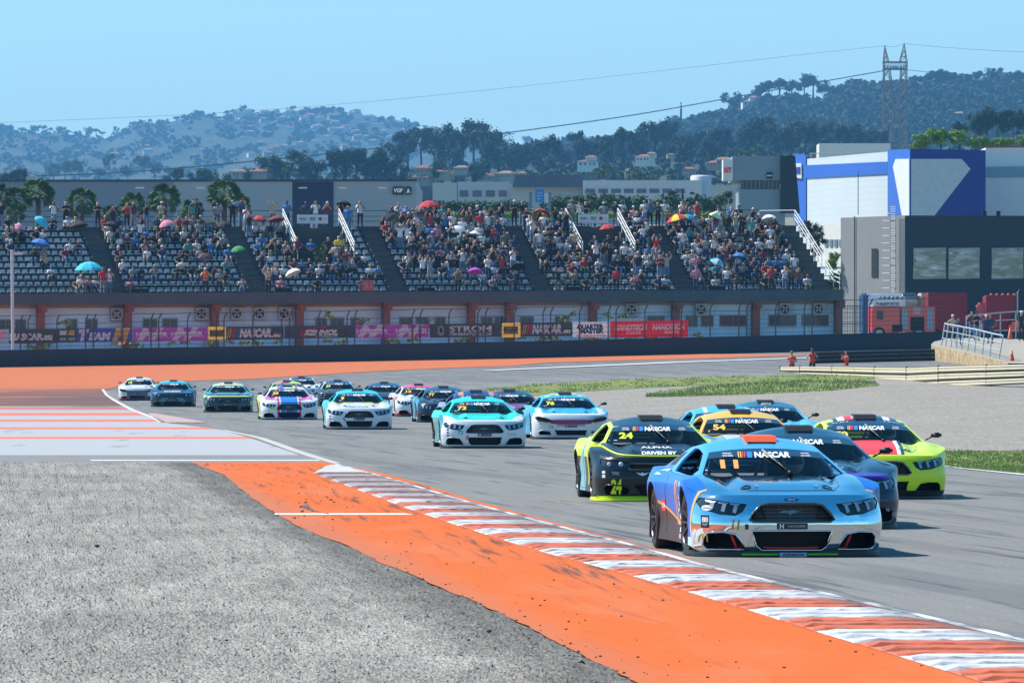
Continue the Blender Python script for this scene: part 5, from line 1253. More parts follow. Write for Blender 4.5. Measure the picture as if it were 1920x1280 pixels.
banner(1074, 1143, B_WH, 'white banner reading QUARTER MASTER', lambda T, Q: (T('QUARTER', 1107, .68, .30, 50, T_N, .06), T('MASTER', 1110, .40, .28, 44, T_N, .06), Q([(1080, .60), (1086, .85), (1088, .84), (1083, .58)], T_R), T('PERFORMANCE DRIVEN', 1108, .12, .11, 56, T_R, .02)), h=29)
banner(1144, 1291, B_RD, 'large red banner reading NANOTECH EUROPE twice', lambda T, Q: [(T('NANOTECH', c, .60, .30, 62, T_W, .07, .15), T('EUROPE', c + 6, .30, .18, 28, T_W, .03, .15)) for c in (1182, 1254)], dv=-1, h=31)

# ================================================================== GRANDSTAND
SA = rad(16); CA, SI = math.cos(SA), math.sin(SA); X0, Y0 = -37.3, 512.0; SLOPE = .0072; H0 = 6.62; RW, RH, NR = .80, .44, 11; WALK = 1.5
def W(s, d, h): return Vector((X0 + s * CA - d * SI, Y0 + s * SI + d * CA, h + SLOPE * s))
def s_of(u, d=0.0):
    t = (u - 960) / FP; return (t * (Y0 + d * CA) - X0 + d * SI) / (CA - t * SI)
def row_of(u, v, dh=0):
    """stand position seen at (u, v): (s, d, h of floor)"""
    best = None
    for r in range(-1, NR + 1):
        d = (.7 if r < 0 else WALK + RW * r + .4); h = H0 + RH * max(r, 0); s = s_of(u, d); p = W(s, d, h + dh); vv = 680 - (p.z - CAMH) * FP / p.y
        if best is None or abs(vv - v) < best[0]: best = (abs(vv - v), s, d, h, r)
    return best[1:]
LEN = s_of(1578); stand = empty('grandstand', W(0, 0, 0), SA, label='concrete grandstand with rows of grey seats above a white facade with rust red columns', cat='grandstand')
SP = lambda s, d, h: (s, d, h + SLOPE * s)          # local to the stand empty
SEC = [(0, H0 - .62), (0, H0 + .0), (WALK, H0)]
for r in range(NR): SEC += [(WALK + RW * r, H0 + RH * r), (WALK + RW * (r + 1), H0 + RH * r)]
SEC += [(WALK + RW * NR, H0 + RH * NR), (WALK + RW * NR + 2.0, H0 + RH * NR), (WALK + RW * NR + 2.0, 1.2), (3.2, 1.2), (3.2, H0 - .62)]
aisles = [s_of(u) for u in (228, 497, 762, 1033, 1303, 1558)]; AW = .62
vom = [(s_of(573, 8.5) - 1.2, s_of(573, 8.5) + 2.9), (s_of(1104, 8.5) - 1.2, s_of(1104, 8.5) + 2.7)]
cuts = sorted([0, LEN] + [v for ab in vom for v in ab])
mb = MB()
for a, b in zip(cuts, cuts[1:]):
    isv = any(abs(a - q[0]) < 1e-6 for q in vom)
    sec = SEC
    if isv:     # stairwell: rows 6 to 10 are open down to row 6 level
        k = [i for i, p in enumerate(SEC) if p == (WALK + RW * 6, H0 + RH * 6 - RH)] ; r6 = WALK + RW * 6
        sec = [p for p in SEC if p[0] <= r6 + 1e-6 and p[1] > H0 - .7] ; sec = [q for q in sec if not (q[0] > r6 - 1e-6 and q[1] > H0 + RH * 5 + .01)]
        sec = [(0, H0 - .62)] + [q for q in SEC[1:] if q[0] <= r6 + 1e-6 and q[1] <= H0 + RH * 5 + 1e-6 and q[1] >= H0] + [(WALK + RW * NR, H0 + RH * 5), (WALK + RW * NR, H0 + RH * NR - 1.5)] + [(WALK + RW * NR, H0 + RH * NR), (WALK + RW * NR + 2.0, H0 + RH * NR), (WALK + RW * NR + 2.0, 1.2), (3.2, 1.2), (3.2, H0 - .62)]
    n = len(sec); vs = [SP(a, *p) for p in sec] + [SP(b, *p) for p in sec]
    mb.add(vs, [(i, (i + 1) % n, (i + 1) % n + n, i + n) for i in range(n)])
    # closed cheeks
    mb.add([SP(a, *p) for p in sec], [tuple(range(n))]); mb.add([SP(b, *p) for p in sec], [tuple(range(n))[::-1]])
m = M('terrace_concrete', (.075, .074, .072), .9); x, y, z = m.coords(); m.scale_col(m.noise(1.2) * .5 + .75); m.mix(m.noise(2.0, m.vec(x * 1, z * .2)).smooth(.55, .75) * .4, (.07, .07, .07)); M_TER = m.done()
mb.build('terrace', M_TER, stand)
MB().add([SP(-.1, -.12, H0 - .66), SP(LEN + .1, -.12, H0 - .66), SP(LEN + .1, -.12, H0 + .12), SP(-.1, -.12, H0 + .12), SP(-.1, .06, H0 - .66), SP(LEN + .1, .06, H0 - .66), SP(LEN + .1, .06, H0 + .12), SP(-.1, .06, H0 + .12)], [(0, 1, 2, 3), (3, 2, 6, 7), (4, 0, 3, 7), (0, 4, 5, 1), (1, 5, 6, 2)]).build('deck_edge', M_CONC, stand)
# aisle steps: half steps between the rows
for s in aisles:
    mb = MB()
    for r in range(NR):
        for k in range(2): mb.box(SP(s, WALK + RW * r + .2 + .4 * k - .2 + .05, H0 + RH * r - RH + RH * (k + 1) / 2 + .0), (AW * 1.9, .42, RH * .5))
    mb.build('aisle_steps', M_CONCD, stand)
# white facade, windows, columns
facade = MB().add([SP(0, 1.3, .9), SP(LEN, 1.3, .9), SP(LEN, 1.3, H0 - .60), SP(0, 1.3, H0 - .60), SP(0, 3.1, .9), SP(LEN, 3.1, .9), SP(LEN, 3.1, H0 - .6), SP(0, 3.1, H0 - .6)], [(0, 1, 2, 3), (1, 5, 6, 2), (4, 0, 3, 7)])
m = M('white_facade', (.56, .78, .96), .8); x, y, z = m.coords(); m.mix(m.noise(1.4, m.vec(x, z * .3)).smooth(.5, .8) * .3, (.30, .31, .34)); m.scale_col(m.noise(.4) * .2 + .9); facade.build('facade_wall', m.done(), stand)
MB().add([SP(0, 1.27, H0 - .9), SP(LEN, 1.27, H0 - .9), SP(LEN, 1.27, H0 - .62), SP(0, 1.27, H0 - .62)], [(0, 1, 2, 3)]).build('facade_cornice', mm('tan_cornice', (.30, .27, .22), .9), stand)
M_COL = simple('rust_red_column', (.27, .085, .05), .8, amt=.25)
colu = [75, 238, 401, 560, 722, 882, 953, 1110, 1265, 1415, 1570]
for i, u in enumerate(colu):
    s = s_of(u, .9); mb = MB()
    mb.box(SP(s, .72, (H0 - .6 + 1.0) / 2 + .0), (.52, .5, H0 - .6 - 1.0)); mb.add([SP(s + a, d, h) for a, d, h in [(-.26, .69, H0 - 1.6), (.26, .69, H0 - 1.6), (.26, .1, H0 - .62), (-.26, .1, H0 - .62), (-.26, .72, H0 - .62), (.26, .72, H0 - .62)]] , [(0, 1, 2, 3), (0, 3, 4), (1, 5, 2)])
    mb.box(SP(s + .12, .45, H0 - .95), (.42, .62, .46)); mb.build('column', M_COL, stand)
M_PANE = mm('dark_window_pane', (.05, .055, .05), .15, amt=.5); M_FR = mm('grey_window_frame', (.36, .37, .37), .6)
winu = [(-8, 18), (22, 44), (118, 140), (155, 178), (262, 290), (298, 328), (585, 608), (612, 640), (650, 676), (742, 768), (772, 800), (808, 830), (895, 918), (920, 938), (968, 995), (1033, 1062), (1205, 1240), (1278, 1302), (1306, 1332), (1340, 1395), (1432, 1488), (1494, 1548)]
for a, b in winu:
    c = (a + b) / 2; s = s_of(c, 2.15); w_ = (b - a) / 26.6; h = H0 - 2.05; f = MB().box(SP(s, 1.26, h), (w_, .08, .86)).build('window', M_FR, stand)
    MB().box((s - w_ / 4 + .02, 1.205, h + SLOPE * s), (w_ / 2 - .10, .03, .70)).build('pane', M_PANE, f); MB().box((s + w_ / 4 - .02, 1.205, h + SLOPE * s), (w_ / 2 - .10, .03, .70)).build('pane', M_PANE, f)
# air conditioners
acu = [(214, 584), (373, 584), (439, 588), (482, 587), (528, 587), (1178, 572), (1308, 571), (1465, 569), (1528, 567)]
acp = None
for i, (u, v) in enumerate(acu):
    s = s_of(u, 2.0); p = W(s, 1.06, H0 - 1.35 + (0 if i < 5 else .10))
    lab = ('air conditioner on the white facade under the grandstand, ' + ordn(i + 1) + ' from the left')
    if acp is None:
        acp = empty('air_conditioner', p, SA); bm = bmesh.new(); bmesh.ops.create_cube(bm, size=1); bmesh.ops.bevel(bm, geom=bm.edges[:], offset=.04, affect='EDGES')
        MB().add([(q.co.x * .95, q.co.y * .40, q.co.z * .88) for q in bm.verts], [tuple(w_.index for w_ in f.verts) for f in bm.faces]).build('casing', mm('aircon_white', (.42, .43, .42), .6), acp); bm.free()
        g_ = MB().lathe([(.32, .01), (.32, -.03), (.29, -.03), (.29, .0)], 20, (-.10, -.205, 0), 'y').build('fan_ring', M_DST, acp)
        fb = MB(); fb.lathe([(.0, -.02), (.29, -.01)], 20, (-.10, -.20, 0), 'y')
        fb.build('fan_back', M_IN, acp); fb = MB()
        for k in range(4):
            a = k * math.pi / 2 + .4; fb.add([(-.10, -.225, 0), (-.10 + .26 * math.cos(a), -.235, .26 * math.sin(a)), (-.10 + .26 * math.cos(a + .7), -.225, .26 * math.sin(a + .7))], [(0, 1, 2)])
        fb.build('fan', M_GALV, acp); MB().box((0, .1, -.46), (.8, .3, .04)).build('bracket', M_DST, acp); root = acp
    else:
        root = acp.copy(); COL.objects.link(root)
        for ch in list(acp.children): c_ = ch.copy(); COL.objects.link(c_); c_.parent = root
    root.location = p; tag(root, lab, 'air conditioner', 'air conditioners under the grandstand')
# seats
st = MB(); st.add([(-.20, -.20, .22), (.20, -.20, .22), (.20, .17, .20), (-.20, .17, .20), (-.20, -.20, .27), (.20, -.20, .27), (.19, .13, .25), (-.19, .13, .25), (-.17, .19, .50), (.17, .19, .50), (.15, .24, .50), (-.15, .24, .50), (-.18, .20, .22), (.18, .20, .22)], [(0, 1, 5, 4), (4, 5, 6, 7), (0, 4, 7, 3), (1, 2, 6, 5), (7, 6, 9, 8), (8, 9, 10, 11), (3, 7, 8, 11), (6, 2, 10, 9), (12, 11, 10, 13), (0, 3, 2, 1), (3, 11, 12), (2, 13, 10)])
M_SEAT = mm('grey_blue_seat', (.36, .41, .45), .5, amt=.15, scale=2.0); M_SEATW = mm('worn_pale_seat', (.50, .53, .54), .5, amt=.15); SEATM = st.mesh('seat', M_SEAT, angle=40)
blocks = []; edges = [-.2] + aisles
for i in range(6): blocks.append((edges[i] + (AW if i else 0) + .3, aisles[i] - AW - .3))
occ = []; seatpos = []
for bi, (a, b) in enumerate(blocks):
    n = int((b - a) / .53) + 1; off = ((b - a) - (n - 1) * .53) / 2
    for r in range(NR):
        for k in range(n):
            s = a + off + k * .53; d = WALK + RW * r + .55
            if r >= 5 and any(q[0] - .3 < s < q[1] + .3 for q in vom): continue
            seatpos.append((bi, r, k, s, d))
vis = []; mbst = MB(); mbw = MB(); r_ = random.Random(5)
for q in seatpos:
    bi, r, k, s, d = q
    if bi in (0, 1) and r < 6 and len(vis) < 100 and k % 3 != 1 or (bi == 2 and r < 2 and len(vis) < 100): o = link('seat', SEATM, stand, SP(s, d, H0 + RH * r)); vis.append(o)
    else:
        tgt = mbst if r_.random() < .85 else mbw; tgt.add([(v[0] + s, v[1] + d, v[2] + H0 + RH * r + SLOPE * s) for v in st.v], st.f)
so_ = MB(); so_.v = mbst.v + mbw.v; so_.f = mbst.f + [tuple(i + len(mbst.v) for i in f) for f in mbw.f]; so_.m = [0] * len(mbst.f) + [1] * len(mbw.f)
tag(so_.build('seats', [M_SEAT, M_SEATW], stand), kind='stuff')
# railings of the stand
def rail(name, pts, hts, step, mat_, parent, r=.03, lab=None):
    mb = MB()
    for h in hts: mb.tube([Vector(p) + Vector((0, 0, h)) for p in pts], r, 5)
    for a, b in zip(pts, pts[1:]):
        a = Vector(a); b = Vector(b); n = max(1, int(round((b - a).length / step)))
        for i in range(n + 1): p = a.lerp(b, i / n); mb.tube([p, p + Vector((0, 0, max(hts)))], r, 5)
    return mb.build(name, mat_, parent)
rail('front_railing', [SP(0, .08, H0 + .1), SP(LEN, .08, H0 + .1)], (1.0, .62, .3), 2.05, M_DST, stand, .028)
rail('back_railing', [SP(0, WALK + RW * NR + 1.9, H0 + RH * NR), SP(LEN - 2.2, WALK + RW * NR + 1.9, H0 + RH * NR)], (1.15, .75, .4), 2.5, M_DST, stand, .026)
top_h = H0 + RH * NR
rail('end_railing', [SP(LEN - .1, .1, H0 + .1), SP(LEN - .1, WALK, H0 + .3), SP(LEN - .1, WALK + RW * NR, top_h)], (1.1, .8, .5), 1.0, M_WRAIL, stand, .035)
rail('top_end_railing', [SP(LEN - 2.2, WALK + RW * NR + 1.9, top_h), SP(LEN - .1, WALK + RW * NR + .1, top_h)], (1.1,), 2.0, M_WRAIL, stand, .03)
for q in vom:
    for e in q: rail('stair_handrail', [SP(e, WALK + RW * 5.6, H0 + RH * 5.6), SP(e, WALK + RW * NR, top_h + .1)], (1.15, .85, .5), 1.3, M_WRAIL, stand, .045)
    rail('stair_guard', [SP(q[0], WALK + RW * 5.4, H0 + RH * 5.2), SP(q[1], WALK + RW * 5.4, H0 + RH * 5.2)], (1.1, .7), 1.4, M_DST, stand, .03)
# exit signs above the stairs
for q, num, pos in ((vom[0], '10', 'left'), (vom[1], '9', 'right')):
    c = (q[0] + q[1]) / 2; root = empty('exit_sign', W(c + .1, WALK + RW * NR - .1, top_h + .20), SA, label='white exit sign board with number %s above the %s stairwell' % (num, pos), cat='sign', group='exit sign boards above the stairwells')
    MB().box((0, 0, .32), (2.25, .04, .64)).build('sign_board', mm('sign_white', (.70, .72, .76), .6, amt=.04), root); MB().box((0.1, 0, -.14), (.5, .04, .32)).build('number_plate', mm('sign_white', (.70, .72, .76), .6, amt=.04), root)
    t = MB(); pr = lambda a, b: (a, -.03, b); M_G = mm('sign_green', (.02, .30, .12), .6); put_text(t, 'SALIDA', (-.72, .34), .13, .5, pr, 0, bold=.03)
    put_text(t, 'CIRCUIT', (0, .34), .20, .44, pr, 1, bold=.05); t.lathe([(.13, 0), (.0, 0)], 14, (.55, -.03, .34), 'y', 2); put_text(t, 'VALENCIA', (.88, .34), .08, .36, pr, 3, bold=.0); put_text(t, num, (.1, -.14), .22, .2, pr, 0, bold=.05); t.build('sign_lettering', [T_N, M_G, mm('sign_red', (.45, .02, .05), .6), T_G], root)
# green bush in the left stairwell
# loudspeaker boxes at the feet of the aisles
for i, u in enumerate((262, 533, 800, 1075, 1345)):
    o = MB().box((0, 0, .2), (1.25, .35, .40)).box((0, -.19, .2), (1.15, .03, .30)).build('equipment_box', M_IN, None, loc=W(s_of(u, .9), 1.15, H0), rz=SA); tag(o, 'long black box standing on the front walkway, %s from the left' % ordn(i + 1), 'box', 'black boxes on the front walkway')
o = empty('flag', W(s_of(689, .1), -.02, H0 + .15), SA, label='faded red flag with pale lettering hung on the front railing', cat='flag'); MB().add([(-.45, 0, .05), (.45, 0, 0), (.42, .02, .78), (-.42, -.02, .8)], [(0, 1, 2, 3)]).build('flag_cloth', mm('faded_red', (.45, .10, .11), .9), o); t = MB(); put_text(t, '51', (0, .42), .4, .6, lambda a, b: (a, -.03, b), 0, bold=.03); t.build('flag_lettering', T_G, o)

# ------------------------------------------------------------------ spectators
r_ = random.Random(11); TOPS = ['white'] * 15 + ['black'] * 26 + ['navy'] * 5 + ['grey'] * 5 + ['blue'] * 3 + ['red'] * 2 + ['maroon'] * 3 + ['beige'] * 3 + ['pink', 'teal', 'olive', 'brown', 'brown']
LEGS = ['navy', 'black', 'black', 'black', 'denim', 'denim', 'grey', 'navy', 'olive']; HATS = ['white', 'white', 'white', 'black', 'black', 'black', 'red', 'blue', 'beige', 'navy']
DENS = [[.10, .08, .16, .06, .06, .24, .26, .26, .45, .50, .70], [.10, .22, .28, .24, .32, .34, .45, .45, .62, .65, .70], [.12, .26, .40, .38, .36, .40, .42, .45, .50, .60, .60], [.18, .40, .55, .60, .80, .88, .88, .88, .92, .96, 1.0], [.26, .44, .62, .70, .76, .82, .88, .88, .92, .96, 1.0], [.30, .55, .50, .55, .62, .70, .74, .86, .92, .98, 1.0]]
BN = ['leftmost', 'second', 'third', 'fourth', 'fifth', 'rightmost']
cand = []
for (bi, r, k, s, d) in seatpos:
    p = DENS[bi][r]; cl = noise.noise((s * .45, r * .7, bi)) * 1.3 + .5      # people sit in clusters
    if bi < 3: p = p * (1.9 if cl > .55 else .35)
    if bi == 0 and r < 3 and s < blocks[0][1] - 3.2: p *= .25
    if r_.random() < p: cand.append((bi, r, k, s, d))
people = []
for (bi, r, k, s, d) in cand:
    stand_p = (.05, .07, .10, .50, .42, .25)[bi] * (1.6 if r >= 9 else 1.0 if 1 < r else .5)
    up = r_.random() < stand_p; arm = r_.choice(('photo', 'chest', 'down', 'hips', 'photo', 'chest', 'up') if up else ('lap', 'lap', 'chest', 'photo', 'lap'))
    people.append(dict(bi=bi, r=r, k=k, up=up, arm=arm, p=W(s + r_.uniform(-.04, .04), d - (.28 if up else -.02), H0 + RH * r + (0 if up else .30)), top=r_.choice(TOPS), leg=r_.choice(LEGS), hat=r_.choice(HATS) if r_.random() < .32 else None))
back = [(2, 'black', 'down'), (101, 'white', 'photo'), (123, 'black', 'chest'), (183, 'black', 'chest'), (238, 'red', 'photo'), (250, 'maroon', 'photo'), (274, 'black', 'photo'), (303, 'beige', 'chest'), (362, 'teal', 'down'), (370, 'black', 'photo'), (407, 'grey', 'hips'), (436, 'black', 'down'), (453, 'black', 'hips'), (511, 'beige', 'up'), (538, 'blue', 'chest'), (573, 'navy', 'hips'), (592, 'white', 'photo'), (614, 'maroon', 'photo'), (640, 'black', 'photo'), (675, 'white', 'photo'), (747, 'white', 'chest'), (815, 'black', 'photo'), (941, 'black', 'photo'), (964, 'black', 'chest'), (979, 'black', 'hips'), (1072, 'grey', 'chest'), (1086, 'white', 'photo'), (1098, 'black', 'chest'), (1132, 'grey', 'hips'), (1154, 'black', 'hips'), (1166, 'white', 'chest'), (1208, 'white', 'chest'), (1218, 'blue', 'photo'), (1233, 'navy', 'chest'), (1246, 'white', 'hips'), (1278, 'white', 'photo'), (1307, 'red', 'photo')]
for i, (u, top, arm) in enumerate(back):
    d = WALK + RW * NR + .9; people.append(dict(bi=-1, r=11, k=i, up=True, arm=arm, p=W(s_of(u, d), d, top_h), top=top, leg=r_.choice(LEGS), hat=r_.choice(HATS) if r_.random() < .3 else None))
front = [(152, 'white', 'lap', 0), (165, 'pink', 'chest', 0), (178, 'white', 'chest', 0), (193, 'red', 'down', 1), (205, 'white', 'photo', 1), (385, 'orange', 'photo', 1), (411, 'grey', 'chest', 1), (503, 'beige', 'up', 1), (1156, 'red', 'down', 1), (1189, 'pink', 'chest', 0), (1305, 'pink', 'hips', 1), (1446, 'red', 'chest', 1), (1472, 'white', 'photo', 1), (1484, 'brown', 'chest', 1), (1498, 'brown', 'hips', 1), (1363, 'white', 'down', 1)]
for i, (u, top, arm, up) in enumerate(front):
    d = .8; people.append(dict(bi=-2, r=-1, k=i, up=bool(up), arm=arm, p=W(s_of(u, d), d, H0 + (0 if up else .42)), top=top, leg=r_.choice(LEGS), hat=r_.choice(HATS) if r_.random() < .3 else None))
for (u, k) in ((583, 'blue'), (557, 'maroon'), (615, 'black'), (635, 'yellow'), (1115, 'black'), (1140, 'black'), (1156, 'black')):      # in front of the stairwells
    d = WALK + RW * 5 + .45; people.append(dict(bi=-3, r=5, k=u, up=True, arm='hips', p=W(s_of(u, d), d, H0 + RH * 5), top=k, leg='black', hat=None))
def is_vis(q): return (3 if q['bi'] < 0 else 0) + (1.2 if q['up'] else 0) + (2.2 if q['bi'] in (0, 1, 2) else 0) + (11 - q['r']) * .22 + r_.random() * .01
people.sort(key=is_vis, reverse=True)
def legname(l): return {'denim': 'jeans'}.get(l, l + ' trousers')
used = set(); NIND = 285
crowd = MB(); cm = []; 
def cmi(m_):
    if m_ not in cm: cm.append(m_)
    return cm.index(m_)
for i, q in enumerate(people):
    kind = ('stand_' if q['up'] else 'sit_') + q['arm']; me = person_mesh(kind, q['hat'] is not None); rz = SA + r_.uniform(-.5, .3); sc = r_.uniform(.96, 1.12)
    hm = pal(q['hat']) if q['hat'] else r_.choice(HAIRS[:2] + HAIRS); sk = r_.choice(SKINS[:2] + SKINS); ms = (sk, pal(q['top']), pal(q['leg']), M_BLK, hm)
    if i < NIND:
        o = link('person', me, None, q['p'], rz); o.scale = (sc, sc, sc)
        for k, m_ in enumerate(ms): o.material_slots[k].link = 'OBJECT'; o.material_slots[k].material = m_
        head = ' and %s cap' % q['hat'] if q['hat'] else ''
        act = {'photo': 'holding up a camera', 'up': 'raising both arms', 'hips': 'hands on hips', 'chest': 'arms folded'}.get(q['arm'], '')
        if q['bi'] == -1: lab = 'spectator in %s shirt%s on the top walkway, %s from the left' % (q['top'], head, ordn(q['k'] + 1))
        elif q['bi'] == -2: lab = 'spectator in %s shirt%s by the front railing, %s from the left' % (q['top'], head, ordn(q['k'] + 1))
        elif q['bi'] == -3: lab = 'spectator in %s shirt leaning on the guard of the %s stairwell, %s' % (q['top'], 'left' if q['k'] < 900 else 'right', {557: 'far left', 583: 'left', 1115: 'far left', 1140: 'middle', 1156: 'far right', 615: 'right', 635: 'far right'}[q['k']])
        else: lab = '%s spectator in %s%s, %s row, %s block, %s seat' % ('standing' if q['up'] else 'seated', q['top'], head, ordn(q['r'] + 1), BN[q['bi']], ordn(q['k'] + 1))
        assert lab not in used or q['bi'] == -3, lab
        used.add(lab); tag(o, lab, 'person', 'spectators in the grandstand')
    else:
        R = Matrix.Translation(q['p']) @ Matrix.Rotation(rz, 4, 'Z') @ Matrix.Scale(sc, 4); ix = [cmi(m_) for m_ in ms]
        o_ = len(crowd.v); crowd.v += [tuple(R @ v.co) for v in me.vertices]; crowd.f += [tuple(j + o_ for j in p.vertices) for p in me.polygons]; crowd.m += [ix[p.material_index] for p in me.polygons]
if crowd.v: tag(crowd.build('crowd', cm, smooth=True), 'dense crowd of spectators filling the upper rows of the grandstand', 'crowd', kind='stuff')
# ------------------------------------------------------------------ umbrellas
def umbrella_mesh():
    mb = MB(); n = 8; rings = [(0.0, .30), (.28, .27), (.60, .17), (.86, .02), (1.0, -.10)]
    vs = [(0, 0, .30)]; 
    for (rr, zz) in rings[1:]:
        for k in range(2 * n):
            a = math.pi * k / n; f = 1.0 if k % 2 == 0 else .955; vs.append((rr * f * math.cos(a), rr * f * math.sin(a), zz + (.0 if k % 2 == 0 else -.012)))
    fs = [(0, 1 + k, 1 + (k + 1) % (2 * n)) for k in range(2 * n)]; mi = [((k // 2) % 2) for k in range(2 * n)]
    for r in range(len(rings) - 2):
        for k in range(2 * n): fs.append((1 + r * 2 * n + k, 1 + (r + 1) * 2 * n + k, 1 + (r + 1) * 2 * n + (k + 1) % (2 * n), 1 + r * 2 * n + (k + 1) % (2 * n))); mi.append((k // 2) % 2)
    mb.v = vs; mb.f = fs; mb.m = mi; c = mb.mesh('canopy', [None, None]); s = MB().tube([(0, 0, .38), (0, 0, -.62)], .014, 6).tube([(0, 0, -.62), (0, 0, -.72), (.04, 0, -.76), (.07, 0, -.72)], .018, 6).mesh('shaft', M_DST); return c, s
UC, US = umbrella_mesh()
umb = [(805, 385, 19, 'red', None, 0), (78, 414, 13, 'cyan', None, .9), (37, 424, 9, 'pink', None, .5), (76, 456, 18, 'blue', None, .3), (147, 422, 17, 'black', None, .1), (210, 421, 13, 'black', None, .1), (167, 502, 25, 'cyan', None, 0), (311, 419, 13, 'pink', None, .4), (367, 382, 12, 'black', None, 0), (421, 421, 13, 'black', None, .3), (449, 385, 13, 'navy', None, .5), (447, 467, 13, 'green', None, -.1), (486, 411, 14, 'red', None, .1), (518, 411, 14, 'maroon', None, .2), (645, 382, 13, 'black', None, .3), (549, 511, 15, 'white', None, .5), (729, 407, 10, 'black', None, 1.1), (758, 396, 10, 'blue', None, .2), (790, 398, 13, 'maroon', None, .2), (896, 402, 14, 'black', None, .2), (857, 430, 15, 'white', None, 0), (893, 438, 13, 'white', None, .2), (890, 508, 13, 'purple', None, .3), (1013, 402, 17, 'yellow', 'red', .7), (1138, 427, 14, 'red', None, .1), (1191, 411, 12, 'white', None, .3), (1270, 411, 20, 'yellow', 'red', .1), (1290, 409, 16, 'blue', 'green', .1), (1345, 405, 14, 'green', 'white', .4), (1345, 491, 13, 'cyan', 'white', .5), (1386, 480, 13, 'blue', None, .2), (1441, 409, 14, 'white', None, .2), (972, 499, 12, 'black', None, .6), (1025, 439, 12, 'black', None, .4), (1053, 404, 11, 'brown', 'black', .6), (627, 470, 12, 'brown', None, .2), (385, 481, 14, 'maroon', 'black', .2)]
ul = {}
for i, (u, v, rp, c1, c2, tl) in enumerate(umb):
    s, d, h, r = row_of(u, v, 1.35); p = W(s, d, h + 1.35); p = Vector(((u - 960) * p.y / FP, p.y, CAMH - (v - 680) * p.y / FP)); big = rp * 1.12 * p.y / FP
    root = empty('umbrella', p); root.scale = (big, big, big * 1.45); root.rotation_euler = (tl * .9, .25 * math.sin(i * 2.1), i * .7)
    c = link('canopy', UC, root)
    for k, m_ in enumerate((pal(c1), pal(c2 or c1))): c.material_slots[k].link = 'OBJECT'; c.material_slots[k].material = m_
    link('shaft', US, root); colr = c1 + (' and ' + c2 if c2 else ''); ul[colr] = ul.get(colr, 0) + 1
    blk = sum(1 for a in aisles if s > a + .001); tag(root, '%s umbrella %s, %s row, %s block, %s of its colour from left' % (colr, ('tilted back' if tl > .45 else 'held upright'), ordn(min(r, 10) + 1 if r >= 0 else 1), BN[min(blk, 5)], ordn(sum(1 for q in umb if q[3] == c1 and q[4] == c2 and q[0] <= u))), 'umbrella', 'umbrellas held up in the grandstand')
# ================================================================== BUILDINGS BEHIND
def wallbox(name, c0, c1, z0, z1, depth, mat_, parent=None):
    """box whose front face runs from c0 to c1 (x, y), going back by depth"""
    (xa, ya), (xb, yb) = c0, c1; L_ = math.hypot(xb - xa, yb - ya); nx, ny = -(yb - ya) / L_, (xb - xa) / L_
    if ny < 0: nx, ny = -nx, -ny
    q = [(xa, ya), (xb, yb), (xb + nx * depth, yb + ny * depth), (xa + nx * depth, ya + ny * depth)]
    o = Vector(parent.location) if parent is not None else Vector((0, 0, 0))
    vs = [Vector((x, y, z0)) - o for x, y in q] + [Vector((x, y, z1)) - o for x, y in q]
    return MB().add(vs, [(0, 1, 5, 4), (1, 2, 6, 5), (2, 3, 7, 6), (3, 0, 4, 7), (4, 5, 6, 7), (3, 2, 1, 0)]).build(name, mat_, parent)
def at2(u, D): return ((u - 960) * D / FP, D)
def zv(v, D): return CAMH - (v - 680) * D / FP
def facepoly(name, pts, D, off, mat_, parent):
    """flat panel on a facade facing the camera at distance D, pts in photo px"""
    o = Vector(parent.location); vs = [at(u, v, D - off) - o for u, v in pts]; n = len(vs)
    return MB().add(vs + [q + Vector((0, .05, 0)) for q in vs], [tuple(range(n)), tuple(range(2 * n - 1, n - 1, -1))] + [(i, i + n, (i + 1) % n + n, (i + 1) % n) for i in range(n)]).build(name, mat_, parent)
def label_text(parent, D, items, name='lettering', off=.12):
    mb = MB(); mats = []; o = Vector(parent.location)
    for s, u, v, hp, wp, m_, b in items:
        if m_ not in mats: mats.append(m_)
        k = D / FP; put_text(mb, s, (0, 0), hp * k, wp * k, lambda a, c: at(u, v, D - off) - o + Vector((a, 0, c)), mats.index(m_), bold=b)
    return mb.build(name, mats, parent)
def cladding(name, col, hz=.25, amt=.12, rough=.6):
    m = M(name, col, rough); x, y, z = m.coords(); m.scale_col((z / hz).frac().smooth(.0, .12) * amt + (1 - amt)); m.scale_col(m.noise(.2) * .16 + .92); return m.done()
# --- long logistics warehouse behind the left half of the stand
D = 590; r0 = empty('warehouse', at(400, 420, D), label='long grey warehouse with navy door panel and white square logo behind the grandstand', cat='warehouse')
wallbox('wall', at2(-60, D), at2(781, D), -1, zv(337.5, D), 40, cladding('warehouse_grey', (.36, .38, .43), 1.2, .05), r0)
for nm, a, b, c in (('wall_panel', -60, 325, (.22, .255, .32)), ('wall_panel', 325, 548, (.36, .385, .43)), ('door_panel', 548, 625, (.018, .035, .085))):
    facepoly(nm, [(a, 470), (b, 470), (b, 341), (a, 341)], D, .10, cladding(nm + str(a), c, 1.2, .05), r0)
facepoly('roof_edge', [(-60, 341), (782, 340), (782, 336), (-60, 337)], D, .3, mm('dark_roof_edge', (.05, .06, .09), .6), r0)
for u in (262, 376, 568, 642, 717): facepoly('wall_lamp', [(u - 8, 353.5), (u + 8, 353.5), (u + 8, 351), (u - 8, 351)], D, .4, mm('pale_lamp', (.80, .78, .70), .5), r0)
MN = mm('sign_navy', (.02, .035, .06), .6); f = facepoly('logo_board', [(736, 365), (757, 365), (757, 350), (736, 350)], D, .2, MN, r0); f2 = facepoly('logo_board', [(760, 365), (771, 365), (771, 350), (760, 350)], D, .2, MN, r0)
label_text(r0, D, [('VGP', 746.5, 357, 7, 17, T_W, .04), ('A', 765.5, 358, 8, 7, T_W, .04)], 'lettering', .4)
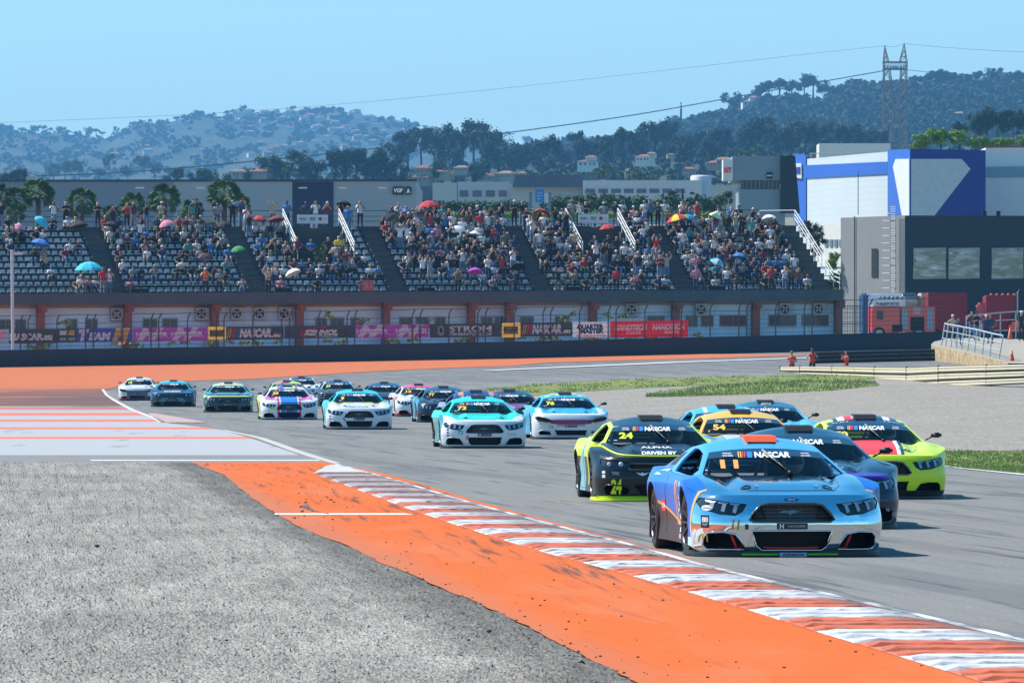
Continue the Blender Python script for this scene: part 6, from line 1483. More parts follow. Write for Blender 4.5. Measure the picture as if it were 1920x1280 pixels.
# --- low pale office and factory blocks
D = 760; M_PF = cladding('pale_factory', (.46, .49, .53), 1.0, .06); M_WIN = mm('slate_window', (.10, .14, .19), .3); M_SL = mm('slate_roof', (.10, .135, .19), .8)
def block(name, lab, u0, u1, v1, mat_, wins=(), D=D, cat='building', vb=440, roof=None):
    r = empty(name, at((u0 + u1) / 2, vb, D), label=lab, cat=cat); wallbox('wall', at2(u0, D), at2(u1, D), zv(vb, D), zv(v1, D), 14, mat_, r)
    for (a, b, c, d) in wins: facepoly('window', [(a, d), (b, d), (b, c), (a, c)], D, .06, M_WIN, r)
    return r
block('office_block', 'narrow slate blue block beside the grey warehouse', 780, 811, 349, mm('slate_blue_wall', (.06, .12, .20), .7), D=765)
block('office_block', 'pale windowless block left of the low factory', 811, 858, 343, M_PF)
block('factory', 'low pale factory with four grilled windows', 857, 958, 341, M_PF, [(862, 878, 357, 369), (886, 903, 357, 369), (911, 928, 357, 369), (935, 950, 357, 369)])
r = block('factory', 'factory with dark slate mansard roof, behind the blue road sign', 957, 1092, 352, M_PF, D=758)
o = Vector(r.location); p = [at(u, v, d) - o for u, v, d in ((958, 352, 757), (1093, 352, 757), (1093, 330, 757), (958, 330, 757), (958, 352, 772), (1093, 352, 772), (1093, 330, 772), (958, 330, 772))]
MB().add([at(960, 351.5, 757) - o, at(1121, 351.5, 757) - o, at(1118, 328, 757.15) - o, at(968, 328, 757.15) - o, at(960, 351.5, 775) - o, at(1121, 351.5, 775) - o], [(0, 1, 2, 3), (3, 2, 5, 4), (0, 3, 4), (1, 5, 2)]).build('roof', M_SL, r)
r = block('factory', 'long white factory with a row of small windows and rounded right end', 1093, 1316, 338, mm('white_factory', (.56, .58, .62), .7), [(1098 + 24 * i, 1116 + 24 * i, 354, 362) for i in range(8)], D=756)
o = Vector(r.location); MB().lathe([(1.05, zv(440, 760) - o.z), (1.05, zv(332, 760) - o.z), (.9, zv(329, 760) - o.z), (.01, zv(328, 760) - o.z)], 20, (at(1314, 0, 760).x - o.x, 760 - o.y, 0)).build('round_tower', mm('white_factory', (.56, .58, .62), .7), r, smooth=True)
# --- black and pale steel office with a white sign
D = 634; r = empty('office_tower', at(1430, 460, D), label='steel clad office with white sign end and black slanted corner', cat='building'); MS = cladding('steel_cladding', (.23, .30, .34), .8, .10)
wallbox('upper_wall', at2(1373, D), at2(1466, D), zv(338, D), zv(293, D), 12, MS, r); wallbox('lower_wall', at2(1387, D), at2(1472, D), zv(470, D), zv(355, D), 11.5, MS, r)
wallbox('window_band', at2(1389, D + .4), at2(1462, D + .4), zv(356, D), zv(337, D), 10, mm('band_glass', (.035, .05, .06), .2), r)
for i in range(9): facepoly('mullion', [(1392 + 8 * i, 355), (1393.2 + 8 * i, 355), (1393.2 + 8 * i, 338), (1392 + 8 * i, 338)], D + .4, .05, mm('mullion_grey', (.25, .30, .32), .5), r)
wallbox('sign_end', at2(1356, D - .1), at2(1374, D - .1), zv(338, D), zv(299, D), 4, mm('sign_end_white', (.72, .73, .74), .5), r)
label_text(r, D, [('BST', 1364.5, 319, 9, 14, T_R, .05)], 'lettering', .3)
facepoly('dark_corner', [(1463, 400), (1500, 400), (1491, 292), (1463, 292)], D, .5, mm('black_cladding', (.012, .022, .035), .5), r); f = facepoly('emblem_plate', [(1437, 335), (1449, 335), (1449, 323), (1437, 323)], D, .15, mm('black_cladding', (.012, .022, .035), .5), r)
facepoly('emblem_cross', [(1438, 330.5), (1448, 330.5), (1448, 328), (1438, 328)], D, .25, T_W, r)
# --- blue and white warehouse hall
D = 640; r = empty('blue_hall', at(1600, 480, D), label='big blue and white industrial hall with a white arrow shape on its corner', cat='industrial hall')
MW = cladding('white_cladding', (.60, .66, .70), .55, .16); MBL = cladding('royal_blue_cladding', (.02, .13, .55), .5, .14); MBD = mm('blue_shade_and_logo', (.010, .035, .28), .6, amt=.06)  # deep blue holds the painted shade of the tower's right side; logo too
x0, _ = at2(1513, D); z0 = zv(520, D)
WA, WB = at2(1490, 668), at2(1666, 641.5); wallbox('left_wall', WA, WB, z0, zv(290, D) + .3, 5, MW, r)
def slant(u, v, off=.1): 
    t = (u - 960) / FP; dx, dy = WB[0] - WA[0], WB[1] - WA[1]; a = (t * WA[1] - WA[0]) / (dx - t * dy); x, y = WA[0] + dx * a, WA[1] + dy * a; n_ = Vector((dy, -dx, 0)).normalized(); n_ = n_ if n_.x < 0 else -n_; return Vector((x, y, zv(v, y))) + n_ * off
def sl_poly(name, pts, mat_, off):
    o = Vector(r.location); vs = [slant(u, v, off) - o for u, v in pts]; n = len(vs)
    return MB().add(vs + [q + Vector((.06, .01, 0)) for q in vs], [tuple(range(n)), tuple(range(2 * n - 1, n - 1, -1))] + [(i, i + n, (i + 1) % n + n, (i + 1) % n) for i in range(n)]).build(name, mat_, r)
sl_poly('blue_pillar', [(1490, 420), (1513, 420), (1513, 290), (1490, 290)], MBL, .10); sl_poly('blue_band', [(1513, 334), (1666, 326), (1666, 303), (1513, 310)], MBL, .10); sl_poly('logo_board', [(1493, 333), (1508, 335), (1507, 306), (1493, 307)], T_W, .25); sl_poly('logo_mark', [(1494.5, 325), (1506, 326), (1506, 313), (1494.5, 314)], MBD, .32)
sl_poly('lower_white_wall', [(1513, 500), (1590, 500), (1590, 418), (1513, 418)], mm('cream_white', (.62, .62, .60), .7), .12)
for i in range(4): sl_poly('window', [(1550 + 9 * i, 463), (1556 + 9 * i, 463), (1556 + 9 * i, 449), (1550 + 9 * i, 449)], M_WIN, .2)
cx, cy = at2(1708, 628); xl, yl = at2(1666, 641.0); xr, yr = at2(1848, 632)
o = Vector(r.location)
def tower_face(name, A, B, pts, mat_, off):
    """pts (t along A->B, v)"""
    (xa, ya), (xb, yb) = A, B; n_ = Vector((yb - ya, -(xb - xa), 0)).normalized(); n_ = n_ if n_.y < 0 else -n_
    vs = [Vector((xa + (xb - xa) * t, ya + (yb - ya) * t, zv(v, ya + (yb - ya) * t))) + n_ * off - o for t, v in pts]; n = len(vs)
    return MB().add(vs + [q - n_ * .06 for q in vs], [tuple(range(n)), tuple(range(2 * n - 1, n - 1, -1))] + [(i, i + n, (i + 1) % n + n, (i + 1) % n) for i in range(n)]).build(name, mat_, r)
ztop = zv(279, 628); vs = [Vector((x, y, z)) - o for z in (z0, ztop) for x, y in ((cx, cy), (xr, yr), (xr + 1, yr + 20), (xl, yl + 18), (xl, yl))]
MB().add(vs, [(0, 1, 6, 5), (1, 2, 7, 6), (2, 3, 8, 7), (3, 4, 9, 8), (4, 0, 5, 9), (5, 6, 7, 8, 9)]).build('corner_tower', MBD, r)
A, B, C_ = (xl, yl), (cx, cy), (xr, yr)
tower_face('blue_face', A, B, [(0, 520), (1, 520), (1, 279.5), (0, 281)], MBL, .08); tower_face('arrow_tail', A, B, [(.75, 420), (1, 420), (1, 298), (.40, 298.5), (.28, 312)], mm('tower_white', (.70, .72, .72), .6), .16)
tower_face('arrow_head', B, C_, [(0, 420), (.22, 420), (.79, 317), (.67, 298), (0, 298)], mm('tower_white_shade', (.55, .60, .66), .6), .08)  # greyer white: shade on this side put into the arrow's colour
MB().box(at(1600, 287, 684) - o, (6.5, 6, 1.6)).build('roof_plant', mm('cream_white', (.62, .62, .60), .7), r); mb = MB()
for i in range(9): p = at(1520 + 16 * i, 298, 672) - o; mb.tube([p, p + Vector((0, 0, .55))], .03, 4)
mb.tube([at(1520, 288, 672) - o, at(1660, 284, 672) - o], .035, 4); mb.build('roof_railing', M_GALV, r)
# --- white hall at the right edge
D = 655; r = empty('white_hall', at(1890, 470, D), label='tall plain white hall cut by the right edge of the photo', cat='industrial hall'); wallbox('wall', at2(1848, D), at2(1990, D), zv(520, D), zv(277, D), 20, mm('hall_white', (.86, .86, .84), .7, amt=.06), r)
facepoly('grey_band', [(1848, 333), (1990, 331), (1990, 311), (1848, 313)], D, .1, mm('grey_blue_band', (.28, .42, .48), .6), r); facepoly('roof_trim', [(1848, 277.5), (1990, 275), (1990, 272), (1848, 274)], D, .2, mm('terracotta_trim', (.45, .12, .06), .7), r)
# --- dark building with big windows, lit and shaded sides painted apart
D = 556; k = D / FP; r = empty('dark_building', at(1697, 640, D), label='dark grey building with three large square windows behind the trucks', cat='building')
ang = rad(27); cxx, cyy = at2(1697, D); wl = (1697 - 1586) * k / math.sin(ang); wr = 18.0
q = [(cxx, cyy), (cxx + wr * math.cos(ang * .25), cyy + wr * math.sin(ang * .25)), (cxx + wr * .97 - 4, cyy + wl), (cxx - wl * math.sin(ang), cyy + wl * math.cos(ang))]; o = Vector(r.location); zb = 1.0; zt = zv(404, D)
m1 = M('sunlit_render_wall', (.25, .25, .255), .85); x, y, z = m1.coords(); m1.scale_col(m1.noise(.8) * .2 + .9); m1 = m1.done(); m2 = M('shaded_render_wall', (.034, .042, .056), .8); x, y, z = m2.coords(); m2.scale_col(m2.noise(.5) * .3 + .85); m2 = m2.done()  # sun and shade on the walls put into two base colours
mb = MB(); vs = [Vector((x, y, z)) - o for z in (zb, zt) for x, y in q]; mb.add(vs, [(3, 0, 4, 7), (2, 3, 7, 6), (1, 2, 6, 5), (4, 5, 6, 7)], 0); mb.add(vs, [(0, 1, 5, 4)], 1); mb.build('walls', [m1, m2], r)
def on_face(u, v, off, A=q[0], B=q[1]):
    t = (u - 960) / FP; dx, dy = B[0] - A[0], B[1] - A[1]; a = (t * A[1] - A[0]) / (dx - t * dy); x = A[0] + dx * a; y = A[1] + dy * a; n_ = Vector((dy, -dx, 0)).normalized(); n_ = n_ if n_.y < 0 else -n_
    return Vector((x, y, zv(v, y))) + n_ * off - o
M_REFL = M('painted_reflections_window', (.10, .13, .12), .05, metallic=.0, coat=1); x, y, z = M_REFL.coords(); M_REFL.mix(M_REFL.noise(.7, M_REFL.vec(x * .8, z * 3.2), 4).smooth(.45, .60), (.30, .36, .38)); M_REFL.mix(M_REFL.noise(.9, M_REFL.vec(x * .6, z * 4, 5.0), 4).smooth(.58, .66) * .9, (.65, .70, .72)); M_REFL.mix(M_REFL.noise(.9, M_REFL.vec(x, z * 2.5, 9.0), 3).smooth(.55, .62) * .9, (.05, .06, .035)); M_REFL = M_REFL.done()  # reflections painted into the glass colour as pale and dark patches
for a, b in ((1713, 1773), (1779, 1836), (1860, 1918)):
    mb = MB(); f = [on_face(u, v, .06) for u, v in ((a, 522), (b, 521), (b, 465), (a, 466))]; mb.add(f + [p + Vector((0, .06, 0)) for p in f], [(0, 1, 2, 3)]); w_ = mb.build('window', M_REFL, r)
    mb = MB(); mb.tube([f[0], f[1], f[2], f[3], f[0]], .055, 4); mb.tube([(f[0] + f[1]) / 2 + (f[3] - f[0]) * .8, (f[2] + f[3]) / 2], .03, 4); mb.tube([f[0].lerp(f[3], .78), f[1].lerp(f[2], .78)], .03, 4); mb.build('frame', mm('window_alu', (.45, .50, .52), .5), w_)
fl_ = lambda u, v, off: on_face(u, v, off, q[3], q[0])
mb = MB(); f = [fl_(u, v, .05) for u, v in ((1635, 520), (1647, 520), (1647, 466), (1635, 466))]; mb.add(f, [(0, 1, 2, 3)]); mb.build('slot_window', M_PANE, r)
mb = MB(); mb.tube([fl_(1604, 405, .08), fl_(1604, 640, .08)], .04, 5); mb.build('downpipe', M_DST, r)
mb = MB()
for du in (-5, 5): mb.tube([fl_(1684 + du, 385, .45), fl_(1684 + du, 565, .45)], .035, 4)
for i in range(40): v = 388 + 4.4 * i; mb.tube([fl_(1679, v, .45), fl_(1689, v, .45)], .02, 4)
for v in range(400, 560, 14): mb.tube([fl_(1676, v, .4), fl_(1676, v, 1.0), fl_(1690, v, 1.0), fl_(1690, v, .4)], .02, 4)
mb.build('ladder', M_GALV, r)
mb = MB(); mb.tube([fl_(1609, 403, .0), fl_(1609, 322, .0)], .03, 4); mb.build('mast', M_DST, r)
for u in (1846, 1872): MB().box(on_face(u, 400, .0), (.3, .3, .35)).build('floodlight', M_IN, r)
# small blue info sign, shrubs and hedge come with the vegetation below
o = empty('road_sign', at(1010, 400, 700), label='blue road sign panel on two posts in front of the slate roofed factory', cat='sign'); MB().box(at(1012, 367, 700) - o.location, (.85, .06, 1.25)).build('sign_panel', mm('road_blue', (.02, .22, .60), .5), o)
MB().box(at(1024, 371, 700) - o.location, (.4, .06, .9)).build('sign_panel', mm('road_white', (.55, .60, .65), .5), o)
for u in (995, 1030): MB().box(at(u, 382, 700.2) - o.location, (.3, .12, 2.2)).build('post', mm('slate_post', (.16, .22, .30), .7), o)
t = MB(); 
for k_, w_ in ((.85, .5), (.6, .6), (.3, .4)): put_text(t, 'CIRCUIT' if k_ == .85 else ('VALENCIA' if k_ == .6 else 'P'), (0, k_ - .6), .12, w_, lambda a, b: at(1012, 367, 699.9) - o.location + Vector((a, 0, b)), 0)
t.build('sign_lettering', T_W, o)

# ================================================================== TRUCKS behind the fence
M_TRED = mm('truck_red', (.78, .07, .06), .35, coat=.6, amt=.08); M_DRED = mm('trailer_dark_red', (.28, .012, .028), .5, amt=.1); M_TWH = mm('truck_white', (.80, .84, .90), .35, coat=.5, amt=.06)
def bev_box(c, d, r=.08, seg=2):
    bm = bmesh.new(); bmesh.ops.create_cube(bm, size=1)
    for v in bm.verts: v.co = Vector((v.co.x * d[0], v.co.y * d[1], v.co.z * d[2]))
    bmesh.ops.bevel(bm, geom=bm.edges[:], offset=r, segments=seg, affect='EDGES'); vs = [tuple(v.co + Vector(c)) for v in bm.verts]; fs = [tuple(q.index for q in f.verts) for f in bm.faces]; bm.free(); return vs, fs
def wheels(root, xs, y, r=.5, two=False):
    for x in xs:
        w_ = MB().lathe([(.25, -.15), (r - .05, -.15), (r, -.1), (r, .1), (r - .05, .15), (.25, .15)], 20, (x, y, r), 'y').build('wheel', M_TYRE, root); MB().lathe([(.0, -.10), (.26, -.12), (.26, .1)], 14, (x, y, r), 'y').build('rim', M_GALV, w_)
D = 512; gzr = lambda u, D: gz((u - 960) * D / FP, D)
# red fire truck
p = at(1686, 640, D); root = empty('fire_truck', (p.x, p.y, zv(636, D) - .0), .10, label='red fire truck with grey roller shutters parked behind the wire fence', cat='truck'); k = D / FP
MB().add(*bev_box((-1.05, 0, 1.32), (1.95, 2.2, 1.85), .12)).build('cab', M_TRED, root); MB().add(*bev_box((1.15, 0, 1.38), (2.35, 2.2, 1.75), .05)).build('body', M_TRED, root)
MB().box((-1.5, -1.12, 1.65), (.42, .04, .6)).build('side_window', M_PANE, root); MB().box((-.3, -1.12, .75), (.7, .05, .5)).build('wheel_recess', M_IN, root)
for x in (.22, 1.95): 
    mb = MB(); mb.box((x, -1.12, 1.35), (.42, .04, 1.4)); mb.build('roller_shutter', cladding('shutter_grey', (.30, .36, .46), .1, .25), root)
MB().box((1.08, -1.12, 1.05), (.95, .04, .95)).build('pump_bay', M_IN, root); MB().box((1.05, -1.15, 1.95), (.55, .03, .45)).build('crest_plate', mm('pale_pink', (.55, .35, .36), .6), root); MB().box((-1.0, 0, 2.3), (1.9, 2.0, .08)).build('roof_rail', mm('truck_pale', (.6, .5, .5), .5), root); MB().box((-1.1, -.2, 2.34), (.4, .3, .12)).build('beacon', mm('blue_beacon', (.02, .05, .25), .3), root); wheels(root, (-1.55, 1.2), -1.0, .42)
# white and blue truck cab with a row of roof lamps
p = at(1655, 640, 520); root = empty('truck', (p.x, p.y, zv(640, 520)), .1, label='white and blue truck cab with a row of amber roof lamps', cat='truck'); MB().add(*bev_box((0, 0, 1.85), (2.9, 2.3, 3.0), .25, 3)).build('cab', M_TWH, root); MB().add(*bev_box((-1.32, 0, 1.9), (.40, 2.34, 2.9), .15, 2)).build('blue_side', mm('truck_blue', (.04, .10, .24), .4), root)
MB().box((.2, -1.17, 2.0), (2.0, .06, .8)).build('windscreen', M_PANE, root)
for i in range(6): MB().sphere((-.35 + .30 * i, -1.12, 3.02), .12, 8).build('roof_lamp', mm('amber_lamp', (.42, .20, .10), .3) if i in (0, 5) else mm('dark_lamp', (.10, .11, .12), .2), root, smooth=True)
t = MB(); put_text(t, 'TRANSPORTES', (.15, 2.62), .17, 1.7, lambda a, b: (a, -1.2, b), 0); t.build('cab_lettering', T_N, root)
# blue car transporter and red trailer
p = at(1712, 640, 524); root = empty('truck', (p.x, p.y, zv(640, 524)), .05, label='dark blue and cream truck beside the dark red trailer', cat='truck'); MB().add(*bev_box((-.35, 0, 2.05), (1.35, 2.3, 2.7), .2, 3)).build('cab', mm('truck_navy', (.03, .09, .22), .25, coat=1), root); MB().add(*bev_box((.75, 0, 2.1), (.95, 2.3, 2.6), .18, 3)).build('sleeper', mm('cream_paint', (.52, .46, .32), .5), root); MB().box((-.35, -1.17, 2.7), (1.1, .05, .6)).build('windscreen', M_REFL, root)
p = at(1772, 640, 522); root = empty('trailer', (p.x, p.y, zv(640, 522)), .03, label='dark red box trailer in front of the dark building', cat='trailer'); MB().add(*bev_box((0, 0, 1.95), (2.7, 4.5, 2.9), .05)).build('box', M_DRED, root); MB().box((-1.36, -2.0, 1.95), (.12, .3, 2.9)).build('front_trim', M_TRED, root); wheels(root, (-.8, .8), -2.1, .45)
p = at(1874, 640, 520); root = empty('truck', (p.x, p.y, zv(640, 520)), 0, label='red truck with orange roof lights near the right edge', cat='truck'); MB().add(*bev_box((0, 0, 1.95), (2.1, 4, 2.5), .08)).build('box', M_DRED, root); MB().add(*bev_box((-1.25, 0, 1.6), (.7, 2, 2.2), .15)).build('cab', mm('pink_red', (.55, .12, .18), .5), root)
for i in range(5): MB().sphere((-.7 + .4 * i, -1.8, 3.22), .11, 6).build('roof_lamp', mm('orange_lamp', (.75, .16, .04), .3), root)
mb = MB(); mb.tube([(1.12, -2, 1.0), (1.12, -2, 3.4), (1.25, -2, 3.6)], .06, 6); mb.build('exhaust', M_GALV, root)
p = at(1912, 632, 518); root = empty('car', (p.x, p.y, zv(640, 518)), 0, label='small red car roof cut by the right edge behind the railing', cat='car'); MB().add(*bev_box((0, 0, 1.0), (1.6, 3.6, .7), .2, 2)).build('body', M_TRED, root); MB().add(*bev_box((0, 0, 1.5), (1.3, 1.8, .6), .2, 2)).build('cabin', M_PANE, root)

# ================================================================== RIGHT SIDE: stone platform, railing, barrier, marshals
D1 = 430.0
def strip3(name, pts_bot, pts_top, mat_, parent=None, th=None):
    n = len(pts_bot); vs = [Vector(p) for p in pts_bot] + [Vector(p) for p in pts_top]; return MB().add(vs, [(i, i + 1, n + i + 1, n + i) for i in range(n - 1)]).build(name, mat_, parent)
m = M('golden_rubble_stone', (.46, .33, .17), .9); x, y, z = m.coords(True); m.scale_col(m.voronoi(3.2, m.vec(x * 1.6, y, z)) * .7 + .62); m.mix(m.noise(5, m.vec(x, y, z), 4).smooth(.55, .62) * .7, (.12, .08, .05)); M_STONE = m.done()
# platform outline (u, v, D): left end corner then along the front towards the right
fr = [(1752, 640, 452), (1746, 645, 446), (1752, 650, 440), (1790, 656, 428), (1830, 665, 415), (1868, 675, 402), (1890, 681, 394)]
mb = MB(); n = len(fr); vs = []
for u, v, d in fr: p = at(u, v, d); vs += [(p.x, p.y, gz(p.x, p.y) - .4), tuple(p)]
mb.add(vs, [(2 * i, 2 * i + 2, 2 * i + 3, 2 * i + 1) for i in range(n - 1)]); o = mb.build('stone_wall', M_STONE); tag(o, 'golden rubble stone retaining wall below the curved railing at the right', 'wall')
mb = MB(); top = [at(u, v, d) for u, v, d in fr]; back_ = [at(1780, 634, 470), at(1800, 632, 472), at(1850, 633, 470), at(1960, 640, 460), at(2100, 650, 430), at(2100, 683, 392)]
poly = top + back_[::-1]; allp = top + [at(2100, 683, 392), at(2100, 650, 430), at(2000, 640, 455), at(1850, 633, 470), at(1780, 634, 470)]
c = sum(allp, Vector()) / len(allp); mb.add([c] + allp, [(0, i + 1, (i + 1) % len(allp) + 1) for i in range(len(allp))]); m = M('platform_dirt', (.33, .29, .24), .95); x, y, z = m.coords(True); m.scale_col(m.noise(1.5) * .4 + .8); tag(mb.build('platform', m.done()), kind='structure')
def post_rail(name, lab, bots, tops, mids, mat_, r=.035, pr=.04):
    root = empty(name, bots[0], label=lab, cat='railing'); o = Vector(root.location)
    for b, t in zip(bots, tops): MB().tube([b - o, t - o], pr, 5).build('post', mat_, root)
    MB().tube([t - o for t in tops], r * 1.3, 6).build('top_rail', mat_, root)
    for f in mids: MB().tube([b.lerp(t, f) - o for b, t in zip(bots, tops)], r * .8, 5).build('middle_rail', mat_, root)
    return root
bu = [(1765, 648), (1773, 650), (1783, 651.5), (1793, 653), (1803, 655), (1814, 658), (1827, 661), (1842, 664), (1856, 668), (1873, 672)]; tu = [(1772, 606), (1778, 608), (1788, 609.5), (1797, 611), (1808, 613.5), (1820, 615.5), (1832, 618), (1846, 621.5), (1860, 625), (1881, 629)]
dd = [442, 440, 437, 433, 429, 424, 419, 413, 407, 400]
post_rail('railing', 'curved pale blue grey railing along the stone platform', [at(u, v, d) for (u, v), d in zip(bu, dd)], [at(u, v, d) for (u, v), d in zip(tu, dd)], (.35, .68), mm('pale_painted_steel', (.40, .47, .50), .5))
post_rail('railing', 'straight grey railing behind the spectators at the right edge', [at(u, 634, 470) for u in (1812, 1838, 1876, 1905, 1935)], [at(u, 634 - h, 470) for u, h in ((1812, 42), (1838, 44), (1876, 48), (1905, 50), (1935, 52))], (.3, .7), mm('grey_painted_steel', (.36, .40, .43), .5))
# people on the platform
near = [(1786, 640, 446, 'stand_hips', 'beige', 'black', 'white', 'leaning forward', .92), (1797, 648, 440, 'stand_chest', 'navy', 'navy', None, 'arms folded', .95), (1822, 636, 455, 'stand_photo', 'maroon', 'denim', None, 'hand raised to the eyes', 1.0), (1831, 640, 452, 'stand_chest', 'black', 'denim', 'black', 'in blue jeans, centre of the group', 1.05), (1849, 643, 450, 'stand_down', 'navy', 'black', 'white', 'with pale hair', .98), (1857, 645, 450, 'stand_hips', 'navy', 'navy', None, 'rightmost of the group', 1.03), (1915, 640, 440, 'stand_down', 'black', 'black', 'white', 'cut by the right edge', 1.03)]
for i, (u, v, d, kind, top, leg, hat, extra, sc) in enumerate(near):
    me = person_mesh(kind, hat is not None, 1); o = link('person', me, None, at(u, v, d), .5 - .35 * (i % 3)); o.scale = (sc,) * 3
    for k_, m_ in enumerate((SKINS[i % 2], pal(top), pal(leg), M_BLK, pal(hat) if hat else HAIRS[0])): o.material_slots[k_].link = 'OBJECT'; o.material_slots[k_].material = m_
    tag(o, 'bystander in %s top %s on the stone platform' % (top, extra), 'person', 'bystanders on the stone platform')
for u, v, d, lab in ((1857, 686 - 9, 400, 'orange traffic cone on the platform beside the end of the railing'), (1894, 636, 455, 'distant orange traffic cone by the grey railing')):
    if u == 1857: u, v = 1897, 681
    root = empty('traffic_cone', at(u, v, d), label=lab, cat='traffic cone'); MB().lathe([(.17, .04), (.03, .72), (.0, .72)], 16).build('cone', mm('cone_orange', (.70, .11, .03), .5), root, smooth=True); MB().box((0, 0, .02), (.44, .44, .04)).build('base', mm('cone_base', (.30, .05, .02), .7), root)
# guard rail barrier: stacked corrugated rails, from the left end to the right edge
gp = [(1459, 712, 418), (1463, 713, 412), (1500, 716, 402), (1560, 719, 392), (1640, 725, 378), (1700, 727, 366), (1760, 724, 352), (1850, 720, 340), (1935, 716, 332), (2300, 712, 318)]; gt = [689, 686, 685.5, 686, 687, 687.5, 685, 683, 681, 676]
m = M('cream_guard_rail', (.62, .52, .32), .55); x, y, z = m.coords(True); m.mix((x - 16).smooth(0, 14), (.46, .46, .38)); m.mix(m.noise(.8, m.vec(x, y, z * 4), 3).smooth(.55, .72) * .35, (.30, .26, .18)); M_GRAIL = m.done()
base0 = at(1600, 722, 385); root = empty('guard_rail', base0, label='stacked cream corrugated guard rails along the infield road', cat='guard rail')
for k_ in range(3):
    vs = []; prof_ = [(.0, 0), (-.12, .045), (-.12, .105), (.03, .15), (.03, .185), (-.12, .23), (-.12, .29), (.0, .335)]
    for (u, v, d), vt in zip(gp, gt):
        b = at(u, v + 3, d); t = at(u, vt, d); hh = (t.z - b.z) / (3 * .345)
        for (dy, dz) in prof_: vs.append(Vector((b.x, b.y + dy * 1.5, b.z + (k_ * .345 + .05 + dz * .72) * hh)) - base0)
    n = len(prof_); MB().add(vs, [(i * n + j, (i + 1) * n + j, (i + 1) * n + j + 1, i * n + j + 1) for i in range(len(gp) - 1) for j in range(n - 1)]).build('rail', M_GRAIL, root)
MB().add([at(u, vv_, d + .12) - base0 for (u, v, d), vt in zip(gp, gt) for vv_ in (v + 3, vt + 1)], [(2 * i, 2 * i + 2, 2 * i + 3, 2 * i + 1) for i in range(len(gp) - 1)]).build('gap_shade_sheet', M_IN, root)  # dark sheet added so the gaps between the rails read as shade
for (u, v, d), vt in zip(gp[1:], gt[1:]):
    MB().tube([at(u, v + 3, d + .1) - base0, at(u, vt - .5, d + .1) - base0], .05, 5).build('post', M_DST, root)
# tyre stack wall behind, seen between barrier and asphalt
o = tag(MB().build('x', M_IN), 'x', 'x') if False else None
root = empty('tyre_barrier', on_ground(1700, 445), label='low black tyre barrier behind the cream guard rail', cat='tyre barrier'); mb = MB()
for i in range(44):
    u = 1530 + 5.6 * i; p = on_ground(u, 440) - root.location
    for h in range(3): mb.lathe([(.05, -.1), (.28, -.11), (.30, 0), (.28, .11), (.05, .1)], 10, (p.x, p.y, p.z + .12 + .235 * h), 'z')
mb.build('tyres', M_TYRE, root, smooth=True)
# photographers in orange vests behind the barrier
for i, (u, v, kind, lab, fx) in enumerate(((1485, 715, 'stand_chest', 'photographer in orange vest with green cap looking down, left of three', -.4), (1523, 711, 'stand_photo', 'photographer in orange vest facing the camera, middle of three', .05), (1587, 714, 'stand_photo', 'photographer in orange vest turned sideways with a camera, right of three', -1.0))):
    D_ = 428; me = person_mesh(kind, i < 2, 1); base = at(u, v, D_); base.z = min(base.z, zv(v, D_)); o = link('person', me, None, base, fx); o.scale = (1.0 + .03 * (i == 1),) * 3
    for k_, m_ in enumerate((SKINS[0], mm('orange_vest', (.80, .06, .02), .6), pal('black'), M_BLK, (pal('green'), HAIRS[0], HAIRS[0])[i])): o.material_slots[k_].link = 'OBJECT'; o.material_slots[k_].material = m_
    tag(o, lab, 'person', 'photographers behind the guard rail')
    if i > 0:
        cmr = empty('camera_with_lens', base + Matrix.Rotation(fx, 3, 'Z') @ Vector((0, -.24, 1.58)), fx, label='black camera held by the %s photographer' % ('middle' if i == 1 else 'right'), cat='camera'); MB().box((0, 0, 0), (.14, .08, .10)).build('camera_body', M_IN, cmr); MB().lathe([(.04, 0), (.045, -.22), (.0, -.22)], 10, (0, 0, 0), 'y').build('lens', M_IN, cmr)
# lamp pole at the left, white
root = empty('white_pole', at(24, 655, 486), label='slim white pole with a small box arm at the far left', cat='pole'); h = zv(468, 486) - root.location.z; MB().tube([(0, 0, 0), (-.05, 0, h)], .10, 8).build('pole', mm('pole_white', (.50, .58, .66), .6), root); MB().box((.35, 0, h - .25), (.6, .12, .2)).build('box_arm', mm('pole_white', (.60, .60, .66), .6), root)
root = empty('mesh_gate', at(1600, 640, 505), label='dark mesh gate with stacked boxes beside the end of the grandstand', cat='gate'); mb = MB()
for i in range(12): mb.tube([(-.9 + .17 * i, 0, 0), (-.9 + .17 * i, 0, 2.4)], .015, 4)
mb.tube([(-.9, 0, 2.4), (1.0, 0, 2.4)], .03, 4); mb.tube([(-.9, 0, 1.2), (1.0, 0, 1.2)], .03, 4); mb.build('gate_frame', M_DST, root)

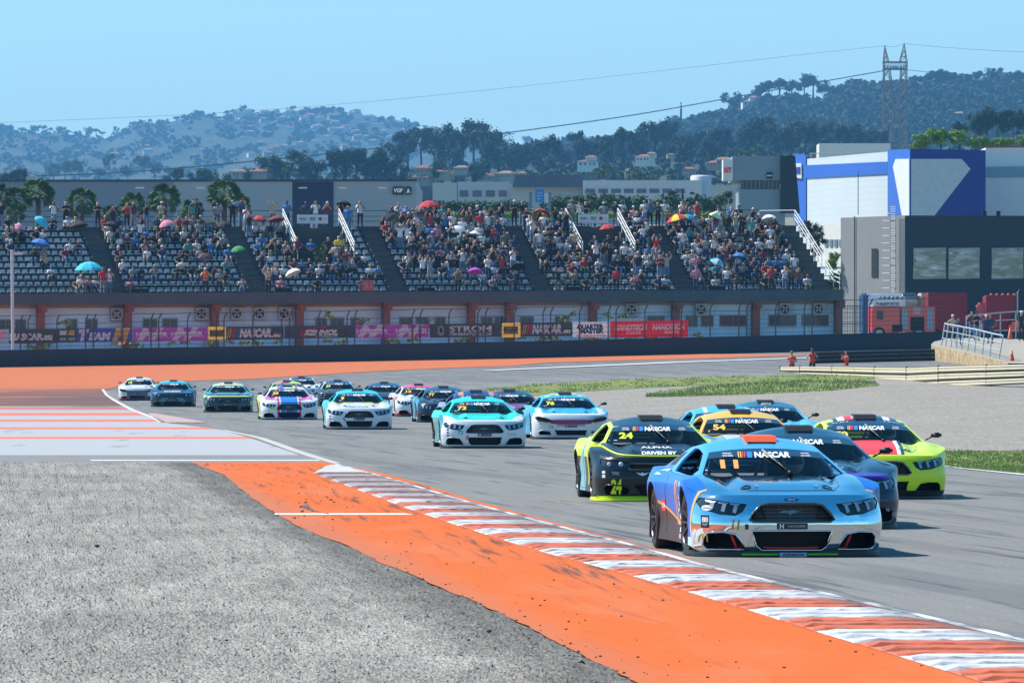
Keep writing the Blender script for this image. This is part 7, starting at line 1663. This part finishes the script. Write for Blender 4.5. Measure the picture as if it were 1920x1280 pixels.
# ================================================================== VEGETATION
def leaf_mat(name, col, var=.5, hue=(.03, .02, 0)):
    m = M(name, col, .85); x, y, z = m.coords(); m.scale_col(m.noise(1.1, None, 3) * 1.2 + .4); m.mix(m.noise(3.0, None, 2).smooth(.5, .75) * .5, tuple(min(1, c * 1.9) for c in col)); m.p.inputs['Specular IOR Level'].default_value = .25; return m.done()
def crown_mesh(name, seed, blobs, n, size, mat_, flat=1.0):
    """leaf clumps spread through the volume of several lobes"""
    g_ = np.random.default_rng(seed); V = []; F = []
    for i in range(n):
        c, r = blobs[g_.integers(len(blobs))]; d = g_.normal(size=3); d /= np.linalg.norm(d); rr = r * (g_.random() ** .28); p = np.array(c) + d * rr * np.array((1, 1, flat)) * (1 + .15 * g_.normal())
        a = g_.normal(size=3); a = a - a.dot(d) * d * .6; a /= np.linalg.norm(a); b = np.cross(d, a) + g_.normal(size=3) * .3; b /= np.linalg.norm(b); s = size * g_.uniform(.5, 1.3); o = len(V)
        for k in range(5):
            an = 2 * math.pi * k / 5 + g_.random(); V.append(tuple(p + (a * math.cos(an) + b * math.sin(an)) * s * g_.uniform(.6, 1.1)))
        F.append((o, o + 1, o + 2, o + 3, o + 4))
    me = bpy.data.meshes.new(name); me.from_pydata(V, [], F); me.materials.append(mat_); return me
def lobes(seed, n, R, H, z0=0, rr=(.28, .45)):
    g_ = random.Random(seed); out = []
    for i in range(n):
        a = g_.random() * 6.283; q = g_.random() ** .6; z = g_.uniform(-.5, .5); out.append(((R * q * math.cos(a) * (1 - .5 * abs(z)), R * q * math.sin(a) * (1 - .5 * abs(z)), z0 + H * z), g_.uniform(*rr) * R))
    return out
LM_DARK = leaf_mat('pine_foliage', (.020, .042, .020)); LM_MID = leaf_mat('broadleaf_foliage', (.040, .075, .022)); LM_BRIGHT = leaf_mat('spring_foliage', (.15, .26, .035)); LM_HEDGE = leaf_mat('hedge_foliage', (.04, .085, .035)); M_TRUNK = mm('bark', (.06, .045, .035), .9)
TREES = {}
for i in range(4): TREES['pine', i] = crown_mesh('crown', 10 + i, lobes(i, 18, 1.0, 1.25, rr=(.22, .42)), 1900, .075, LM_DARK)
for i in range(3): TREES['umbrella', i] = crown_mesh('crown', 20 + i, lobes(30 + i, 11, 1.0, .45, rr=(.22, .36)), 1000, .075, LM_DARK, .6)
for i in range(3): TREES['round', i] = crown_mesh('crown', 40 + i, lobes(50 + i, 14, 1.0, 1.0), 1500, .085, LM_MID)
for i in range(2): TREES['bright', i] = crown_mesh('crown', 60 + i, lobes(70 + i, 16, 1.0, .8), 1700, .085, LM_BRIGHT)
TREES['cypress', 0] = crown_mesh('crown', 80, [((0, 0, z), .22 * (1.1 - abs(z) * .7)) for z in (-.9, -.6, -.3, 0, .3, .6, .9)], 900, .07, LM_DARK)
TRUNKM = MB().tube([(0, 0, -1.6), (.03, 0, -.6), (-.02, .02, 0)], [.075, .055, .03], 7).tube([(.02, 0, -.8), (.3, .1, -.1)], [.03, .015], 5).tube([(0, 0, -.9), (-.32, -.1, -.1)], [.03, .015], 5).mesh('trunk', M_TRUNK, smooth=True)
tl_ = {}
def tree(kind, u, v, rpx, D, where, flat=1.0, i=None, cat='tree', lab=None, group='trees beyond the circuit'):
    """crown centre at (u, v), half width rpx"""
    key = (kind, (i if i is not None else int(u * 7 + v)) % {'pine': 4, 'umbrella': 3, 'round': 3, 'bright': 2, 'cypress': 1}[kind]); R = rpx * D / FP; p = at(u, v, D)
    word = {'pine': 'dark pine tree', 'umbrella': 'flat topped umbrella pine', 'round': 'round leafy tree', 'bright': 'bright green tree', 'cypress': 'narrow dark cypress'}[kind]; k_ = (word, where); tl_.setdefault(k_, []).append(None)
    root = empty({'pine': 'pine_tree', 'umbrella': 'umbrella_pine', 'round': 'leafy_tree', 'bright': 'leafy_tree', 'cypress': 'cypress'}[kind], p, (u * 1.3) % 6.28); root.scale = (R, R, R * flat); link('crown', TREES[key], root); link('trunk', TRUNKM, root)
    tag(root, lab or '%s %s' % (word, where), cat, group); root['_k'] = word + '|' + where; root['_u'] = float(u); return root
def finish_labels():
    d = {}
    for o in COL.objects:
        if '_k' in o: d.setdefault(o['_k'], []).append(o)
    for k_, L_ in d.items():
        L_.sort(key=lambda o: o['_u']); w_, wh = k_.split('|')
        for i, o in enumerate(L_):
            o['label'] = '%s %s%s' % (w_, wh, '' if len(L_) == 1 else ', %s from the left' % ordn(i + 1)); del o['_k']; del o['_u']
# pines and leafy trees of the middle distance
band = [(742, 290, 24), (765, 270, 26), (790, 262, 25), (815, 272, 24), (832, 262, 30), (848, 300, 26), (868, 268, 22), (888, 252, 27), (912, 268, 28), (935, 285, 33), (958, 300, 26), (985, 292, 24), (1005, 288, 26), (1030, 272, 20), (1045, 296, 22), (1085, 264, 18), (1100, 282, 24), (1130, 275, 22), (1150, 290, 22), (1168, 258, 19), (1195, 268, 24), (1215, 285, 24), (1228, 252, 26), (1255, 258, 30), (1275, 280, 26), (1305, 270, 25), (1330, 285, 24), (1350, 262, 24), (1378, 285, 24), (1405, 255, 24), (1432, 245, 28), (1455, 262, 26), (1485, 262, 24), (1510, 250, 25), (1535, 262, 24), (1555, 250, 22), (1590, 258, 26), (1620, 268, 24), (1650, 262, 20)]
for (u, v, r_p) in band: tree('pine', u, v, r_p * 1.12, 2300 + (u * 37) % 300, 'of the belt beyond the factories', 1.05)
for (u, v, r_p, kd) in [(505, 305, 22, 'round'), (530, 318, 26, 'round'), (560, 305, 26, 'round'), (585, 320, 24, 'pine'), (628, 300, 20, 'pine'), (648, 312, 26, 'pine'), (668, 300, 24, 'pine'), (690, 315, 26, 'pine'), (714, 300, 24, 'pine'), (735, 320, 26, 'pine'), (820, 318, 18, 'round'), (900, 325, 20, 'pine'), (335, 326, 13, 'round'), (370, 330, 16, 'round'), (394, 328, 14, 'round'), (430, 334, 14, 'round'), (465, 330, 16, 'pine'), (36, 332, 18, 'pine'), (12, 336, 14, 'pine')]: tree(kd, u, v, r_p * 1.1, 1900, 'just above the warehouse roof line')
for (u, v, r_p) in [(100, 318, 15), (122, 312, 16), (148, 310, 17), (205, 300, 14), (270, 300, 16), (290, 315, 15), (240, 320, 14), (320, 322, 12), (185, 322, 12), (660, 285, 15), (625, 283, 12)]: tree('round', u, v, r_p, 4200, 'at the foot of the blue far hill')
for (u, v, r_p) in [(1850, 225, 22), (1872, 232, 24), (1900, 225, 20), (1830, 235, 20), (1925, 235, 22), (1800, 242, 14)]: tree('pine', u, v, r_p, 1500, 'behind the white hall', 1.25)
for (u, v, r_p) in [(1735, 262, 24), (1765, 255, 27), (1800, 258, 26), (1830, 268, 22), (1722, 275, 16), (1870, 268, 18), (1895, 266, 16), (1918, 262, 18), (1850, 272, 14)]: tree('bright', u, v, r_p, 800, 'above the blue hall roof', .8)
for (u, v, r_p) in [(1520, 430, 20), (1535, 450, 18), (1528, 470, 16)]: tree('pine', u, v, r_p, 600, 'between grandstand end and white hall base')
for (u, v, r_p) in [(1563, 495, 15), (1572, 520, 16), (1565, 480, 12), (1575, 548, 14)]: tree('bright', u, v, r_p, 565, 'in the gap beside the dark building')
for (u, v, r_p) in [(1280, 372, 7), (1356, 374, 5)]: tree('cypress', u, v, r_p * 1.6, 720, 'in front of the white factory', 1.6)
for (u, v, r_p) in [(1262, 368, 11), (1140, 372, 14), (1108, 378, 16), (1310, 374, 9), (1335, 385, 14), (1360, 372, 14), (1345, 400, 15)]: tree('round', u, v, r_p, 715, 'in front of the white factory', 1.2)
for (u, v, h_) in [(1277, 212, 20)]: tree('cypress', u, v, 9, 3000, 'on the ridge line', 2.2)
for (u, v, r_p) in [(1376, 193, 16), (1420, 180, 10), (1442, 170, 17), (1462, 165, 16), (1485, 170, 18), (1508, 165, 15), (1525, 160, 19), (1545, 175, 14), (1578, 168, 18), (1598, 172, 14), (1625, 165, 14), (1645, 160, 13), (1716, 150, 14), (1740, 145, 16), (1765, 140, 18), (1790, 145, 16), (1815, 148, 15), (1838, 142, 16), (1862, 138, 17), (1885, 146, 15), (1910, 142, 17), (1250, 232, 12), (1262, 225, 12), (1290, 228, 13), (1310, 222, 14), (1330, 215, 12)]: tree('umbrella', u, v - (9 if 1370 < u < 1560 else 2), r_p * (1.5 if 1370 < u < 1560 else 1.2), 4500, 'on the crest of the right hill', 1.15)
# palms
def palm_mesh(seed, n=46):
    g_ = random.Random(seed); mb = MB()
    for i in range(n):
        a = g_.random() * 6.283; e = g_.uniform(-.75, 1.25); L_ = g_.uniform(.42, .62); d = Vector((math.cos(a) * math.cos(e), math.sin(a) * math.cos(e), math.sin(e))); c = d * L_ + Vector((0, 0, -.08 * (1 - math.sin(e)))); mb.tube([(0, 0, -.05), c], [.012, .008], 3, 1, caps=False)
        sd_ = Matrix.Rotation(g_.uniform(-1.3, 1.3), 3, d) @ d.cross(Vector((0, 0, 1))).normalized(); up = sd_.cross(d); m_ = 11
        for k in range(m_):
            t = (k - (m_ - 1) / 2) / ((m_ - 1) / 2); f = (d * math.cos(t * 1.35) + sd_ * math.sin(t * 1.35)).normalized(); tip = c + f * g_.uniform(.34, .46) + up * (-.05) + Vector((0, 0, -.10 * abs(t) - .03)); w_ = sd_ * math.cos(t * 1.35) * .042 - d * math.sin(t * 1.35) * .042; mid = c + f * .24
            mb.add([c, mid - w_, tip, mid + w_], [(0, 1, 2, 3)], 0)
    # skirt of dead fronds
    for i in range(40):
        a = g_.random() * 6.283; r_q = g_.uniform(.08, .16); z = g_.uniform(-.55, -.1); mb.add([(r_q * math.cos(a), r_q * math.sin(a), z + .15), (r_q * 1.5 * math.cos(a + .2), r_q * 1.5 * math.sin(a + .2), z - .12), (r_q * math.cos(a + .4), r_q * math.sin(a + .4), z + .1)], [(0, 1, 2)], 2)
    return mb.mesh('fronds', [leaf_mat('palm_frond', (.075, .13, .035)), mm('palm_stalk', (.18, .20, .08), .7), mm('dead_frond', (.16, .11, .06), .9)])
PALMS = [palm_mesh(s) for s in (1, 2, 3)]; PTR = MB().tube([(0, 0, -3.2), (.03, 0, -1.5), (0, 0, -.1)], [.17, .14, .12], 9).mesh('trunk', simple('palm_trunk', (.16, .11, .07), .9, amt=.4, scale=14), smooth=True)
for i, (u, v, rp, D_) in enumerate([(28, 372, 24, 548), (-2, 366, 24, 549), (72, 362, 31, 552), (154, 378, 30, 553), (250, 384, 26, 551), (308, 372, 31, 554), (208, 402, 20, 550), (360, 392, 22, 552), (421, 366, 34, 553), (452, 382, 20, 551), (30, 398, 18, 547)]):
    root = empty('palm_tree', at(u, v, D_), i * 1.1); root.scale = (rp * 1.2 * D_ / FP,) * 3; link('fronds', PALMS[i % 3], root); link('trunk', PTR, root); tag(root, 'x', 'palm tree', 'palm trees behind the grandstand'); root['_k'] = 'fan palm|behind the back railing of the grandstand'; root['_u'] = float(u)
for i, (u, v, rp) in enumerate([(1120, 325, 13), (1138, 318, 14), (1160, 330, 13), (1188, 325, 15), (1205, 335, 12), (1228, 330, 12), (1402, 285, 10), (1420, 280, 9), (1385, 290, 9), (1445, 300, 9), (535, 318, 9), (555, 325, 9), (405, 330, 8)]):
    D_ = 1650; root = empty('palm_tree', at(u, v, D_), i * 1.1); root.scale = (rp * D_ / FP,) * 3; link('fronds', PALMS[i % 3], root); link('trunk', PTR, root); tag(root, 'x', 'palm tree', 'small far palms'); root['_k'] = 'small far palm|among the villas and dark pines'; root['_u'] = float(u)
# hedge and field strip behind the stand
mb = crown_mesh('hedge', 91, [((x, 0, .3 * noise.noise((x, 0, 0))), 1.0) for x in np.arange(-9, 5.5, .5)], 4200, .18, LM_HEDGE); o = link('hedge', mb, None, at(880, 387, 705)); o.scale.z = .55; tag(o, 'long clipped hedge in front of the low pale factories', 'hedge')
mb = crown_mesh('hedge', 92, [((x, 0, .3 * noise.noise((x, 0, 0))), .9) for x in np.arange(-8, 8, .7)], 2600, .2, LM_HEDGE); o = link('hedge', mb, None, at(1190, 384, 704)); tag(o, 'low hedge in front of the long white factory', 'hedge')
mb = crown_mesh('vineyard', 93, [((x, y, y * .03), .42) for x in np.arange(-14, 14, .5) for y in (0, 4, 8)], 8000, .14, LM_BRIGHT); o = link('vineyard', mb, None, at(1060, 404, 640)); o.scale.z = .7; tag(o, 'strip of bright green field rows seen between the standing spectators', 'field', kind='stuff')
# weeds growing between wall and facade, and climbing plants
g_ = random.Random(9); wid = [(85, 648), (60, 650), (215, 642), (255, 645), (320, 643), (350, 640), (395, 640), (432, 640), (455, 642), (482, 641), (520, 640), (618, 638), (638, 642), (740, 638), (770, 636), (858, 640), (870, 635), (980, 632), (1010, 634), (1040, 634), (1105, 634), (1118, 633), (1180, 632), (1220, 630), (1262, 629), (1310, 628), (120, 604), (620, 590), (680, 600), (810, 598), (1070, 588), (1140, 590), (1170, 592), (1062, 600)]
WEED = [crown_mesh('leaves', 100 + i, lobes(200 + i, 8, 1, .8), 150, .16, leaf_mat('weed_leaf', (.12, .17, .045))) for i in range(3)]
for i, (u, v) in enumerate(wid):
    high = v < 610; D_ = 503; o = link('shrub', WEED[i % 3], None, at(u, v, D_ if not high else 506), i); s_ = g_.uniform(.28, .55); o.scale = (s_ * 1.3, s_, s_); tag(o, 'x', 'shrub', 'weeds behind the banners'); o['_k'] = ('climbing weed|high on the fence before the facade windows' if high else 'yellow green weed|between the dark wall and the facade'); o['_u'] = float(u)
o = link('shrub', WEED[0], None, W(s_of(604, 6.5), 6.2, H0 + RH * 5 + .9)); o.scale = (.8, .6, 1.3); tag(o, 'bright shrub growing inside the left stairwell of the grandstand', 'shrub')
o = link('shrub', WEED[1], None, W(s_of(1128, 7.0), 6.4, H0 + RH * 5 + .7)); o.scale = (.9, .6, 1.0); tag(o, 'grey green shrub inside the right stairwell of the grandstand', 'shrub')

# ================================================================== HILLS, VILLAS
def hill(name, D0, D1, ridge, vb, mat_, nx=150, ny=22, rough=1.0):
    us = np.linspace(ridge[0][0], ridge[-1][0], nx); V = []; F = []
    for j in range(ny + 3):
        t = min(j / ny, 1); 
        for i, u in enumerate(us):
            vr = lerpt(u, [p[0] for p in ridge], [p[1] for p in ridge]); D_ = D0 + (D1 - D0) * (j / ny); v = vb + (vr - vb) * (t ** .85); z = zv(v, D0 + (D1 - D0) * t)
            if j > ny: z -= (j - ny) * 25
            z += rough * (noise.noise((u * .012, j * .35, D0)) * 5 + noise.noise((u * .05, j * .9, D0)) * 1.5) * (D1 / 3500) * (1 if 0 < j <= ny else .3); V.append(((u - 960) * D_ / FP, D_, z))
    for j in range(ny + 2):
        for i in range(nx - 1): q_ = j * nx + i; F.append((q_, q_ + 1, q_ + nx + 1, q_ + nx))
    o = MB().add(V, F).build(name, mat_, smooth=True); tag(o, kind='structure'); bv = BVHTree.FromPolygons([Vector(v) for v in V], F); return bv
m = M('scrub_hillside', (.022, .038, .022), .95); x, y, z = m.coords(True); m.mix(m.noise(.012, None, 5).smooth(.42, .62), (.06, .065, .04)); m.mix(m.noise(.06, None, 4, .7).smooth(.50, .62) * .8, (.035, .055, .025)); m.mix(m.noise(.1, m.vec(x, y * .3, z * 3), 3).smooth(.64, .72) * .5, (.24, .21, .16)); M_SCRUB = m.done()
m = M('forest_floor', (.02, .036, .018), .95); x, y, z = m.coords(True); m.mix(m.noise(.05, None, 4).smooth(.5, .66), (.028, .045, .02)); M_FOREST = m.done()
ridgeL = [(-500, 262), (-100, 245), (0, 246), (60, 246), (110, 250), (160, 254), (205, 262), (225, 252), (260, 238), (320, 228), (380, 218), (440, 214), (500, 212), (560, 208), (600, 210), (650, 214), (700, 222), (760, 236), (820, 246), (880, 258), (940, 268), (1000, 275), (1060, 290), (1300, 330), (1700, 380)]
bvL = hill('far_hill', 5600, 9000, ridgeL, 352, M_SCRUB, 230, 30)
ridgeR = [(700, 420), (860, 330), (950, 296), (1030, 292), (1060, 286), (1110, 278), (1180, 264), (1250, 244), (1300, 232), (1350, 218), (1400, 202), (1440, 193), (1520, 188), (1560, 182), (1600, 176), (1650, 168), (1720, 158), (1780, 152), (1850, 150), (1960, 148), (2400, 150)]
bvR = hill('right_hill', 3200, 4600, ridgeR, 330, M_FOREST, 200, 24)
ridgeM = [(-400, 352), (0, 350), (300, 348), (480, 342), (600, 334), (700, 322), (800, 318), (900, 315), (1000, 312), (1100, 305), (1200, 300), (1350, 292), (1500, 285), (1700, 285), (2000, 270), (2300, 270)]
bvM = hill('near_slope', 1600, 2650, ridgeM, 420, M_FOREST, 160, 14, .6)
def on_hill(bv, u, v):
    d = (at(u, v, 1000) - Vector((0, 0, CAMH))).normalized(); h = bv.ray_cast(Vector((0, 0, CAMH)), d); return h[0]
# woods: many small crowns as one mass
def wood(name, bv, n, ub, vb, s0, s1, mat_, label, leaf=26, seed=5, cond=None, lod=5):
    g_ = np.random.default_rng(seed); V = []; F = []; k = 0; tries = 0
    while k < n and tries < n * 5:
        tries += 1; u = g_.uniform(*ub); v = g_.uniform(*vb)
        if cond and not cond(u, v): continue
        h = on_hill(bv, u, v)
        if h is None: continue
        k += 1; R = g_.uniform(s0, s1) * h.y / FP; 
        for i in range(leaf):
            d = g_.normal(size=3); d /= np.linalg.norm(d); d[2] = abs(d[2]) * 1.1 - .25; p = np.array(h) + d * R * g_.uniform(.55, 1.05) + np.array((0, 0, R * .55)); a = g_.normal(size=3); a /= np.linalg.norm(a); b = np.cross(a, d); b /= (np.linalg.norm(b) + 1e-6); s = R * g_.uniform(.22, .46); o = len(V)
            V += [tuple(p + a * s), tuple(p + b * s), tuple(p - a * s), tuple(p - b * s)]; F.append((o, o + 1, o + 2, o + 3))
    tag(MB().add(V, F).build(name, mat_), label, 'woodland', kind='stuff')
wood('hill_wood', bvR, 2700, (900, 1930), (150, 325), 8, 14, LM_DARK, 'dense dark pine wood covering the right hill', 34, 3)
wood('far_hill_wood', bvL, 2300, (-10, 1000), (205, 340), 3, 6.5, LM_DARK, 'scattered far trees on the blue hazy hill', 22, 4, lambda u, v: noise.noise((u * .022, v * .05, 0)) > -.05 or v < lerpt(u, [p[0] for p in ridgeL], [p[1] for p in ridgeL]) + 9)
wood('slope_wood', bvM, 700, (-10, 1930), (285, 348), 7, 13, LM_DARK, 'bushes between the villas on the near slope', 30, 6)
for i, (u, v, r_p) in enumerate([(8, 240, 9), (20, 238, 8), (40, 240, 8), (66, 238, 9), (80, 236, 9), (95, 240, 8), (115, 240, 9), (128, 244, 8), (142, 247, 7), (165, 243, 10), (180, 242, 9), (192, 247, 7), (218, 240, 6), (250, 230, 9), (262, 236, 7), (300, 226, 7), (330, 219, 8), (345, 218, 8), (372, 212, 9), (425, 208, 8), (440, 206, 8), (456, 203, 9), (470, 206, 8), (547, 200, 10), (600, 205, 11), (612, 203, 10), (638, 206, 6), (712, 222, 9), (740, 228, 9), (795, 235, 6), (770, 232, 7), (832, 248, 7), (955, 248, 9), (988, 258, 9), (1008, 262, 8), (1020, 268, 7), (1065, 268, 4)]): tree('umbrella' if i % 3 else 'round', u, v + 2, r_p, 8900, 'on the skyline of the far blue hill', 1.0)
# villas
VW = [mm('villa_white', (.80, .78, .72), .8), mm('villa_cream', (.50, .42, .30), .8), mm('villa_pink', (.48, .33, .26), .8)]; VR = [mm('villa_red_roof', (.24, .085, .055), .8), mm('villa_tan_roof', (.24, .15, .10), .8)]
HM = {}
def house_mesh(i):
    g_ = random.Random(i); w_, d_, h_ = 1.0, .8, .42 + .2 * g_.random(); mb = MB().box((0, 0, h_ / 2 - .3), (2 * w_, 2 * d_, h_ + .6)); two = g_.random() < .5
    if two: mb.box((w_ * .35, 0, h_ + .2), (1.1, 1.2, .42))
    for x in (-.65, -.2, .3, .7): mb.box((x, -d_ - .01, h_ * .45), (.2, .05, .22), 1)
    wl = mb.mesh('wall', [None, M_WIN]); rb = MB(); e = .10
    def hip(cx, w1, d1, z, t): rb.add([(cx - w1 - e, -d1 - e, z), (cx + w1 + e, -d1 - e, z), (cx + w1 + e, d1 + e, z), (cx - w1 - e, d1 + e, z), (cx - w1 * .45, 0, z + t), (cx + w1 * .45, 0, z + t)], [(0, 1, 5, 4), (1, 2, 5), (2, 3, 4, 5), (3, 0, 4), (0, 3, 2, 1)])
    if two: hip(w_ * .35, .55, .6, h_ + .41, .22); hip(-.0, w_, d_, h_ - .001, .16)
    else: hip(0, w_, d_, h_, .32)
    rf = rb.mesh('roof', [None])
    return wl, rf
HM = [house_mesh(i) for i in range(5)]
def villa(bv, u, v, wpx, where, wc, rc, group, D_=None):
    h = on_hill(bv, u, v) if D_ is None else at(u, v, D_)
    if h is None: h = at(u, v, 8600)
    i = int(u * 3 + v) % 5; h = h + Vector((0, 0, (wpx * .22 if D_ is None else -wpx * .12) * h.y / FP)); root = empty('villa', h, ((u * 7) % 10 - 5) * .09); s = wpx * .62 * h.y / FP; root.scale = (s, s, s)
    for nm, me, m_ in (('wall', HM[i][0], VW[wc]), ('roof', HM[i][1], VR[rc])):
        o = link(nm, me, root)
        if not len(me.materials): me.materials.append(None)
        o.material_slots[0].link = 'OBJECT'; o.material_slots[0].material = m_
    tag(root, 'x', 'house', group); root['_k'] = '%s villa with %s roof|%s' % (('white', 'cream', 'pink')[wc], ('red', 'tan')[rc], where); root['_u'] = float(u)
vl = [(222, 258, 13), (340, 232, 12), (352, 234, 10), (395, 216, 13), (335, 235, 8), (445, 218, 14), (463, 220, 18), (480, 224, 12), (505, 214, 18), (545, 217, 15), (530, 226, 12), (582, 225, 18), (600, 228, 14), (628, 236, 14), (664, 222, 20), (690, 226, 16), (684, 236, 12), (705, 240, 12), (745, 236, 14), (770, 234, 12), (797, 240, 10), (415, 232, 12), (432, 238, 10), (470, 243, 12), (545, 247, 13), (594, 245, 16), (640, 250, 16), (668, 252, 14), (720, 252, 12), (500, 255, 12), (455, 262, 9), (302, 256, 8), (278, 289, 16), (215, 296, 16), (380, 285, 9), (516, 286, 14), (535, 280, 12), (560, 284, 22), (555, 276, 12), (612, 262, 12), (590, 270, 10), (690, 262, 12), (760, 250, 12), (830, 262, 10), (870, 262, 10), (388, 250, 10)]
g_ = random.Random(21)
vl += [(g_.uniform(420, 830), g_.uniform(214, 300), g_.uniform(9, 15)) for _ in range(34)] + [(g_.uniform(60, 420), g_.uniform(255, 310), g_.uniform(7, 11)) for _ in range(8)]; vl = [q for q in vl if q[1] > lerpt(q[0], [p[0] for p in ridgeL], [p[1] for p in ridgeL]) + 3]
for u, v, w_ in vl: villa(bvL, u, v, w_, 'on the far hill', g_.choice((0, 0, 1, 2)), g_.choice((0, 1, 1)), 'villas on the far blue hill')
for u, v, w_, wc, rc in [(57, 334, 14, 0, 0), (448, 328, 24, 1, 1), (490, 326, 30, 2, 0), (505, 322, 20, 2, 0), (745, 262 + 70, 0, 0, 0), (795, 322, 26, 2, 0), (790, 338, 34, 2, 0), (830, 326, 26, 1, 0), (866, 318, 22, 1, 1), (912, 336, 26, 2, 0), (950, 332, 26, 1, 1), (975, 334, 22, 1, 1), (1102, 308, 30, 0, 0), (1210, 300, 24, 0, 0), (1222, 290, 14, 0, 1), (1185, 325, 22, 1, 1), (1292, 320, 20, 2, 0), (1258, 292, 12, 1, 0), (1340, 310, 20, 2, 0), (1358, 306, 26, 2, 1)]:
    if w_: villa(bvM, u, v, w_, 'among the dark pines', wc, rc, 'villas among the pines', D_=1900)
for u, v, w_, wc in [(1408, 205, 28, 0), (1715, 168, 22, 0), (1800, 225, 20, 2), (1770, 228, 16, 1)]: villa(bvR, u, v, w_, 'on the right hill', wc, 1, 'villas on the right hill')
finish_labels()

# ================================================================== PYLON AND CABLES
D = 2900.0; base = at(1678, 300, D); root = empty('electricity_pylon', base, label='tall rusty lattice electricity pylon with two horns above the blue hall', cat='pylon'); kk = D / FP; M_RUST = mm('rusty_lattice_steel', (.13, .085, .06), .8, amt=.3)
def pp_(u, v, d=0): return Vector(((u - 1678) * kk, d, (300 - v) * kk))
mb = MB(); R_ = .20
for dz in (-5.0, 5.0):
    for (a, b) in (((1655, 300), (1657.5, 130)), ((1700, 300), (1699.5, 130)), ((1668, 300), (1676, 205)), ((1676, 205), (1684, 205)), ((1691, 300), (1684, 205)), ((1676, 205), (1668, 130)), ((1684, 205), (1690, 130)), ((1657.5, 130), (1699.5, 130)), ((1657, 117), (1700, 117)), ((1657.5, 130), (1657, 115)), ((1699.5, 130), (1700, 115))): mb.tube([pp_(*a, dz), pp_(*b, dz)], R_, 4)
    for i in range(9):
        v0, v1 = 300 - i * 19, 300 - (i + 1) * 19; t0, t1 = (300 - v0) / 95, (300 - v1) / 95; f = lambda v: 1668 + (1676 - 1668) * min((300 - v) / 95, 1) - max(0, (205 - v) / 75) * 8; g2 = lambda v: 1691 - 7 * min((300 - v) / 95, 1) + max(0, (205 - v) / 75) * 6
        mb.tube([pp_(1655.5, v0, dz), pp_(f(v1), v1, dz)], R_ * .6, 4); mb.tube([pp_(f(v0), v0, dz), pp_(1656, v1, dz)], R_ * .6, 4); mb.tube([pp_(g2(v0), v0, dz), pp_(1699.7, v1, dz)], R_ * .6, 4); mb.tube([pp_(1700, v0, dz), pp_(g2(v1), v1, dz)], R_ * .6, 4)
    for i in range(7): a = 1657 + 6.1 * i; mb.tube([pp_(a, 130, dz), pp_(a + 3, 117, dz), pp_(a + 6.1, 130, dz)], R_ * .7, 4)
    for (a, b, c) in ((1657, 1666, 1659), (1700, 1687, 1695.5)):
        tip = pp_(c, 86 if c < 1670 else 82, 0); mb.tube([pp_(a, 117, dz), tip], R_ * .9, 4); mb.tube([pp_(b, 117, dz), tip], R_ * .9, 4)
        for t in (.3, .6): p = pp_(a, 117, dz).lerp(tip, t); q_ = pp_(b, 117, dz).lerp(tip, t); mb.tube([p, q_], R_ * .6, 4); mb.tube([p, pp_(b, 117, dz).lerp(tip, t - .3)], R_ * .6, 4)
for v in (300, 250, 205, 160, 130, 117):
    for u in (1656, 1700): mb.tube([pp_(u, v, -5), pp_(u, v, 5)], R_ * .8, 4)
mb.build('lattice', M_RUST, root); mb = MB()
for i in range(9): a = 1658 + 5 * i; mb.tube([pp_(a, 130), pp_(a + 1.5, 122), pp_(a + 3, 131)], .17, 4)
mb.build('insulators', mm('glass_insulator', (.10, .12, .12), .3), root)
def cable(pts, lab, r=.05, D_=None):
    P_ = []
    for (a, b) in zip(pts, pts[1:]):
        for i in range(12): t = i / 12; P_.append((a[0] + (b[0] - a[0]) * t, a[1] + (b[1] - a[1]) * t, a[2] + (b[2] - a[2]) * t))
    P_.append(pts[-1]); n = len(P_); sag = lambda i: 0
    P3 = [at(u, v, d * 1.933) for u, v, d in P_]; r *= 1.9
    # smooth
    for _ in range(30): P3 = [P3[0]] + [(P3[i - 1] + P3[i] * 2 + P3[i + 1]) / 4 for i in range(1, n - 1)] + [P3[-1]]
    o0 = P3[0]; tag(MB().tube([p - o0 for p in P3], r, 4).build('power_cable', mm('cable_dark', (.07, .075, .09), .7), loc=o0), lab, 'power cable', 'power cables of the pylon')
cable([(1659, 86, 1500), (1500, 103, 1510), (1300, 126, 1520), (1000, 160, 1540), (700, 191, 1560), (400, 214, 1580), (-40, 232, 1600)], 'thin upper power cable running left from the left horn', .035)
cable([(1657, 133, 1500), (1560, 150, 1480), (1400, 178, 1450), (1200, 215, 1400), (1000, 243, 1350), (800, 268, 1300), (600, 290, 1250), (400, 310, 1200), (200, 326, 1150), (60, 330, 1120)], 'thick lower power cable sagging left from the pylon crossbeam', .10)
cable([(1700, 131, 1500), (1760, 138, 1505), (1960, 146, 1520)], 'power cable running right from the crossbeam', .05)
cable([(1695.5, 82, 1500), (1800, 92, 1505), (1960, 100, 1520)], 'thin power cable running right from the right horn', .03)
cable([(1659, 86, 1500), (1677, 89, 1500), (1695.5, 82, 1500)], 'short cable hanging between the two pylon horns', .03)
# ================================================================== HAZE
m = bpy.data.materials.new('haze_air'); m.use_nodes = True; nt = m.node_tree; nt.nodes.clear(); out = nt.nodes.new('ShaderNodeOutputMaterial'); pv = nt.nodes.new('ShaderNodeVolumePrincipled'); pv.inputs['Density'].default_value = .00009; pv.inputs['Color'].default_value = (.21, .57, 1.0, 1); pv.inputs['Anisotropy'].default_value = .1; nt.links.new(pv.outputs[0], out.inputs['Volume'])
hz = MB().box((0, 5200, 184), (16000, 11000, 372)).build('haze', m); tag(hz, 'pale blue air over the whole circuit', 'haze', kind='stuff')
